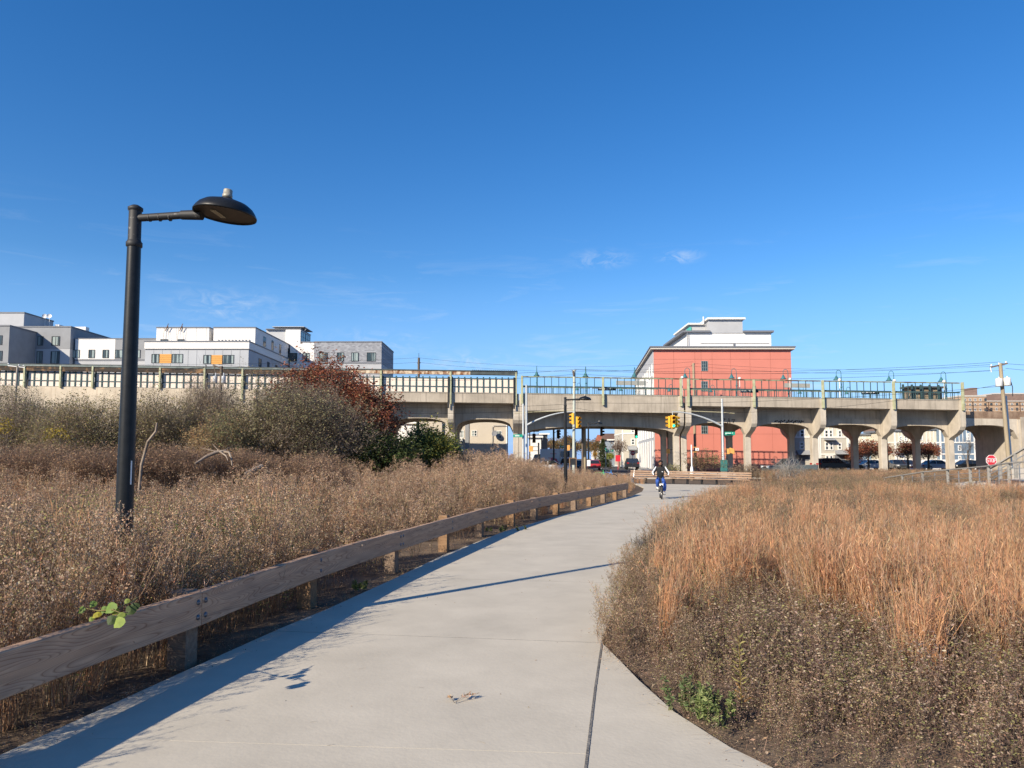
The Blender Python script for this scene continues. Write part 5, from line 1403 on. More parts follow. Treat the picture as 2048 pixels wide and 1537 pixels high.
for q in st[1:]:
    m = MB(); m.bbox((q.x, q.y, 0), UP, (1, 0, 0), (0, 1, 0), (0, q.z - 0.02), (-0.05, 0.05), (-0.05, 0.05), 0.008); m.build('post', M_grw, r2)
m = MB()
ra = [W(px, py, dd) for px, py, dd in ((1930, 973, 32.0), (1977, 968, 30.5), (2017, 965.5, 29.0), (2060, 963, 27.4), (2120, 960, 26.2))]
for a, b in zip(ra[:-1], ra[1:]):
    m.add([(a.x, a.y - .15, -0.3), (b.x, b.y - .15, -0.3), (b.x, b.y - .15, b.z), (a.x, a.y - .15, a.z), (a.x + 0.3, a.y + 2.2, a.z), (b.x + 0.3, b.y + 2.2, b.z)], [(0, 1, 2, 3), (3, 2, 5, 4)])
m2 = m; m2.add([(ra[0].x, ra[0].y - .15, -.3), (ra[0].x, ra[0].y - .15, ra[0].z), (ra[0].x + .3, ra[0].y + 2.2, ra[0].z), (ra[0].x + .3, ra[0].y + 2.2, -.3)], [(0, 1, 2, 3)])
single(m2, 'concrete_ramp', mat('ramp_concrete', (0.50, 0.46, 0.40), 0.9, scale=1.5), 'pale concrete ramp wall under the railing at the right edge', 'ramp', (20, 29, 0))
m = MB(); m.box(X(2036, 33), X(2120, 33), 33, 33.5, -0.2, Z(937, 33)); single(m, 'landing', MATS['ramp_concrete'], 'pale concrete landing behind the steep railing', 'landing', (22, 33, 0))
# parked bicycles far along the meadow
M_tyre = mat('tyre_rubber', (0.018, 0.018, 0.019), 0.85, var=0.2)
M_chr = mat('bright_metal', (0.55, 0.55, 0.54), 0.3, metal=0.8)
def bicycle(name, label, loc, rz, paint, group=None):
    t = local_thing(name, label, 'bicycle', loc, rz, group); Rw = 0.31
    for y in (-0.5, 0.5):
        m = MB(); m.tube([(0, y + Rw * math.cos(a), Rw + Rw * math.sin(a)) for a in [2 * math.pi * k / 24 for k in range(25)]], 0.028, 8, cap=False); w = m.build('wheel', M_tyre, t)
        m = MB()
        for k in range(12):
            a = math.pi * 2 * k / 12; m.tube([(0.01, y, Rw), (0, y + (Rw - .03) * math.cos(a), Rw + (Rw - .03) * math.sin(a))], 0.004, 3)
        m.tube([(-.05, y, Rw), (.05, y, Rw)], 0.025, 8); m.tube([(0, y + (Rw - .035) * math.cos(a), Rw + (Rw - .035) * math.sin(a)) for a in [2 * math.pi * k / 24 for k in range(25)]], 0.012, 6, cap=False); m.build('rim', M_chr, w)
    m = MB(); hd = (0, -0.36, 0.78); bb = (0, 0.02, 0.30); sd = (0, 0.16, 0.74)
    for a, b in ((hd, bb), (bb, sd), (sd, (0, -0.37, 0.72)), ((0.045, 0.5, Rw), bb), ((-0.045, 0.5, Rw), bb), ((0.04, 0.5, Rw), (0, 0.14, 0.68)), ((-0.04, 0.5, Rw), (0, 0.14, 0.68))): m.tube([a, b], 0.02, 8)
    m.build('frame', paint, t)
    m = MB(); m.tube([(0.05, -0.5, Rw), (0.055, -0.43, 0.60), (0.03, -0.40, 0.64)], 0.02, 8); m.tube([(-0.05, -0.5, Rw), (-0.055, -0.43, 0.60), (-0.03, -0.40, 0.64)], 0.02, 8); m.box(-0.075, 0.075, -0.45, -0.38, 0.60, 0.66); m.tube([(0, -0.40, 0.64), (0, -0.34, 0.92)], 0.022, 8); m.build('fork', paint, t)
    m = MB(); m.box(-0.08, 0.08, -0.46, -0.40, 0.59, 0.68); m.build('fork_crown', M_wht if paint == M_dk else paint, t)
    m = MB(); m.tube([(-0.33, -0.26, 0.99), (-0.20, -0.30, 0.99), (-0.07, -0.34, 0.93), (0.07, -0.34, 0.93), (0.20, -0.30, 0.99), (0.33, -0.26, 0.99)], 0.014, 8); m.tube([(-0.34, -0.25, 0.99), (-0.22, -0.29, 0.99)], 0.02, 8); m.tube([(0.34, -0.25, 0.99), (0.22, -0.29, 0.99)], 0.02, 8); m.build('handlebar', M_dk, t)
    m = MB(); m.tube([sd, (0, 0.20, 0.86)], 0.015, 8); m.tube([(0, 0.06, 0.88), (0, 0.2, 0.88), (0, 0.32, 0.89)], [0.03, 0.07, 0.09], 8); m.build('saddle', M_dk, t)
    m = MB(); m.tube([(-0.09, 0.02, 0.30), (0.09, 0.02, 0.30)], 0.02, 8); m.beam((0.09, 0.02, 0.30), (0.10, -0.10, 0.19), 0.02, 0.03); m.beam((-0.09, 0.02, 0.30), (-0.10, 0.14, 0.41), 0.02, 0.03); m.box(0.09, 0.20, -0.14, -0.06, 0.17, 0.195); m.box(-0.20, -0.09, 0.10, 0.18, 0.395, 0.42); m.build('pedals', M_dk, t)
    return t
pg = mat('green_bike_paint', (0.10, 0.42, 0.14), 0.4); pbp = mat('blue_bike_paint', (0.05, 0.22, 0.55), 0.4)
q = W(1196, 955, 50); bicycle('parked_bicycle', 'green bicycle parked among orange grass near the end of the rail', (q.x, 50, 0), R(80), pg)
q = W(1212, 955, 50.6); bicycle('parked_bicycle', 'blue bicycle parked among orange grass near the end of the rail', (q.x, 50.6, 0), R(95), pbp)

# ================================================================== vehicles
M_cgl = mat('car_glass', (0.02, 0.025, 0.03), 0.06, spec=0.9, var=0.2)
M_hl = mat('headlamp', (0.75, 0.76, 0.75), 0.15, var=0.05)
M_tl = mat('tail_lamp', (0.35, 0.02, 0.02), 0.3)
def car(name, label, loc, rz, paint, kind='sedan', L=4.5, Wd=1.78, group='parked and waiting cars'):
    t = local_thing(name, label, 'car' if kind != 'pickup' else 'pickup truck', loc, rz, group)
    # x is forward
    prof = {'sedan': ([(-.5, .30), (-.5, .62), (-.47, .86), (-.30, .93), (.20, .90), (.44, .78), (.5, .62), (.5, .30)], [(-.36, .90), (-.24, 1.34), (-.10, 1.42), (.06, 1.40), (.24, .90)]),
            'suv': ([(-.5, .38), (-.5, .85), (-.49, 1.02), (.22, 1.02), (.45, .92), (.5, .72), (.5, .38)], [(-.48, 1.0), (-.44, 1.60), (-.32, 1.68), (.05, 1.66), (.24, 1.0)]),
            'pickup': ([(-.5, .42), (-.5, 1.02), (-.12, 1.02), (.16, 1.02), (.44, .98), (.5, .80), (.5, .42)], [(-.12, 1.0), (-.10, 1.55), (-.04, 1.66), (.08, 1.64), (.21, 1.0)])}[kind]
    lo, hi = prof
    m = MB()
    w = Wd / 2
    def loft(poly, w0, inset):
        n = len(poly); secs = []
        for y, sc, dz in ((-w0, inset, -0.0), (-w0 + 0.10, 1, 0.0), (w0 - 0.10, 1, 0.0), (w0, inset, 0.0)):
            cx = sum(p[0] for p in poly) / n; cz = sum(p[1] for p in poly) / n
            secs.append([((cx + (x - cx) * sc) * L, y, cz + (z - cz) * sc) for x, z in poly])
        vs = [v for s_ in secs for v in s_]
        fs = [tuple(range(n)), tuple(range(4 * n - 1, 3 * n - 1, -1))]
        for a in range(3):
            for k in range(n): fs.append((a * n + k, (a + 1) * n + k, (a + 1) * n + (k + 1) % n, a * n + (k + 1) % n))
        return vs, fs
    vs, fs = loft(lo, w, 0.96); m.add(vs, fs); m.build('body', paint, t)
    # cabin: glass with painted roof and pillars
    m = MB(); n = len(hi); rows = []
    for y_b, y_t, sgn in ((w - .04, w - .22, 1), (w - .04, w - .22, -1)):
        rows.append([(x * L, sgn * (y_b if z < 1.06 else y_t), z) for x, z in hi])
    m.add(rows[0] + rows[1], [tuple(range(n)), tuple(range(2 * n - 1, n - 1, -1))] + [(k, n + k, n + (k + 1) % n, (k + 1) % n) for k in range(n)]); m.build('glazing', M_cgl, t)
    m = MB(); top = [p for p in hi if p[1] > 1.25]
    for a, b in zip(top[:-1], top[1:]):
        m.add([(a[0] * L, -(w - .2), a[1] + .012), (b[0] * L, -(w - .2), b[1] + .012), (b[0] * L, w - .2, b[1] + .012), (a[0] * L, w - .2, a[1] + .012)], [(0, 1, 2, 3)])
    for sgn in (1, -1):
        for (xa, za), (xb, zb) in ((hi[0], hi[1]), (hi[-1], hi[-2])):
            m.beam((xa * L, sgn * (w - .03), za), (xb * L, sgn * (w - .2), zb), 0.06, 0.06)
        xm = (hi[1][0] + hi[-2][0]) / 2 - 0.02; m.beam((xm * L, sgn * (w - .03), hi[0][1]), (xm * L, sgn * (w - .2), top[0][1]), 0.05, 0.06)
    m.build('roof', paint, t)
    for x in (-0.31, 0.31):
        for sgn in (1, -1):
            m = MB(); m.lathe((x * L, sgn * (w - .20), .33), (0, sgn, 0), [(0.18, 0.0), (0.33, 0.0), (0.34, 0.03), (0.34, 0.18), (0.31, 0.22), (0.21, 0.22)], 20); wh = m.build('wheel', M_tyre, t)
            m = MB(); m.lathe((x * L, sgn * (w - .20), .33), (0, sgn, 0), [(0.21, 0.205), (0.16, 0.19), (0.05, 0.20), (0, 0.205)], 12); m.build('rim', M_chr, wh)
    zl = lo[-2][1] + 0.02
    for sgn in (1, -1):
        m = MB(); m.box(L * .47, L * .503, sgn * w * .84 - .19, sgn * w * .84 + .13 * 1, zl - .06, zl + .1); m.build('headlight', M_hl, t)
        m = MB(); m.box(-L * .503, -L * .48, sgn * w * .82 - .16, sgn * w * .82 + .13, lo[1][1] + .02, lo[1][1] + .18); m.build('tail_light', M_tl, t)
    m = MB(); m.box(L * .5, L * .503 + .01, -.42, .42, zl - .12, zl + .02); m.box(-L * .503 - .01, -L * .5, -.24, .24, lo[1][1] - .08, lo[1][1] + .06); m.build('grille', M_board, t)
    return t
P_ = lambda n, c: mat(n, c, 0.28, var=0.03, spec=0.6)
def at(px, d): return (X(px, d), d, 0.0)
car('parked_pickup', 'dark grey green pickup truck parked along the street behind a bare grey shrub', at(1578, 73.5), R(180), P_('pickup_grey', (0.085, 0.105, 0.105)), 'pickup', 5.0, 1.9)
car('parked_suv', 'black SUV parked left of the shaded rear column, before the cream townhouse', at(1668, 96), R(0), P_('black_car', (0.012, 0.013, 0.015)), 'suv', 4.3)
car('parked_car', 'dark saloon car half hidden behind the black SUV, before the cream townhouse', at(1688, 99.4), R(2), P_('dark_car', (0.02, 0.022, 0.026)), 'sedan', 4.4)
car('parked_car', 'silver white car parked in front of the vinyl fence below the first red tree', at(1737, 103), R(180), P_('silver_car', (0.55, 0.56, 0.58)), 'sedan', 4.3)
car('parked_car', 'dark grey car facing the camera right of the third arch pier', at(1793, 104), R(-95), P_('grey_car', (0.06, 0.065, 0.07)), 'sedan', 4.4)
car('parked_car', 'dark maroon car beside the grey one below the second red tree', at(1810, 104), R(-80), P_('maroon_car', (0.05, 0.018, 0.02)), 'sedan', 4.3)
car('parked_car', 'silver blue car under the right arch, left of the blue house', at(1872, 100), R(0), P_('silver_blue_car', (0.42, 0.46, 0.52)), 'sedan', 4.5)
car('parked_car', 'black low car at the far right arch behind the ramp railing', at(1930, 100), R(180), P_('black_car', (0.012, 0.013, 0.015)), 'sedan', 4.3)
car('waiting_car', 'white and silver estate car beside the white van at the side street', at(1103, 86), R(0), P_('white_car', (0.66, 0.68, 0.70)), 'sedan', 4.3)
car('parked_car', 'white car behind the pale green utility pole', at(1141, 96), R(70), P_('white_car', (0.66, 0.68, 0.70)), 'suv', 4.2)
car('parked_car', 'dark blue grey car right of the pale green utility pole', at(1158, 92), R(-95), P_('blue_grey_car', (0.07, 0.085, 0.11)), 'sedan', 4.3)
car('driving_car', 'red car seen from behind driving away down the side street', at(1187, 104), R(86), P_('red_car', (0.38, 0.03, 0.035)), 'sedan', 4.4)
car('parked_car', 'dark car parked at the kerb left of the far STOP sign', at(1263, 108), R(86), P_('dark_car', (0.02, 0.022, 0.026)), 'suv', 4.3)
car('parked_car', 'small dark car far down the side street before the conifer', at(1207, 135), R(-92), P_('black_car', (0.012, 0.013, 0.015)), 'sedan', 4.3)
# white box van with faded red print
v = local_thing('delivery_van', 'white box van with a faded red print on its side', 'van', at(1103, 97), 0.0)
m = MB(); m.bbox((0, 0, 0), (1, 0, 0), (0, 1, 0), (0, 0, 1), (-1.5, 3.1), (-1.0, 1.0), (0.65, 2.85), 0.06); m.build('box', P_('van_white', (0.78, 0.77, 0.76)), v)
m = MB(); m.extrude([(-2.9, -0.95, 0.5), (-1.52, -0.95, 0.5), (-1.52, -0.95, 2.2), (-2.2, -0.95, 2.15), (-2.5, -0.95, 1.4), (-2.9, -0.95, 1.25)], (0, 1.9, 0)); m.build('cab', P_('van_cab', (0.10, 0.105, 0.115)), v)
m = MB(); m.box(-2.35, -1.65, -0.97, -0.951, 1.45, 2.0); m.box(1.0, 2.3, -1.02, -1.001, 1.8, 2.55); m.build('window', M_cgl, v)
for x in (-2.2, 2.0):
    for s_ in (1, -1):
        m = MB(); m.lathe((x, s_ * 0.75, .36), (0, s_, 0), [(0.18, 0.0), (0.36, 0.0), (0.37, 0.2), (0.2, 0.22)], 18); m.build('wheel', M_tyre, v)
m = MB(); red = mat('faded_red_print', (0.62, 0.14, 0.18), 0.6, var=0.2, scale=4)
for (x, z, r) in ((-0.6, 1.0, 0.3), (-0.2, 1.05, 0.34), (0.25, 1.0, 0.3), (0.6, 1.05, 0.3), (0.1, 1.5, 0.26), (0.45, 1.4, 0.24)): m.lathe((x, -1.0, z), (0, -1, 0), [(r, 0.004), (r * .6, 0.006), (0, 0.007)], 14)
m.box(-0.2, 0.6, -1.008, -1.001, 2.2, 2.27); m.box(-0.5, -0.1, -1.008, -1.001, 1.65, 1.72); m.build('side_print', red, v)
# ================================================================== cyclist
def skin_obj(name, pts, edges, rad, mt, parent, sub=1, root=0):
    me = bpy.data.meshes.new(name); me.from_pydata(pts, edges, []); me.materials.append(mt)
    o = bpy.data.objects.new(name, me); C.objects.link(o)
    if parent: o.parent = parent
    sm = o.modifiers.new('skin', 'SKIN'); sm.use_smooth_shade = True
    sv = me.skin_vertices[0].data if me.skin_vertices else None
    if sv is None:
        me.attributes  # layer is created with the modifier
    for i, r in enumerate(rad):
        v_ = me.skin_vertices[0].data[i]
        v_.radius = (r, r) if not hasattr(r, '__len__') else r
        v_.use_root = (i == root)
    ss = o.modifiers.new('subdivision', 'SUBSURF'); ss.levels = sub; ss.render_levels = sub
    return o
RP = W(1320.5, 900, 31.4); RP.z = 0.02
M_bfork = mat('white_fork', (0.75, 0.75, 0.74), 0.4)
BK = bicycle('bicycle', 'dark bicycle with a white fork ridden toward the camera on the path', RP, R(-8), M_dk)
M_skin = mat('skin', (0.23, 0.115, 0.07), 0.55, var=0.08, scale=12)
M_jkt = mat('black_jacket', (0.022, 0.023, 0.026), 0.8, var=0.25, scale=14)
M_strp = mat('white_sleeve', (0.78, 0.79, 0.80), 0.75, var=0.05)
M_jean = mat('blue_trousers', (0.035, 0.095, 0.36), 0.85, var=0.2, scale=10)
M_shoe = mat('white_trainers', (0.72, 0.71, 0.66), 0.7, var=0.08)
M_hair = mat('black_hair', (0.012, 0.010, 0.009), 0.8)
PS = local_thing('person', 'cyclist in a black jacket with white sleeves and blue trousers, riding toward the camera', 'person', RP, R(-8))
# joints (rider faces -y)
hipz, hipy = 0.92, 0.20
pel = (0, hipy, hipz); ch1 = (0, 0.12, 1.12); ch2 = (0, 0.05, 1.30); nk = (0, 0.0, 1.42); hd0 = (0, -0.03, 1.49)
shl, shr = (-0.17, 0.03, 1.36), (0.17, 0.03, 1.36)
ell, elr = (-0.33, -0.02, 1.16), (0.33, -0.02, 1.14)
wrl, wrr = (-0.30, -0.20, 1.02), (0.30, -0.20, 1.02)
hpl, hpr = (-0.09, hipy, 0.90), (0.09, hipy, 0.90)
knl, knr = (-0.16, -0.16, 0.78), (0.17, -0.12, 0.60)
anl, anr = (-0.13, 0.11, 0.50), (0.15, -0.06, 0.27)
b_pts = [pel, ch1, ch2, nk, hd0, shl, ell, wrl, shr, elr, wrr, hpl, knl, anl, hpr, knr, anr]
b_ed = [(0, 1), (1, 2), (2, 3), (3, 4), (2, 5), (5, 6), (6, 7), (2, 8), (8, 9), (9, 10), (0, 11), (11, 12), (12, 13), (0, 14), (14, 15), (15, 16)]
b_rad = [.12, .115, .13, .05, .05, .065, .042, .028, .065, .042, .028, .08, .06, .035, .08, .06, .035]
# hands: palm and five fingers closing over each grip
for sx, w_ in ((-1, 7), (1, 10)):
    wp = b_pts[w_]; pi = len(b_pts); palm = (wp[0] + sx * 0.0, wp[1] - 0.055, wp[2] + 0.0)
    b_pts.append(palm); b_rad.append(.026); b_ed.append((w_, pi))
    for k in range(4):
        fx = palm[0] + (k - 1.5) * 0.019; n0 = len(b_pts); ln = (0.9, 1.0, 0.95, 0.8)[k]
        b_pts += [(fx, palm[1] - 0.028 * ln, palm[2] + 0.006), (fx, palm[1] - 0.045 * ln, palm[2] - 0.022 * ln), (fx, palm[1] - 0.022, palm[2] - 0.040 * ln)]
        b_rad += [.0095, .009, .008]; b_ed += [(pi, n0), (n0, n0 + 1), (n0 + 1, n0 + 2)]
    n0 = len(b_pts); b_pts += [(palm[0] - sx * 0.038, palm[1] + 0.005, palm[2] - 0.01), (palm[0] - sx * 0.045, palm[1] - 0.012, palm[2] - 0.036)]
    b_rad += [.011, .009]; b_ed += [(pi, n0), (n0, n0 + 1)]
body = skin_obj('body', b_pts, b_ed, b_rad, M_skin, PS, 1)
# head with face
m = MB(); hc = (0, -0.055, 1.58)
m.ball(hc, 0.078, 0.098, 0.118, 16, 12)
m.ball((0, -0.085, 1.515), 0.058, 0.058, 0.055, 12, 8)
m.ball((0, -0.160, 1.565), 0.016, 0.022, 0.026, 8, 6)
for s_ in (1, -1): m.ball((s_ * 0.078, -0.045, 1.575), 0.012, 0.022, 0.034, 8, 6)
hd = m.build('head', M_skin, PS)
m = MB()
for s_ in (1, -1): m.ball((s_ * 0.031, -0.140, 1.592), 0.012, 0.010, 0.008, 8, 6)
m.build('eyes', mat('eye', (0.05, 0.04, 0.035), 0.2), hd)
m = MB(); m.ball((0, -0.137, 1.522), 0.026, 0.012, 0.008, 8, 6); m.build('mouth', mat('lips', (0.20, 0.08, 0.065), 0.5), hd)
m = MB(); m.lathe((0, -0.045, 1.60), (0, 0.12, 1), [(0.094, 0.0), (0.101, 0.02), (0.097, 0.06), (0.075, 0.10), (0.035, 0.125), (0, 0.13)], 18); m.build('hat', M_hair, PS)
m = MB(); m.ball((0, -0.105, 1.488), 0.055, 0.045, 0.035, 12, 8); m.ball((0.07, -0.02, 1.50), 0.03, 0.06, 0.08, 10, 8); m.ball((-0.07, -0.02, 1.50), 0.025, 0.06, 0.07, 10, 8); m.build('hair', M_hair, PS)
jp = [(0, 0.19, 0.90), (0, 0.12, 1.10), (0, 0.05, 1.29), (0, 0.0, 1.41), shl, ell, (-0.302, -0.17, 1.035), shr, elr, (0.302, -0.17, 1.035)]
skin_obj('jacket', jp, [(0, 1), (1, 2), (2, 3), (2, 4), (4, 5), (5, 6), (2, 7), (7, 8), (8, 9)], [(.17, .14), (.165, .135), (.175, .135), .075, .085, .068, .048, .085, .068, .048], M_jkt, PS, 2)
for s_, a, b_, c_ in ((-1, shl, ell, wrl), (1, shr, elr, wrr)):
    A1, B1, C1 = Vector(a), Vector(b_), Vector(c_)
    o_ = Vector((s_ * 0.030, -0.062, 0.035)); o2 = Vector((s_ * 0.026, -0.052, 0.02))
    m = MB(); m.tube([A1 + o_ * 1.1 + UP * .03, A1.lerp(B1, .5) + o_, B1 + o2 * 1.05, B1.lerp(C1, .6) + o2 * .8, B1.lerp(C1, .86) + o2 * .55], [0.022, 0.034, 0.032, 0.026, 0.018], 10); m.build('sleeve_stripe', M_strp, PS)
m = MB(); m.ball((0.075, -0.105, 1.20), 0.035, 0.015, 0.018, 8, 6); m.build('chest_patch', M_strp, PS)
tp_ = [(0, 0.20, 0.88), hpl, knl, (-0.131, 0.10, 0.53), hpr, knr, (0.15, -0.055, 0.31)]
skin_obj('trousers', tp_, [(0, 1), (1, 2), (2, 3), (0, 4), (4, 5), (5, 6)], [.13, .10, .088, .075, .10, .088, .078], M_jean, PS, 2)
for (x, y, z) in ((-0.14, 0.09, 0.445), (0.15, -0.10, 0.22)):
    m = MB(); m.tube([(x, y + 0.08, z + 0.02), (x, y + 0.02, z + 0.035), (x, y - 0.06, z + 0.015), (x, y - 0.15, z + 0.0)], [0.035, 0.05, 0.045, 0.03], 12); m.build('shoe', M_shoe, PS)

for o in (BK, PS): o.scale = (0.94, 0.94, 0.94)
# ================================================================== vegetation
rng = np.random.default_rng(11)
class PB:
    """plant pieces with a colour for every corner"""
    def __init__(s): s.v = []; s.f = []; s.c = []
    def ribbon(s, pts, w0, w1, col, side=None):
        pts = [np.asarray(p, float) for p in pts]; n = len(pts)
        d = pts[-1] - pts[0]
        if side is None:
            a = rng.uniform(0, 2 * math.pi); side = np.array([math.cos(a), math.sin(a), 0.0])
        b = len(s.v)
        for i, p in enumerate(pts):
            w = w0 + (w1 - w0) * i / (n - 1)
            s.v += [tuple(p - side * w / 2), tuple(p + side * w / 2)]; s.c += [col, col]
        for i in range(n - 1): s.f.append((b + 2 * i, b + 2 * i + 1, b + 2 * i + 3, b + 2 * i + 2))
    def leaf(s, p, d, L, w, col, tilt=None):
        p = np.asarray(p, float); d = np.asarray(d, float); d = d / (np.linalg.norm(d) + 1e-9)
        r = rng.normal(size=3); sd = np.cross(d, r); sd /= (np.linalg.norm(sd) + 1e-9)
        up = np.cross(sd, d)
        b = len(s.v); m = p + d * L * 0.5 + up * L * 0.08
        s.v += [tuple(p), tuple(m - sd * w / 2), tuple(p + d * L), tuple(m + sd * w / 2)]
        s.c += [col] * 4; s.f.append((b, b + 1, b + 2, b + 3))
    def mesh(s, name, m):
        me = bpy.data.meshes.new(name); me.from_pydata(s.v, [], s.f); me.materials.append(m)
        a = me.color_attributes.new('Col', 'FLOAT_COLOR', 'POINT')
        arr = np.ones((len(s.v), 4), np.float32); arr[:, :3] = np.asarray(s.c, np.float32); a.data.foreach_set('color', arr.ravel())
        me.update(); return me
def jit(c, k=0.15):
    f = rng.uniform(1 - k, 1 + k); return tuple(max(0.004, x * f * rng.uniform(0.94, 1.06)) for x in c)
def pick(pal): return jit(pal[rng.integers(len(pal))])
def rdir(el0=-0.3, el1=1.0):
    a = rng.uniform(0, 2 * math.pi); z = rng.uniform(el0, el1); r = math.sqrt(max(0, 1 - z * z)); return np.array([r * math.cos(a), r * math.sin(a), z])

M_dry = attr_mat('dry_plant', 0.85, 0.28, 0.1, (0.82, 1.12))
M_leaf = attr_mat('leaf', 0.6, 0.22, 0.25, (0.8, 1.15))
TAN = [(.51, .345, .222), (.44, .285, .178), (.58, .435, .30), (.34, .22, .138), (.50, .33, .24)]
GREYB = [(.40, .28, .185), (.34, .23, .15), (.46, .34, .235), (.27, .18, .115), (.34, .28, .145)]
ORG = [(.57, .305, .155), (.48, .26, .14), (.62, .38, .21), (.41, .24, .145), (.52, .36, .22), (.53, .27, .155)]
PURP = [(.22, .15, .12), (.30, .205, .155), (.40, .30, .22), (.48, .38, .28), (.17, .115, .09), (.27, .225, .11), (.36, .235, .16)]
OLIV = [(.26, .26, .10), (.32, .30, .12), (.36, .32, .15), (.21, .21, .085)]
GRN = [(.11, .15, .045), (.15, .19, .065), (.19, .22, .085), (.085, .11, .04)]

def stem_pts(h, lean, bend=0.1, n=5):
    a = rng.uniform(0, 2 * math.pi); d = np.array([math.cos(a), math.sin(a), 0]); b = rng.normal(size=3) * bend; b[2] = 0
    return [d * lean * h * (t ** 1.3) + b * h * math.sin(math.pi * t) * 0.5 + np.array([0, 0, h * t]) for t in np.linspace(0, 1, n)]
def along(pts, t):
    n = len(pts) - 1; i = min(n - 1, int(t * n)); f = t * n - i; return pts[i] * (1 - f) + pts[i + 1] * f
def make_aster(h, pal, stemcol, stems=5, tufts=1.0, tl=(0.010, 0.024), branchy=10, brl=0.22, spread=0.35):
    p = PB()
    for _ in range(stems):
        hh = h * rng.uniform(0.7, 1.05); sp = stem_pts(hh, rng.uniform(0.05, spread), 0.12)
        base = rng.normal(size=3) * 0.05; base[2] = 0; sp = [q + base for q in sp]
        p.ribbon(sp, 0.007, 0.003, jit(stemcol))
        for k in range(branchy):
            t = rng.uniform(0.28, 1.0); q = along(sp, t); d = rdir(0.25, 0.95); L = brl * rng.uniform(0.5, 1.15) * (1.15 - 0.5 * t)
            mid = q + d * L * 0.55; end = q + d * L + np.array([0, 0, L * 0.15])
            p.ribbon([q, mid, end], 0.0045, 0.002, jit(stemcol))
            for j in range(int(7 * tufts)):
                u = rng.uniform(0.25, 1.05); c = q + (end - q) * u + rng.normal(size=3) * 0.012
                p.leaf(c, rdir(-0.5, 1), rng.uniform(*tl), rng.uniform(*tl) * 0.8, pick(pal))
    return p
def make_bluestem(h, n=74, pal=ORG, lean=0.20):
    p = PB()
    for _ in range(n):
        hh = h * rng.uniform(0.6, 1.08); sp = stem_pts(hh * (1 if rng.random() > .12 else .8), rng.uniform(0.02, lean) if rng.random() > .12 else rng.uniform(.35, .85), 0.06, 4)
        base = rng.normal(size=3) * 0.055; base[2] = 0; sp = [q + base for q in sp]
        c = pick(pal); p.ribbon(sp, 0.0048, 0.0022, c)
        if rng.random() < 0.8:
            for k in range(3):
                t = rng.uniform(0.45, 1.0); q = along(sp, t); d = rdir(0.6, 1); p.leaf(q, d, rng.uniform(0.05, 0.12), 0.007, jit(c))
    for _ in range(10):
        d = rdir(0.1, 0.7); q = np.array([rng.normal() * .05, rng.normal() * .05, 0.03]); L = rng.uniform(.15, .35)
        p.ribbon([q, q + d * L * .6, q + d * L + np.array([0, 0, -0.08])], 0.006, 0.002, pick(GREYB))
    return p
def make_plume(h, pal=TAN):
    p = PB()
    for _ in range(4):
        hh = h * rng.uniform(0.65, 1.05); sp = stem_pts(hh, rng.uniform(0.02, 0.18), 0.06, 6)
        base = rng.normal(size=3) * 0.09; base[2] = 0; sp = [q + base for q in sp]
        p.ribbon(sp, 0.009, 0.003, pick(GREYB))
        for k in range(26):
            t = rng.uniform(0.5, 1.0); q = along(sp, t); d = rdir(0.1, 0.8); L = (1.08 - t) * 0.36 * rng.uniform(0.6, 1.2) + 0.03
            e = q + d * L; p.ribbon([q, e], 0.003, 0.002, pick(GREYB))
            for j in range(5): p.leaf(q + (e - q) * rng.uniform(.2, 1.05) + rng.normal(size=3) * .012, rdir(-.4, 1), rng.uniform(.014, .03), rng.uniform(.007, .014), pick(pal))
        for k in range(10):
            t = rng.uniform(0.05, 0.6); q = along(sp, t); p.leaf(q, rdir(-.6, .5), rng.uniform(.04, .09), .010, pick(GREYB))
    return p
def make_low(h, pal, n=9, lw=(0.016, 0.034)):
    p = PB()
    for _ in range(n):
        hh = h * rng.uniform(0.5, 1.1); sp = stem_pts(hh, rng.uniform(0.1, 0.5), 0.15, 4)
        base = rng.normal(size=3) * 0.07; base[2] = 0; sp = [q + base for q in sp]
        p.ribbon(sp, 0.006, 0.003, jit((.16, .11, .085)))
        for k in range(13):
            t = rng.uniform(0.1, 1.0); q = along(sp, t); l = rng.uniform(*lw)
            p.leaf(q, rdir(-.5, .8), l * 1.5, l * 0.75, pick(pal))
    return p
def make_litter():
    p = PB()
    for _ in range(26):
        q = np.array([rng.normal() * .16, rng.normal() * .16, 0.004 + rng.uniform(0, .015)]); 
        if rng.random() < .45:
            a = rng.uniform(0, 6.28); L = rng.uniform(.04, .16); p.ribbon([q, q + np.array([math.cos(a) * L, math.sin(a) * L, rng.uniform(0, .03)])], .004, .002, pick(TAN))
        else: p.leaf(q, rdir(0, .3), rng.uniform(.012, .03), rng.uniform(.008, .018), pick(PURP + TAN))
    return p

protos = {}
def family(nm, makers, m):
    col = bpy.data.collections.new('plants_' + nm)
    for k, pb in enumerate(makers):
        o = bpy.data.objects.new('%s_%02d' % (nm, k), pb.mesh(nm, m)); col.objects.link(o)
    protos[nm] = (col, len(makers))
STM = (.26, .17, .11)
family('aster', [make_aster(1.0, TAN + [(.5, .42, .31)], STM, 5, 1.5) for _ in range(3)] + [make_aster(1.0, TAN + GREYB + OLIV[:2], STM, 5, 1.45) for _ in range(3)], M_dry)
family('weed', [make_aster(1.0, GREYB, STM, 5, 1.3, (0.010, 0.022), 12, .16, .22) for _ in range(3)] + [make_aster(1.0, GREYB + OLIV, (.22, .16, .10), 5, 1.3, (.010, .024), 11, .18, .28) for _ in range(2)], M_dry)
DRK = [(.30, .22, .15), (.24, .175, .12), (.36, .27, .185), (.185, .13, .095), (.26, .225, .12), (.39, .295, .21)]
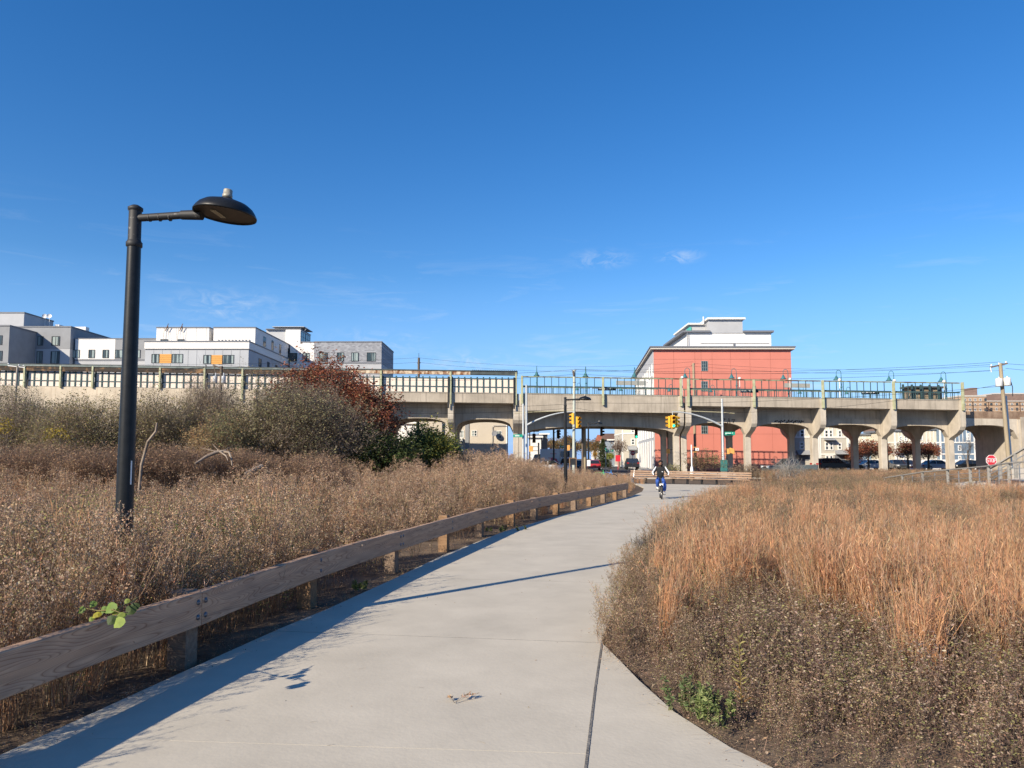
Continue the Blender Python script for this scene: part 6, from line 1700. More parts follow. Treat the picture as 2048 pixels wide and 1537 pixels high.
family('brown', [make_aster(1.0, DRK, (.18, .12, .085), 6, 1.2, (0.010, 0.024), 11, .17, .25) for _ in range(4)], M_dry)
family('bluestem', [make_bluestem(1.0) for _ in range(4)] + [make_bluestem(1.0, 50, TAN + ORG + GREYB) for _ in range(2)], M_dry)
family('plume', [make_plume(1.0) for _ in range(4)], M_dry)
family('low', [make_low(1.0, PURP) for _ in range(3)] + [make_low(1.0, PURP + OLIV) for _ in range(2)], M_dry)
family('olive', [make_low(1.0, OLIV + GRN[:2], 8, (.016, .03)) for _ in range(3)], M_leaf)
family('litter', [make_litter() for _ in range(4)], M_dry)

def gn_group(col):
    ng = bpy.data.node_groups.new('scatter_' + col.name, 'GeometryNodeTree')
    ng.interface.new_socket('Geometry', in_out='INPUT', socket_type='NodeSocketGeometry'); ng.interface.new_socket('Geometry', in_out='OUTPUT', socket_type='NodeSocketGeometry')
    i = ng.nodes.new('NodeGroupInput'); o = ng.nodes.new('NodeGroupOutput'); ip = ng.nodes.new('GeometryNodeInstanceOnPoints'); ci = ng.nodes.new('GeometryNodeCollectionInfo')
    ci.inputs['Collection'].default_value = col; ci.inputs['Separate Children'].default_value = True; ci.inputs['Reset Children'].default_value = True
    ip.inputs['Pick Instance'].default_value = True
    for nm, tp, sk in (('rot', 'FLOAT_VECTOR', 'Rotation'), ('scl', 'FLOAT_VECTOR', 'Scale'), ('idx', 'INT', 'Instance Index')):
        a = ng.nodes.new('GeometryNodeInputNamedAttribute'); a.data_type = tp; a.inputs[0].default_value = nm
        ng.links.new(a.outputs[0], ip.inputs[sk])
    ng.links.new(i.outputs[0], ip.inputs['Points']); ng.links.new(ci.outputs[0], ip.inputs['Instance']); ng.links.new(ip.outputs[0], o.inputs[0])
    return ng
def scatter(name, fam, P, Hh, wide=1.0, tilt=0.12, lab=None):
    """P: (n,3) places, Hh: heights"""
    if len(P) == 0: return
    col, nv = protos[fam]; n = len(P)
    me = bpy.data.meshes.new(name); me.vertices.add(n); me.vertices.foreach_set('co', np.asarray(P, np.float32).ravel())
    rot = np.zeros((n, 3), np.float32); rot[:, 0] = rng.normal(size=n) * tilt; rot[:, 1] = rng.normal(size=n) * tilt; rot[:, 2] = rng.uniform(0, 6.283, n)
    scl = np.stack([Hh * wide, Hh * wide, Hh], 1).astype(np.float32)
    a = me.attributes.new('rot', 'FLOAT_VECTOR', 'POINT'); a.data.foreach_set('vector', rot.ravel())
    a = me.attributes.new('scl', 'FLOAT_VECTOR', 'POINT'); a.data.foreach_set('vector', scl.ravel())
    a = me.attributes.new('idx', 'INT', 'POINT'); a.data.foreach_set('value', rng.integers(0, nv, n).astype(np.int32))
    o = bpy.data.objects.new(name, me); C.objects.link(o); md = o.modifiers.new('scatter', 'NODES'); md.node_group = gn_group(col)
    o['kind'] = 'stuff'
    if lab: o['label'] = lab
    return o
def inpoly(P, poly):
    x, y = P[:, 0], P[:, 1]; ins = np.zeros(len(P), bool); n = len(poly)
    for i in range(n):
        (xa, ya), (xb, yb) = poly[i], poly[(i + 1) % n]
        with np.errstate(divide='ignore', invalid='ignore'):
            c = ((ya > y) != (yb > y)) & (x < (xb - xa) * (y - ya) / (yb - ya + 1e-12) + xa)
        ins ^= c
    return ins
def nz2(P, s, o=0.0): return np.array([noise.noise((p[0] * s + o, p[1] * s - o, o)) for p in P])
railpoly = [(-3.62, 1.2)] + PST[1:]
rx = lambda y: np.interp(y, [p[1] for p in PST], [p[0] for p in PST])
plx = lambda y: np.interp(y, [p[1] for p in PL], [p[0] for p in PL])
prx = lambda y: np.interp(y, [p[1] for p in PR], [p[0] for p in PR])
flx = lambda y: np.interp(y, [q[1] for q in FR] + [7.05], [q[0] for q in FR] + [.86])
def pts(n, x0, x1, y0, y1):
    P = np.zeros((n, 3)); P[:, 0] = rng.uniform(x0, x1, n); P[:, 1] = rng.uniform(y0, y1, n); P[:, 2] = -0.04; return P
pathpoly = PL + [(12.2, 47.4), (15.8, 45.4)] + PR[::-1]
def view(P, m=2.5): return np.abs(P[:, 0]) < 0.73 * P[:, 1] + m

# ---- left meadow, behind the rail
def left_field(dens, y0, y1):
    n = int(dens * 34 * (y1 - y0)); P = pts(n, -30, 8.5, y0, y1); edge = np.where(P[:, 1] < 33, rx(P[:, 1]) - 0.16, plx(P[:, 1]) - 0.5)
    return P[(P[:, 0] < edge) & view(P)]
P = left_field(17, 1.5, 12); P = P[nz2(P, 0.75, 61) > -0.30]; g = nz2(P, 0.35); s = nz2(P, 0.9, 5)
h = 1.06 + 0.26 * g + rng.normal(size=len(P)) * 0.08
d = rx(P[:, 1]) - P[:, 0]; h *= np.maximum(np.clip(0.76 + 0.75 * d, 0.78, 1.06), np.where(rng.random(len(P)) < .25, 0.9, 0))
k = rng.random(len(P)) + 0.5 * s
m_ = (k < .72) & (rng.random(len(P)) < .80); scatter('seedhead_weeds', 'aster', P[m_], h[m_], 1.1, .16)
m_ = (rng.random(len(P)) < .045) & (P[:, 1] > 4); scatter('plumed_weeds', 'plume', P[m_], h[m_] * (1.05 + .3 * rng.random(m_.sum())), .9, .16)
m_ = (rng.random(len(P)) < .09) & (nz2(P, .6, 77) > 0); scatter('bluestem_grass', 'bluestem', P[m_], h[m_] * 1.02, 1.0, .14)
m_ = (rng.random(len(P)) < .16) & (nz2(P, .5, 79) > 0); scatter('brown_weeds', 'brown', P[m_], h[m_] * .95, 1.1, .16)
n = 90; yy_ = rng.uniform(1.7, 10, n); Pl = np.stack([rx(yy_) - rng.uniform(.17, .42, n), yy_, np.full(n, -.04)], 1); scatter('seedhead_weeds', 'aster', Pl, .92 + .26 * rng.random(n), .62, .14)
n = 26; Pl = np.stack([rng.uniform(-3.62, -3.18, n), rng.uniform(6.0, 6.75, n), np.full(n, -.04)], 1); scatter('seedhead_weeds', 'aster', Pl, 1.14 + .1 * rng.random(n), .8, .08)
scatter('dry_weeds', 'weed', P[k >= 0.72], h[k >= 0.72] * 1.05)
P = left_field(9, 1.5, 12); scatter('undergrowth', 'low', P, 0.36 + 0.12 * rng.random(len(P)), 1.3)
P = left_field(4.0, 2, 14); P = P[nz2(P, 0.5, 9) > 0.14]; scatter('green_undergrowth', 'olive', P, 0.62 + 0.2 * rng.random(len(P)), 1.2)
P = left_field(10, 12, 24); P = P[nz2(P, 0.5, 67) > -0.33]; g = nz2(P, 0.25, 3); k = rng.random(len(P)) + 0.5 * nz2(P, 0.5, 5)
h = 1.12 + 0.28 * g + rng.normal(size=len(P)) * 0.09; d = rx(P[:, 1]) - P[:, 0]; h *= np.maximum(np.clip(0.62 + 0.30 * d, 0.62, 1.0), np.where(rng.random(len(P)) < .15, 0.9, 0))
scatter('seedhead_weeds', 'aster', P[k < 0.5], h[k < 0.5], 1.05); m_ = (k >= 0.5) & (k < .8) & (rng.random(len(P)) < .65); scatter('dry_weeds', 'weed', P[m_], h[m_] * 1.02, 1.0, .16)
m_ = rng.random(len(P)) < .12; scatter('bluestem_grass', 'bluestem', P[m_], h[m_] * .98, 1.1, .14); m_ = (rng.random(len(P)) < .2) & (nz2(P, .4, 81) > 0); scatter('brown_weeds', 'brown', P[m_], h[m_] * .95, 1.1, .16)
scatter('plumed_weeds', 'plume', P[k >= 0.8], h[k >= 0.8] * 1.28)
P = left_field(6.5, 24, 47); k = rng.random(len(P)) + 0.4 * nz2(P, 0.3, 5); h = 1.30 + 0.2 * nz2(P, 0.2, 2) + rng.normal(size=len(P)) * 0.1; d = np.where(P[:, 1] < 33, rx(P[:, 1]), plx(P[:, 1])) - P[:, 0]; h *= np.clip(0.48 + 0.16 * d, 0.48, 1.0); h *= 1 - .42 * np.clip((P[:, 0] / P[:, 1] + .01) / .09, 0, 1)
scatter('dry_weeds', 'weed', P[k < 0.45], h[k < 0.45], 1.3); scatter('plumed_weeds', 'plume', P[(k >= 0.45) & (k < .92)], h[(k >= 0.45) & (k < .92)] * 1.42, 1.1); scatter('bluestem_grass', 'bluestem', P[k >= 0.92], h[k >= .92] * .9, 1.3)
# strip of soil under and before the rail
n = 2600; P = pts(n, -5, 9, 1.2, 33); P = P[(P[:, 0] > rx(P[:, 1]) - 0.5) & (P[:, 0] < plx(P[:, 1]) - 0.02)]
scatter('plant_litter', 'litter', P, 0.7 + 0.6 * rng.random(len(P)), 1.0, 0.05)
P = pts(1500, -5, 9, 1.2, 33); P = P[(P[:, 0] > rx(P[:, 1]) - 0.35) & (P[:, 0] < rx(P[:, 1]) + 0.10)]; scatter('undergrowth', 'low', P, 0.16 + 0.16 * rng.random(len(P)), 1.3)
P = pts(900, -5, 9, 2.2, 33); P = P[(P[:, 0] > rx(P[:, 1]) + 0.0) & (P[:, 0] < plx(P[:, 1]) - 0.06)]; P = P[nz2(P, 1.1, 4) > 0.12]; scatter('green_undergrowth', 'olive', P, 0.07 + 0.09 * rng.random(len(P)), 1.6)

# ---- right meadow
def right_field(dens, y0, y1, off=0.1):
    n = int(dens * 38 * (y1 - y0)); P = pts(n, -0.5, 37.5, y0, y1)
    edge = np.where(P[:, 1] < 7.05, np.maximum(flx(P[:, 1]), prx(P[:, 1])), prx(P[:, 1])) + off
    keep = (P[:, 0] > edge) & view(P); keep &= ~((P[:, 1] > 38) & inpoly(P, pathpoly)); keep &= ~((P[:, 0] > 19.0) & (P[:, 1] > 25.5) & (P[:, 1] < 37))
    return P[keep]
def dedge(P): return P[:, 0] - np.where(P[:, 1] < 7.05, np.maximum(flx(P[:, 1]), prx(P[:, 1])), prx(P[:, 1]))
P = right_field(64, 2.6, 7.8, 0.03); h = 0.30 + 0.10 * nz2(P, 0.8, 2) + 0.10 * rng.random(len(P)); h *= np.clip(0.45 + 0.5 * dedge(P), 0.45, 1.0) * np.clip(0.45 + 0.13 * P[:, 1], .6, 1.25)
k = nz2(P, 1.0, 7); scatter('undergrowth', 'low', P[k > -0.45], h[k > -0.45] * 1.2, 1.2)
P = right_field(7, 4.2, 8.0, 0.10); k = nz2(P, 0.8, 3); P = P[k > -0.22]; h = (0.36 + 0.07 * P[:, 1]) * np.clip(0.6 + 0.5 * dedge(P), .55, 1) * 0.66 + rng.normal(size=len(P)) * 0.06
k = rng.random(len(P)); scatter('dry_weeds', 'weed', P[k < .55], h[k < .55], 1.0); scatter('seedhead_weeds', 'aster', P[k >= .55], h[k >= .55], 1.0)
P = right_field(7, 3.2, 9, 0.2); k = nz2(P, .7, 11); P = P[k > 0.0]; scatter('green_undergrowth', 'olive', P, 0.22 + 0.2 * rng.random(len(P)), 1.0)
P = right_field(26, 2.4, 9, 0.02); scatter('plant_litter', 'litter', P, 0.8 + 0.6 * rng.random(len(P)), 1.0, 0.05)
# bushy margin along the path
P = right_field(22, 6.6, 14, -0.07); P = P[dedge(P) < 0.75]; h = 0.62 + 0.14 * rng.random(len(P)) + 0.05 * nz2(P, 1, 4); h *= np.clip(0.70 + 0.6 * dedge(P), 0.7, 1.0)
k = rng.random(len(P)); scatter('brown_weeds', 'brown', P[k < .5], h[k < .5], 1.15, .2); scatter('dry_weeds', 'weed', P[(k >= .5) & (k < .8)], h[(k >= .5) & (k < .8)], 1.1, .2); scatter('seedhead_weeds', 'aster', P[k >= .8], h[k >= .8], 1.1, .2)
P = right_field(9, 14, 31, -0.05); P = P[dedge(P) < 1.0]; h = 0.66 + 0.16 * rng.random(len(P)); k = rng.random(len(P)); scatter('dry_weeds', 'weed', P[k < .7], h[k < .7], 1.1, .18); scatter('bluestem_grass', 'bluestem', P[k >= .7], h[k >= .7] * 1.05, 1.2, .14)
# bluestem drifts and duller weeds between
def clumps(dens, y0, y1, off, per, spread, thr, sc_, o_):
    c0 = right_field(dens, y0, y1, off); c0 = c0[nz2(c0, sc_, o_) > thr]; n_ = rng.integers(per[0], per[1] + 1, len(c0))
    Q = np.repeat(c0, n_, 0); Q[:, :2] += rng.normal(size=(len(Q), 2)) * spread; hh = np.repeat(0.74 + 0.24 * rng.random(len(c0)), n_) * (1 + .06 * rng.normal(size=len(Q)))
    ok = dedge(Q) > 0.25; return Q[ok], hh[ok]
Q, hh = clumps(1.75, 5.3, 14, 0.5, (3, 7), 0.14, -0.22, 1.15, 5)
Q2 = (Q[:, 1] < 6.6) & (Q[:, 0] < 2.1); scatter('bluestem_grass', 'bluestem', Q[~Q2], hh[~Q2] * 1.06, 0.95, .09)
Q, hh = clumps(1.2, 5.2, 9.5, 1.3, (3, 6), 0.14, -0.7, 1.0, 9); q_ = Q[:, 0] > 2.4; scatter('bluestem_grass', 'bluestem', Q[q_], hh[q_] * 1.06, 0.95, .09)
P = right_field(15, 6.0, 14, 0.4); r_ = rng.random(len(P)); g_ = nz2(P, .9, 71); h = (0.62 + 0.14 * nz2(P, .5, 6) + 0.07 * rng.normal(size=len(P))) * np.clip(.55 + .06 * P[:, 1], .85, 1.2)
w_ = r_ < .52 + .3 * g_; scatter('brown_weeds', 'brown', P[w_], h[w_], 1.05, .16); w_ = ~w_ & (r_ < .86); scatter('dry_weeds', 'weed', P[w_], h[w_] * .95, 1.05, .16)
Q, hh = clumps(0.38, 14, 29, 0.7, (4, 9), 0.22, 0.0, 0.5, 25); scatter('bluestem_grass', 'bluestem', Q, hh * 1.04, 1.15, .1)
P = right_field(9, 14, 28, 0.6); r_ = rng.random(len(P)); g_ = nz2(P, .45, 73); h = 0.78 + 0.12 * nz2(P, .3, 6) + 0.07 * rng.normal(size=len(P))
w_ = r_ < .40 + .4 * g_; scatter('brown_weeds', 'brown', P[w_], h[w_], 1.15, .14); q_ = ~w_ & (r_ < .82); scatter('dry_weeds', 'weed', P[q_], h[q_], 1.15, .14); q_ = ~w_ & (r_ >= .82); scatter('bluestem_grass', 'bluestem', P[q_], h[q_], 1.1, .14)
P = right_field(5.5, 28, 61, 0.6); k = nz2(P, 0.2, 31) + .25 * nz2(P, 1, 3); h = 0.86 + 0.08 * nz2(P, .2, 6) + 0.06 * rng.normal(size=len(P)); r_ = rng.random(len(P))
h *= np.where(P[:, 1] > 44, 1.0, 0.95); P[:, 2] = -0.05
bsd = (P[:, 0] - 7.9) * 0.504 + (P[:, 1] - 50.3) * 0.864
keep = ~((P[:, 0] > 6.6) & (P[:, 0] < 16) & (P[:, 1] > 43.0) & (bsd < 0.7))
b_ = (k + .6 * nz2(P, .9, 51) > 0.22) & (r_ < .6) & keep; scatter('bluestem_grass', 'bluestem', P[b_], h[b_], 1.5, .1); w_ = ~b_ & keep & (r_ < .55); scatter('dry_weeds', 'weed', P[w_], h[w_], 1.5); w_ = ~b_ & keep & (r_ >= .55); scatter('brown_weeds', 'brown', P[w_], h[w_], 1.5)
# verge beyond the path's end, left of the bench
P = pts(1500, -46, 9, 47, 61.2); P = P[view(P)]; r_ = rng.random(len(P)); c_ = np.clip((1.0 - P[:, 0]) / 6, 0, 1); h = 0.50 + 0.45 * c_ + 0.08 * rng.normal(size=len(P))
b_ = (r_ < .8 - .65 * c_); scatter('bluestem_grass', 'bluestem', P[b_], h[b_], 1.6); scatter('plumed_weeds', 'plume', P[~b_], h[~b_] * 1.15, 1.4)

P = pts(1500, -4, 3.6, 2.4, 14); e1 = np.abs(P[:, 0] - plx(P[:, 1])); e2 = np.abs(P[:, 0] - np.maximum(flx(P[:, 1]), prx(P[:, 1]))); P = P[(e1 < .09) | (e2 < .09)]; P[:, 2] = .022
scatter('edge_litter', 'litter', P, 0.35 + 0.4 * rng.random(len(P)), 1.0, 0.03)
P = pts(5200, -4, 3.6, 2.4, 12); e1 = P[:, 0] - plx(P[:, 1]); e2 = np.maximum(flx(P[:, 1]), prx(P[:, 1])) - P[:, 0]; P = P[((e1 < 0.0) & (e1 > -.10)) | ((e2 < 0.0) & (e2 > -.10))]
scatter('edge_weeds', 'low', P, 0.07 + 0.11 * rng.random(len(P)), 1.5, .3)
# ------------------------------------------------------------------ shrubs and trees, each a thing
def shrub_parts(root, c, rad, n_twig, n_leaf, pal, leaf, twigcol, stems=7, base_w=0.05, twig_w=0.012, patch=None, flat=0.0, trunk=None, leafy_from=0.35, m_=None):
    """c: centre of the crown, rad: half sizes; twigs reach a lumpy outline, leaves hang along them"""
    c = np.asarray(c, float); rad = np.asarray(rad, float); loc = np.array(root_loc(root))
    B = PB(); Lf = PB(); seed = rng.uniform(0, 100)
    base = np.array([c[0], c[1], 0.0]); starts = []
    def lump(d): return 0.78 + 0.32 * noise.noise(Vector((d[0] * 1.7 + seed, d[1] * 1.7, d[2] * 1.7))) + 0.24 * noise.noise(Vector((d[0] * 4 + seed, d[1] * 4, d[2] * 4)))
    for s in range(stems):
        d = rdir(0.0, 0.95); e = c + d * rad * 0.62 * lump(d); b0 = base + np.array([rng.normal() * rad[0] * .22 if trunk is None else rng.normal() * .04, rng.normal() * rad[1] * .22 if trunk is None else rng.normal() * .04, -0.05])
        if trunk is not None: b0 = b0 + np.array([0, 0, trunk])
        pts_ = [b0 + (e - b0) * t + np.array([0, 0, rad[2] * .22 * math.sin(math.pi * t)]) + rng.normal(size=3) * 0.05 * rad.mean() * (t > 0) for t in np.linspace(0, 1, 6)]
        starts.append(pts_); B.ribbon(pts_, base_w, twig_w, jit(twigcol), np.array([1., 0, 0])); B.ribbon(pts_, base_w, twig_w, jit(twigcol), np.array([0., 1, 0]))
    ends = []
    for k in range(n_twig):
        sp = starts[rng.integers(stems)]; q = along(sp, rng.uniform(0.25, 1.0)); d = rdir(-0.35, 1.0)
        e = c + d * rad * lump(d) * (rng.uniform(0.72, 1.08) if rng.random() > .10 else rng.uniform(1.05, 1.28))
        if np.linalg.norm(e - q) > 1.15 * rad.mean(): q = e + (q - e) * (1.0 * rad.mean() / np.linalg.norm(e - q))
        if e[2] < 0.05: e[2] = 0.05 + rng.random() * .3
        mid = (q + e) / 2 + rng.normal(size=3) * 0.10 * rad.mean() + np.array([0, 0, 0.05 * rad[2]])
        B.ribbon([q, mid, e], twig_w, twig_w * 0.4, jit(twigcol, .3)); ends.append((q, mid, e))
        for j in range(2):
            t = rng.uniform(.4, .95); p0 = mid + (e - mid) * t; f = p0 + rdir(-.2, 1) * rng.uniform(.12, .3) * rad.mean() * .6; B.ribbon([p0, f], twig_w * .6, twig_w * .3, jit(twigcol, .3)); ends.append((p0, (p0 + f) / 2, f))
    for k in range(n_leaf):
        q, mid, e = ends[rng.integers(len(ends))]; t = rng.uniform(leafy_from, 1.05)
        p = (q + (mid - q) * t * 2) if t < .5 else (mid + (e - mid) * (t * 2 - 1)); p = p + rng.normal(size=3) * leaf * 0.9
        L = leaf * rng.uniform(.6, 1.3)
        if patch is not None:
            v = noise.noise(Vector((p[0] * patch[1], p[1] * patch[1], p[2] * patch[1] + seed))) + 0.25 * rng.normal(); pl2 = patch[0] if v > patch[2] else pal
        else: pl2 = pal
        Lf.leaf(p, rdir(-.7, .6), L, L * rng.uniform(.4, .65), pick(pl2))
    for nm, pb_, mm in (('branches', B, M_dry), ('foliage', Lf, m_ or M_leaf)):
        if not pb_.v: continue
        pb_.v = [tuple(np.asarray(v) - loc) for v in pb_.v]; o = bpy.data.objects.new(nm, pb_.mesh(nm, mm)); C.objects.link(o); o.parent = root
def shrub(name, label, cat, px, py, d, wpx, hpx, depth, *a, grp=None, **k):
    """centre of the crown at a point of the photo; width and height in photo pixels"""
    c = W(px, py, d); sc = d / F
    t = thing(name, label, cat, (c.x, d, 0), grp)
    shrub_parts(t, (c.x, d, c.z), (wpx * sc / 2, depth / 2, hpx * sc / 2), *a, **k); return t
GGREY = [(.245, .23, .11), (.29, .265, .135), (.20, .18, .095), (.33, .295, .165), (.26, .215, .13)]
SUM = [(.22, .062, .034), (.28, .095, .046), (.165, .048, .03), (.33, .13, .065), (.24, .07, .045), (.22, .115, .055)]
BARE = (.27, .215, .165)
DKG = [(.055, .085, .024), (.075, .11, .033), (.10, .125, .035)]
YLW = [(.34, .30, .05), (.28, .27, .06), (.22, .23, .05)]
shrub('grey_green_shrub', 'largest grey green shrub, domed and twiggy, in front of the red sumac', 'shrub', 585, 880, 27, 420, 312, 6.5, 4000, 38000, GGREY, .07, BARE, stems=24, base_w=.05, twig_w=.012, patch=([(.24, .185, .135), (.28, .22, .165)], .5, 0.16))
shrub('sumac_tree', 'dark red leaved sumac rising behind the grey green shrub to the viaduct railing', 'tree', 648, 808, 30.5, 268, 196, 5.0, 900, 19000, SUM, .11, (.12, .085, .07), stems=12, base_w=.08, twig_w=.02)
shrub('sumac_tree', 'lower red leaved sumac arching down at the right end of the big shrub', 'tree', 732, 858, 29.0, 172, 222, 4.0, 700, 13000, SUM, .11, (.12, .085, .07), stems=10, base_w=.07, twig_w=.018)
shrub('evergreen_shrub', 'dark green shrub in the shade below the red sumac', 'shrub', 765, 918, 27.5, 190, 120, 3.6, 600, 12000, DKG, .09, (.09, .07, .05), stems=10, patch=([(.13, .15, .04)], .9, .35), leafy_from=0.1)
shrub('yellowing_shrub', 'dense green and yellow shrub left of the beige house', 'shrub', 855, 908, 31, 150, 138, 3.8, 600, 13000, DKG, .10, (.10, .08, .05), stems=10, patch=(YLW, .75, -0.14), leafy_from=0.1)  # yellow patches are leaf colour, increased to imitate sunlit tops
shrub('evergreen_shrub', 'small dark green bush before the first visible arch column', 'shrub', 902, 915, 33, 56, 92, 1.8, 200, 3600, DKG, .08, (.10, .08, .05), stems=6, leafy_from=0.1)
DEN = dict(stems=18, twig_w=.011, base_w=.04)
shrub('bare_thicket', 'grey twiggy thicket at the far left edge', 'shrub', 30, 872, 27, 270, 250, 5, 2400, 9000, GGREY, .06, BARE, patch=([(.18, .17, .08)], .6, .0), **DEN)
shrub('bare_thicket', 'brown green thicket left of the tall lamp pole', 'shrub', 165, 884, 25, 250, 220, 5, 2200, 17000, [(.19, .175, .065), (.235, .205, .085), (.27, .20, .11)], .06, BARE, **DEN)
shrub('bare_thicket', 'tangled shrub right behind the tall lamp pole', 'shrub', 312, 880, 26, 210, 235, 5, 2200, 16000, [(.22, .195, .085), (.265, .225, .11), (.29, .225, .14)], .06, BARE, patch=([(.28, .24, .10)], .7, .2), **DEN)
shrub('bare_thicket', 'tall thin bare bush in front of the two grey transformers', 'shrub', 415, 850, 28.5, 170, 235, 4, 2400, 7000, [(.26, .21, .135), (.29, .25, .14)], .055, (.25, .20, .155), **DEN)
shrub('bare_thicket', 'orange brown bush between the bare bush and the big grey green shrub', 'shrub', 448, 900, 25, 170, 165, 4, 1400, 13000, [(.34, .20, .09), (.29, .22, .105), (.36, .25, .12)], .06, BARE, patch=([(.20, .20, .09)], .7, .1), **DEN)
for px, py, d, w, h, lb in ((60, 930, 19, 260, 105, 'brown bramble mound at the far left, below the thicket'), (200, 935, 18.5, 230, 95, 'brown bramble mound just left of the tall lamp pole'), (345, 932, 19.5, 230, 105, 'reddish bramble mound around the leaning dead stake'), (480, 935, 21, 210, 98, 'grey bramble mound around the fallen dead branch'), (620, 948, 21.5, 230, 92, 'dim brown bramble at the foot of the big grey green shrub')):
    shrub('bramble', lb, 'shrub', px, py, d, w, h, 3.2, 1500, 8000, [(.29, .185, .12), (.35, .22, .13), (.22, .145, .095), (.34, .245, .16)], .045, (.29, .20, .145), grp='bramble mounds before the thicket', stems=14, base_w=.02, twig_w=.008, m_=M_dry, leafy_from=0.1)
for px, py, d, w, h, lb in ((12, 855, 23, 60, 40, 'yellow leaved sprig at the left edge of the thicket'), (115, 868, 22.5, 50, 30, 'yellow leaved sprig left of the tall lamp pole')):
    shrub('yellow_sprig', lb, 'shrub', px, py, d, w, h, .8, 40, 260, [(.42, .30, .03), (.36, .28, .05)], .07, BARE, stems=4, twig_w=.01, base_w=.012)
# right side shrubs by the street
RB = [(.21, .115, .065), (.25, .15, .085), (.17, .12, .06), (.20, .17, .07)]
shrub('street_shrub', 'reddish brown shrub between the pier and the green cabinet', 'shrub', 1408, 928, 60, 110, 64, 3, 320, 2200, RB, .10, (.20, .14, .10), twig_w=.016, patch=(OLIV, .5, .15))
shrub('street_shrub', 'olive brown tuft at the foot of the shaded pier behind the cyclist', 'shrub', 1345, 942, 61, 50, 34, 1.6, 120, 700, OLIV, .09, (.18, .14, .09), twig_w=.014)
shrub('street_shrub', 'pale dry shrub right of the green cabinet', 'shrub', 1490, 945, 58, 100, 44, 3, 300, 1200, [(.30, .22, .14), (.26, .19, .12)], .08, (.28, .21, .15), twig_w=.014)
shrub('bare_shrub', 'bare silvery shrub fanning upward in front of the parked pickup', 'shrub', 1580, 950, 45, 100, 96, 2.4, 420, 60, GREYB, .05, (.34, .31, .27), twig_w=.014, stems=14, base_w=.03)
shrub('bare_shrub', 'low tangled grey bramble left of the ramp railing', 'shrub', 1865, 962, 34, 160, 40, 2.0, 420, 500, GREYB, .04, (.24, .20, .16), twig_w=.008, stems=12, base_w=.015)
# trees behind the viaduct
def tree(label, px, py, d, w, h, depth, pal, tw, nl, leaf, trunk_h, nt=260, cat='tree', name='street_tree', grp=None, trr=.14, bare=(.20, .15, .12), **k):
    c = W(px, py, d); sc = d / F; t = thing(name, label, cat, (c.x, d, 0), grp)
    m = MB(); m.tube([(c.x, d, -.1), (c.x + .05, d, trunk_h * .5), (c.x, d, trunk_h), (c.x + .1, d, c.z)], [trr * 1.25, trr, trr * .8, trr * .3], 8); m.build('trunk', mat('bark', (.15, .115, .09), .9, var=.3, scale=6, stretch=(3, 3, .6)), t)
    shrub_parts(t, (c.x, d, c.z), (w * sc / 2, depth / 2, h * sc / 2), nt, nl, pal, leaf, bare, stems=9, base_w=.07, twig_w=.022, trunk=trunk_h, **k); return t
RED = [(.27, .085, .05), (.32, .115, .06), (.22, .065, .045), (.25, .12, .06)]
tree('red leaved street tree behind the arches, left of the white fence', 1700, 914, 102, 54, 48, 4, RED, 0, 2000, .22, 1.5)
tree('broad red leaved street tree under the third arch', 1736, 908, 98, 78, 60, 5, RED, 0, 3600, .22, 1.4)
tree('red leaved street tree under the fourth arch, left of its shaded column', 1815, 906, 97, 58, 56, 4, RED, 0, 2600, .22, 1.5, patch=([(.12, .12, .05)], .8, .2))
tree('red leaved street tree right of the fourth arch column', 1856, 908, 97, 64, 58, 4, RED, 0, 2900, .22, 1.4)
tree('small red leaved sapling beyond the vinyl fence', 1775, 905, 103, 34, 44, 2.5, RED, 0, 700, .2, 1.4)
tree('bare leafless tree before the slate blue house', 1934, 900, 96, 60, 66, 4, [(.25, .2, .15)], 0, 60, .1, 1.0, nt=170, bare=(.23, .19, .16))
tree('bare brown tree under the last arch', 1998, 895, 104, 70, 84, 4, [(.22, .13, .08), (.2, .16, .1)], 0, 1300, .18, 1.0, nt=420, bare=(.2, .155, .13))
AUT = [(.24, .13, .06), (.28, .17, .07), (.19, .13, .05), (.15, .15, .06)]
tree('brown leaved tree crown behind the white van', 1102, 892, 150, 50, 28, 8, AUT, 0, 1500, .3, 3, trr=.2)
tree('olive brown tree crown left of the pale green utility pole', 1135, 886, 155, 36, 34, 8, AUT, 0, 1500, .3, 3, trr=.2)
tree('brown tree left of the side street beside the third lamp', 1190, 898, 140, 36, 42, 6, AUT, 0, 1500, .28, 2, trr=.2)
tree('dark bare tree by the blue grey house', 1238, 897, 120, 42, 44, 4, [(.16, .09, .06), (.2, .12, .08)], 0, 700, .2, 1.4, nt=360, bare=(.13, .095, .08))
for px, d_, w_, h_, lb in ((1152, 230, 40, 22, 'low far brown tree between the pale pole and the weathered pole'), (1172, 240, 34, 24, 'low far brown tree behind the weathered pole'), (1198, 250, 40, 26, 'far grey brown tree at the end of the side street'), (1118, 235, 40, 26, 'far rust coloured tree behind the van')):
    tree(lb, px, 905 - h_ / 3, d_, w_, h_ * 1.6, 7, AUT, 0, 900, .55, 2, nt=160, trr=.25)
t = thing('conifer', 'dark green conical conifer on the side street', 'tree', (X(1206, 125), 125, 0)); x = X(1206, 125)
Lf = PB(); loc = np.array([x, 125, 0.])
for k in range(2600):
    u = rng.random() ** .7; zz = .4 + 4.0 * (1 - u) if False else 0.3 + 4.6 * rng.random() ** 1.3; rr_ = (4.9 - zz) / 4.9 * 1.7 * math.sqrt(rng.random()) ; a = rng.uniform(0, 6.283); Lf.leaf(np.array([rr_ * math.cos(a), rr_ * math.sin(a), zz]), rdir(-.6, .1), .32, .12, pick([(.035, .055, .022), (.05, .07, .03), (.07, .08, .03)]))
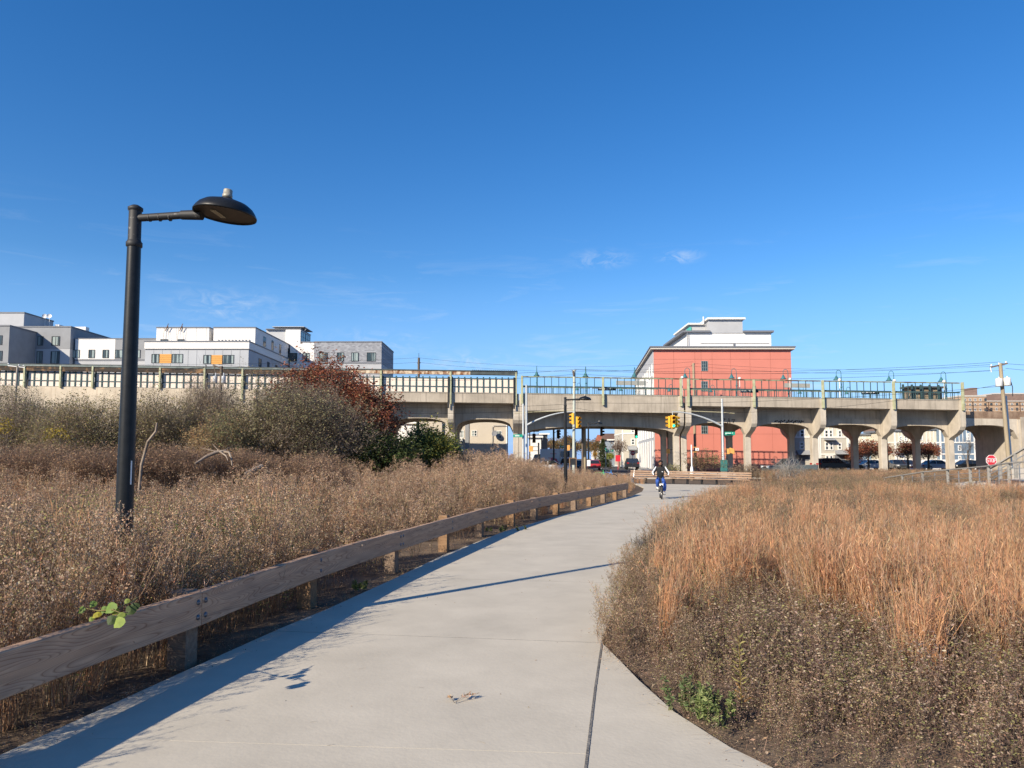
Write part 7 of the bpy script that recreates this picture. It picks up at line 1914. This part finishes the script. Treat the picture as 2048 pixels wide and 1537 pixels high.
o = bpy.data.objects.new('foliage', Lf.mesh('foliage', M_leaf)); C.objects.link(o); o.parent = t
m = MB(); m.tube([(x, 125, -.1), (x, 125, 4.6)], [.14, .03], 6); m.build('trunk', MATS['bark'], t)
shrub('bright_shrub', 'rounded yellow green shrub beside the red notice board', 'shrub', 1221, 913, 112, 16, 13, 1.2, 60, 900, [(.25, .27, .04), (.2, .24, .05)], .16, (.15, .11, .08), stems=5, twig_w=.03)
shrub('bright_shrub', 'small orange yellow tree low on the side street by the far lamp', 'shrub', 1190, 911, 130, 12, 16, 1.2, 50, 500, [(.42, .27, .05), (.36, .2, .05)], .18, (.15, .11, .08), stems=5, twig_w=.03)

# ------------------------------------------------------------------ single plants near the camera
def mugwort(label, px, py, n, h, pal, spread):
    g_ = G(px, py); t = thing('green_weed', label, 'weed', (g_.x, g_.y, 0)); S_ = PB(); Lf = PB()
    for k in range(n):
        sp = stem_pts(h * rng.uniform(.6, 1.05), rng.uniform(.05, .35), .1, 5); b0 = np.array([rng.normal() * spread, rng.normal() * spread, 0]); sp = [q + b0 for q in sp]; S_.ribbon(sp, .008, .004, (.14, .13, .06))
        for j in range(30):
            tt = rng.uniform(.15, 1.0); q = along(sp, tt); d_ = rdir(-.2, .8); L = rng.uniform(.028, .058) * (1.25 - .5 * tt)
            for w in range(2): Lf.leaf(q, d_ + rng.normal(size=3) * .35, L, L * .35, pick(pal))
    for nm, pb_, mm in (('stems', S_, M_dry), ('foliage', Lf, M_leaf)): o = bpy.data.objects.new(nm, pb_.mesh(nm, mm)); C.objects.link(o); o.parent = t
mugwort('bright green leafy weed at the edge of the flared path slab', 1432, 1448, 12, .22, GRN + [(.22, .26, .10)], .10)
mugwort('smaller grey green weed left of the bright one at the path edge', 1385, 1425, 6, .27, [(.11, .15, .06), (.15, .18, .08)], .05)
mugwort('dark green bush among dry weeds behind the rail, right of the lamp', 428, 1225, 34, 1.12, [(.10, .125, .05), (.13, .15, .06), (.08, .10, .035)], .24)
mugwort('low green patch behind the rail near the third post', 560, 1165, 16, .88, [(.12, .13, .06), (.10, .12, .05)], .16)
mugwort('green grey weed clump in front of the middle lamp pole', 1100, 1000, 16, .75, [(.16, .17, .08), (.19, .19, .10)], .4)
mugwort('small green tuft in the soil below the rail, near the fourth post', 720, 1178, 6, .10, GRN, .10)
mugwort('long low green tuft between rail and path in mid distance', 1010, 1062, 10, .14, GRN, .22)
mugwort('wine red low bramble among the weeds right of the lamp pole', 452, 1072, 12, .95, [(.20, .06, .06), (.26, .10, .08), (.16, .05, .05)], .35)
mugwort('grey green leafy weed by the rail, left of the second joint', 690, 1130, 10, .74, [(.17, .19, .08), (.21, .22, .10)], .2)
# tall yellow green stalk with lance leaves
g_ = G(1483, 1425); t = thing('lance_leaf_stalk', 'single upright stalk of narrow yellow green leaves right of the green weed', 'weed', (g_.x, g_.y, 0)); S_ = PB(); Lf = PB()
sp = [np.array([-.03 * z * z, 0, z]) for z in np.linspace(0, .52, 8)]; S_.ribbon(sp, .009, .004, (.30, .22, .07), np.array([1., 0, 0])); S_.ribbon(sp, .009, .004, (.30, .22, .07), np.array([0., 1, 0]))
for k in range(30):
    tt = .12 + .88 * k / 30; q = along(sp, tt); a = k * 2.4; cc = (.34, .30, .10) if tt > .35 else (.46, .27, .10); Lf.leaf(q, (math.cos(a), math.sin(a), .55), .085 * (1.1 - .5 * tt), .016, jit(cc))
for nm, pb_, mm in (('stem', S_, M_dry), ('leaves', Lf, M_leaf)): o = bpy.data.objects.new(nm, pb_.mesh(nm, mm)); C.objects.link(o); o.parent = t
# vine with rounded leaves over the rail
A_, B_2 = FACE[0], FACE[2]
vp = W(225, 1222, 5.12); vp = Vector((vp.x, vp.y, vp.z))
t = thing('vine', 'yellow green round leaved vine creeping over the rail near the lamp', 'vine', vp)
def round_leaf(c, n_, up_, r, col):
    n_ = Vector(n_).normalized(); s_ = n_.cross(Vector(up_)).normalized(); u_ = s_.cross(n_); c = Vector(c) - vp; p = PB(); K = 11
    vs_ = [c + n_ * 0.006]
    for k in range(K): a = 2 * math.pi * k / K; rr_ = r * (1 + .10 * math.sin(3 * a + 1) - (.25 if k == 0 else 0)); vs_.append(c + s_ * rr_ * math.sin(a) - u_ * rr_ * math.cos(a) + n_ * (.10 * r * math.cos(2 * a)))
    p.v = [tuple(v) for v in vs_]; p.c = [tuple(x * .85 for x in col)] + [jit(col, .12) for _ in range(K)]; p.f = [(0, 1 + k, 1 + (k + 1) % K) for k in range(K)]
    o = bpy.data.objects.new('leaf', p.mesh('leaf', M_leaf)); C.objects.link(o); o.parent = t
YG = (.21, .27, .055); YG2 = (.13, .20, .04); YY = (.32, .30, .035); DG = (.06, .09, .028)
for px, py, dd, r, n_, col in ((222, 1208, 5.0, .043, (-.3, -1, .6), YG2), (238, 1243, 4.82, .040, (-.2, -1, .5), YG), (224, 1238, 4.83, .034, (.2, -1, .4), DG), (240, 1229, 4.86, .032, (-.2, -.6, 1), YG), (231, 1215, 5.0, .024, (.4, -1, .4), YY), (209, 1211, 5.05, .026, (0, -1, .5), YG2), (196, 1221, 5.05, .022, (.2, -1, .7), YY), (190, 1229, 5.0, .020, (-.3, -1, .6), YY), (183, 1236, 5.0, .018, (.1, -1, .6), YG), (202, 1217, 5.1, .022, (-.5, -1, .5), YG2), (163, 1212, 5.2, .030, (-.4, -1, .6), YG2), (186, 1200, 5.25, .026, (.1, -1, .6), YG2), (254, 1194, 5.2, .020, (0, -1, .6), YG), (262, 1212, 5.15, .036, (.3, -1, .3), DG), (270, 1205, 5.2, .030, (.2, -1, .5), DG), (246, 1222, 5.0, .022, (.3, -1, .6), YG2)):
    py = py + (9 if py < 1226 else 3)
    round_leaf(W(px, py, dd), n_, (0, 0, 1), r, col)
m = MB(); m.tube([W(160, 1215, 5.3), W(196, 1222, 5.06), W(226, 1220, 4.98), W(240, 1226, 4.9), W(256, 1226, 4.95)], .004, 5); m.tube([W(226, 1220, 4.98), W(262, 1205, 5.2), W(275, 1195, 5.3)], .004, 5); m.build('stem', mat('vine_stem', (.16, .14, .05), .8), t)
# dead wood lying in the brambles
M_dead = mat('dead_wood', (.33, .27, .21), .9, col2=(.17, .13, .10), scale=5, stretch=(1, 1, 1), bump=.5)
b = W(283, 930, 17.2); e = W(314, 846, 17.0); m = MB(); m.tube([Vector((b.x - .08, 17.2, .1)), b, b.lerp(e, .55) + Vector((-.05, 0, 0)), e + Vector((-.02, 0, -.2)), e], [.036, .034, .03, .026, .02], 9)
single(m, 'dead_stake', M_dead, 'pale dead stick standing tilted right of the tall lamp pole', 'dead branch', (b.x, 17.2, 0))
t = thing('fallen_branch', 'bleached fallen branch lying in the brambles, forked at its right end', 'dead branch', W(430, 915, 16.5))
m = MB(); m.tube([W(390, 928, 16.2), W(412, 914, 16.5), W(432, 905, 16.6), W(452, 902, 16.7)], [.02, .036, .04, .026], 9); m.build('limb', M_dead, t)
m = MB(); m.tube([W(445, 904, 16.7), W(458, 905, 16.6), W(463, 918, 16.5), W(464, 932, 16.4)], [.03, .025, .02, .012], 7); m.tube([W(440, 904, 16.6), W(452, 912, 16.4), W(456, 922, 16.3)], [.02, .016, .008], 6)
for px, py in ((470, 890), (425, 888), (400, 896)): m.tube([W(440, 905, 16.6), W(px, py, 16.9)], [.012, .004], 5)
m.build('twigs', M_dead, t)
m = MB(); m.tube([W(490, 948, 15.2), W(508, 940, 15.4), W(524, 932, 15.6)], [.03, .045, .04], 9); single(m, 'dead_log', M_dead, 'short bleached log end right of the fallen branch', 'dead branch', W(508, 940, 15.4))
# things lying on the path
g_ = G(925, 1405); t = thing('fallen_sprig', 'dry weed sprig lying on the path in front of the camera', 'sprig', (g_.x, g_.y, .02)); p = PB()
for a, L in ((.55, .16), (.75, .12), (2.3, .06)):
    d_ = np.array([math.cos(a), math.sin(a) * 1.4, 0]); st_ = np.array([-.05, -.10, .008]); p.ribbon([st_, st_ + d_ * L * .6 + np.array([0, 0, .02]), st_ + d_ * L + np.array([0, 0, .03])], .004, .002, (.20, .16, .11), np.array([d_[1], -d_[0], 0]))
    for k in range(16): q = st_ + d_ * L * rng.uniform(.45, 1.1) + np.array([0, 0, .02]); p.leaf(q, rdir(-.1, .6) + d_, rng.uniform(.02, .04), rng.uniform(.01, .016), pick(TAN + [(.3, .24, .17)]))
o = bpy.data.objects.new('twigs', p.mesh('twigs', M_dry)); C.objects.link(o); o.parent = t
p = PB()
for k in range(110):
    y = rng.uniform(3.4, 16); x = rng.uniform(plx(y) + .05, prx(y) - .02); q = np.array([x, y, .0215])
    if rng.random() < .35: a = rng.uniform(0, 6.28); L = rng.uniform(.02, .07); p.ribbon([q, q + np.array([math.cos(a) * L, math.sin(a) * L, .004])], .003, .002, pick(PURP))
    else: p.leaf(q, rdir(.05, .25), rng.uniform(.008, .02), rng.uniform(.006, .012), pick(PURP + TAN))
for k in range(26):   # thin stems reaching from the verge over the slab edge
    y = rng.uniform(3.6, 7.5); x = max(flx(y), prx(y)); a = rng.uniform(2.2, 4.2); L = rng.uniform(.08, .3); q = np.array([x + .02, y, .024]); e = q + np.array([math.cos(a) * L, math.sin(a) * L * .6, rng.uniform(0, .04)]); p.ribbon([q, (q + e) / 2 + np.array([0, 0, .03]), e], .004, .002, pick(PURP))
o = bpy.data.objects.new('path_debris', p.mesh('path_debris', M_dry)); C.objects.link(o); o['kind'] = 'stuff'
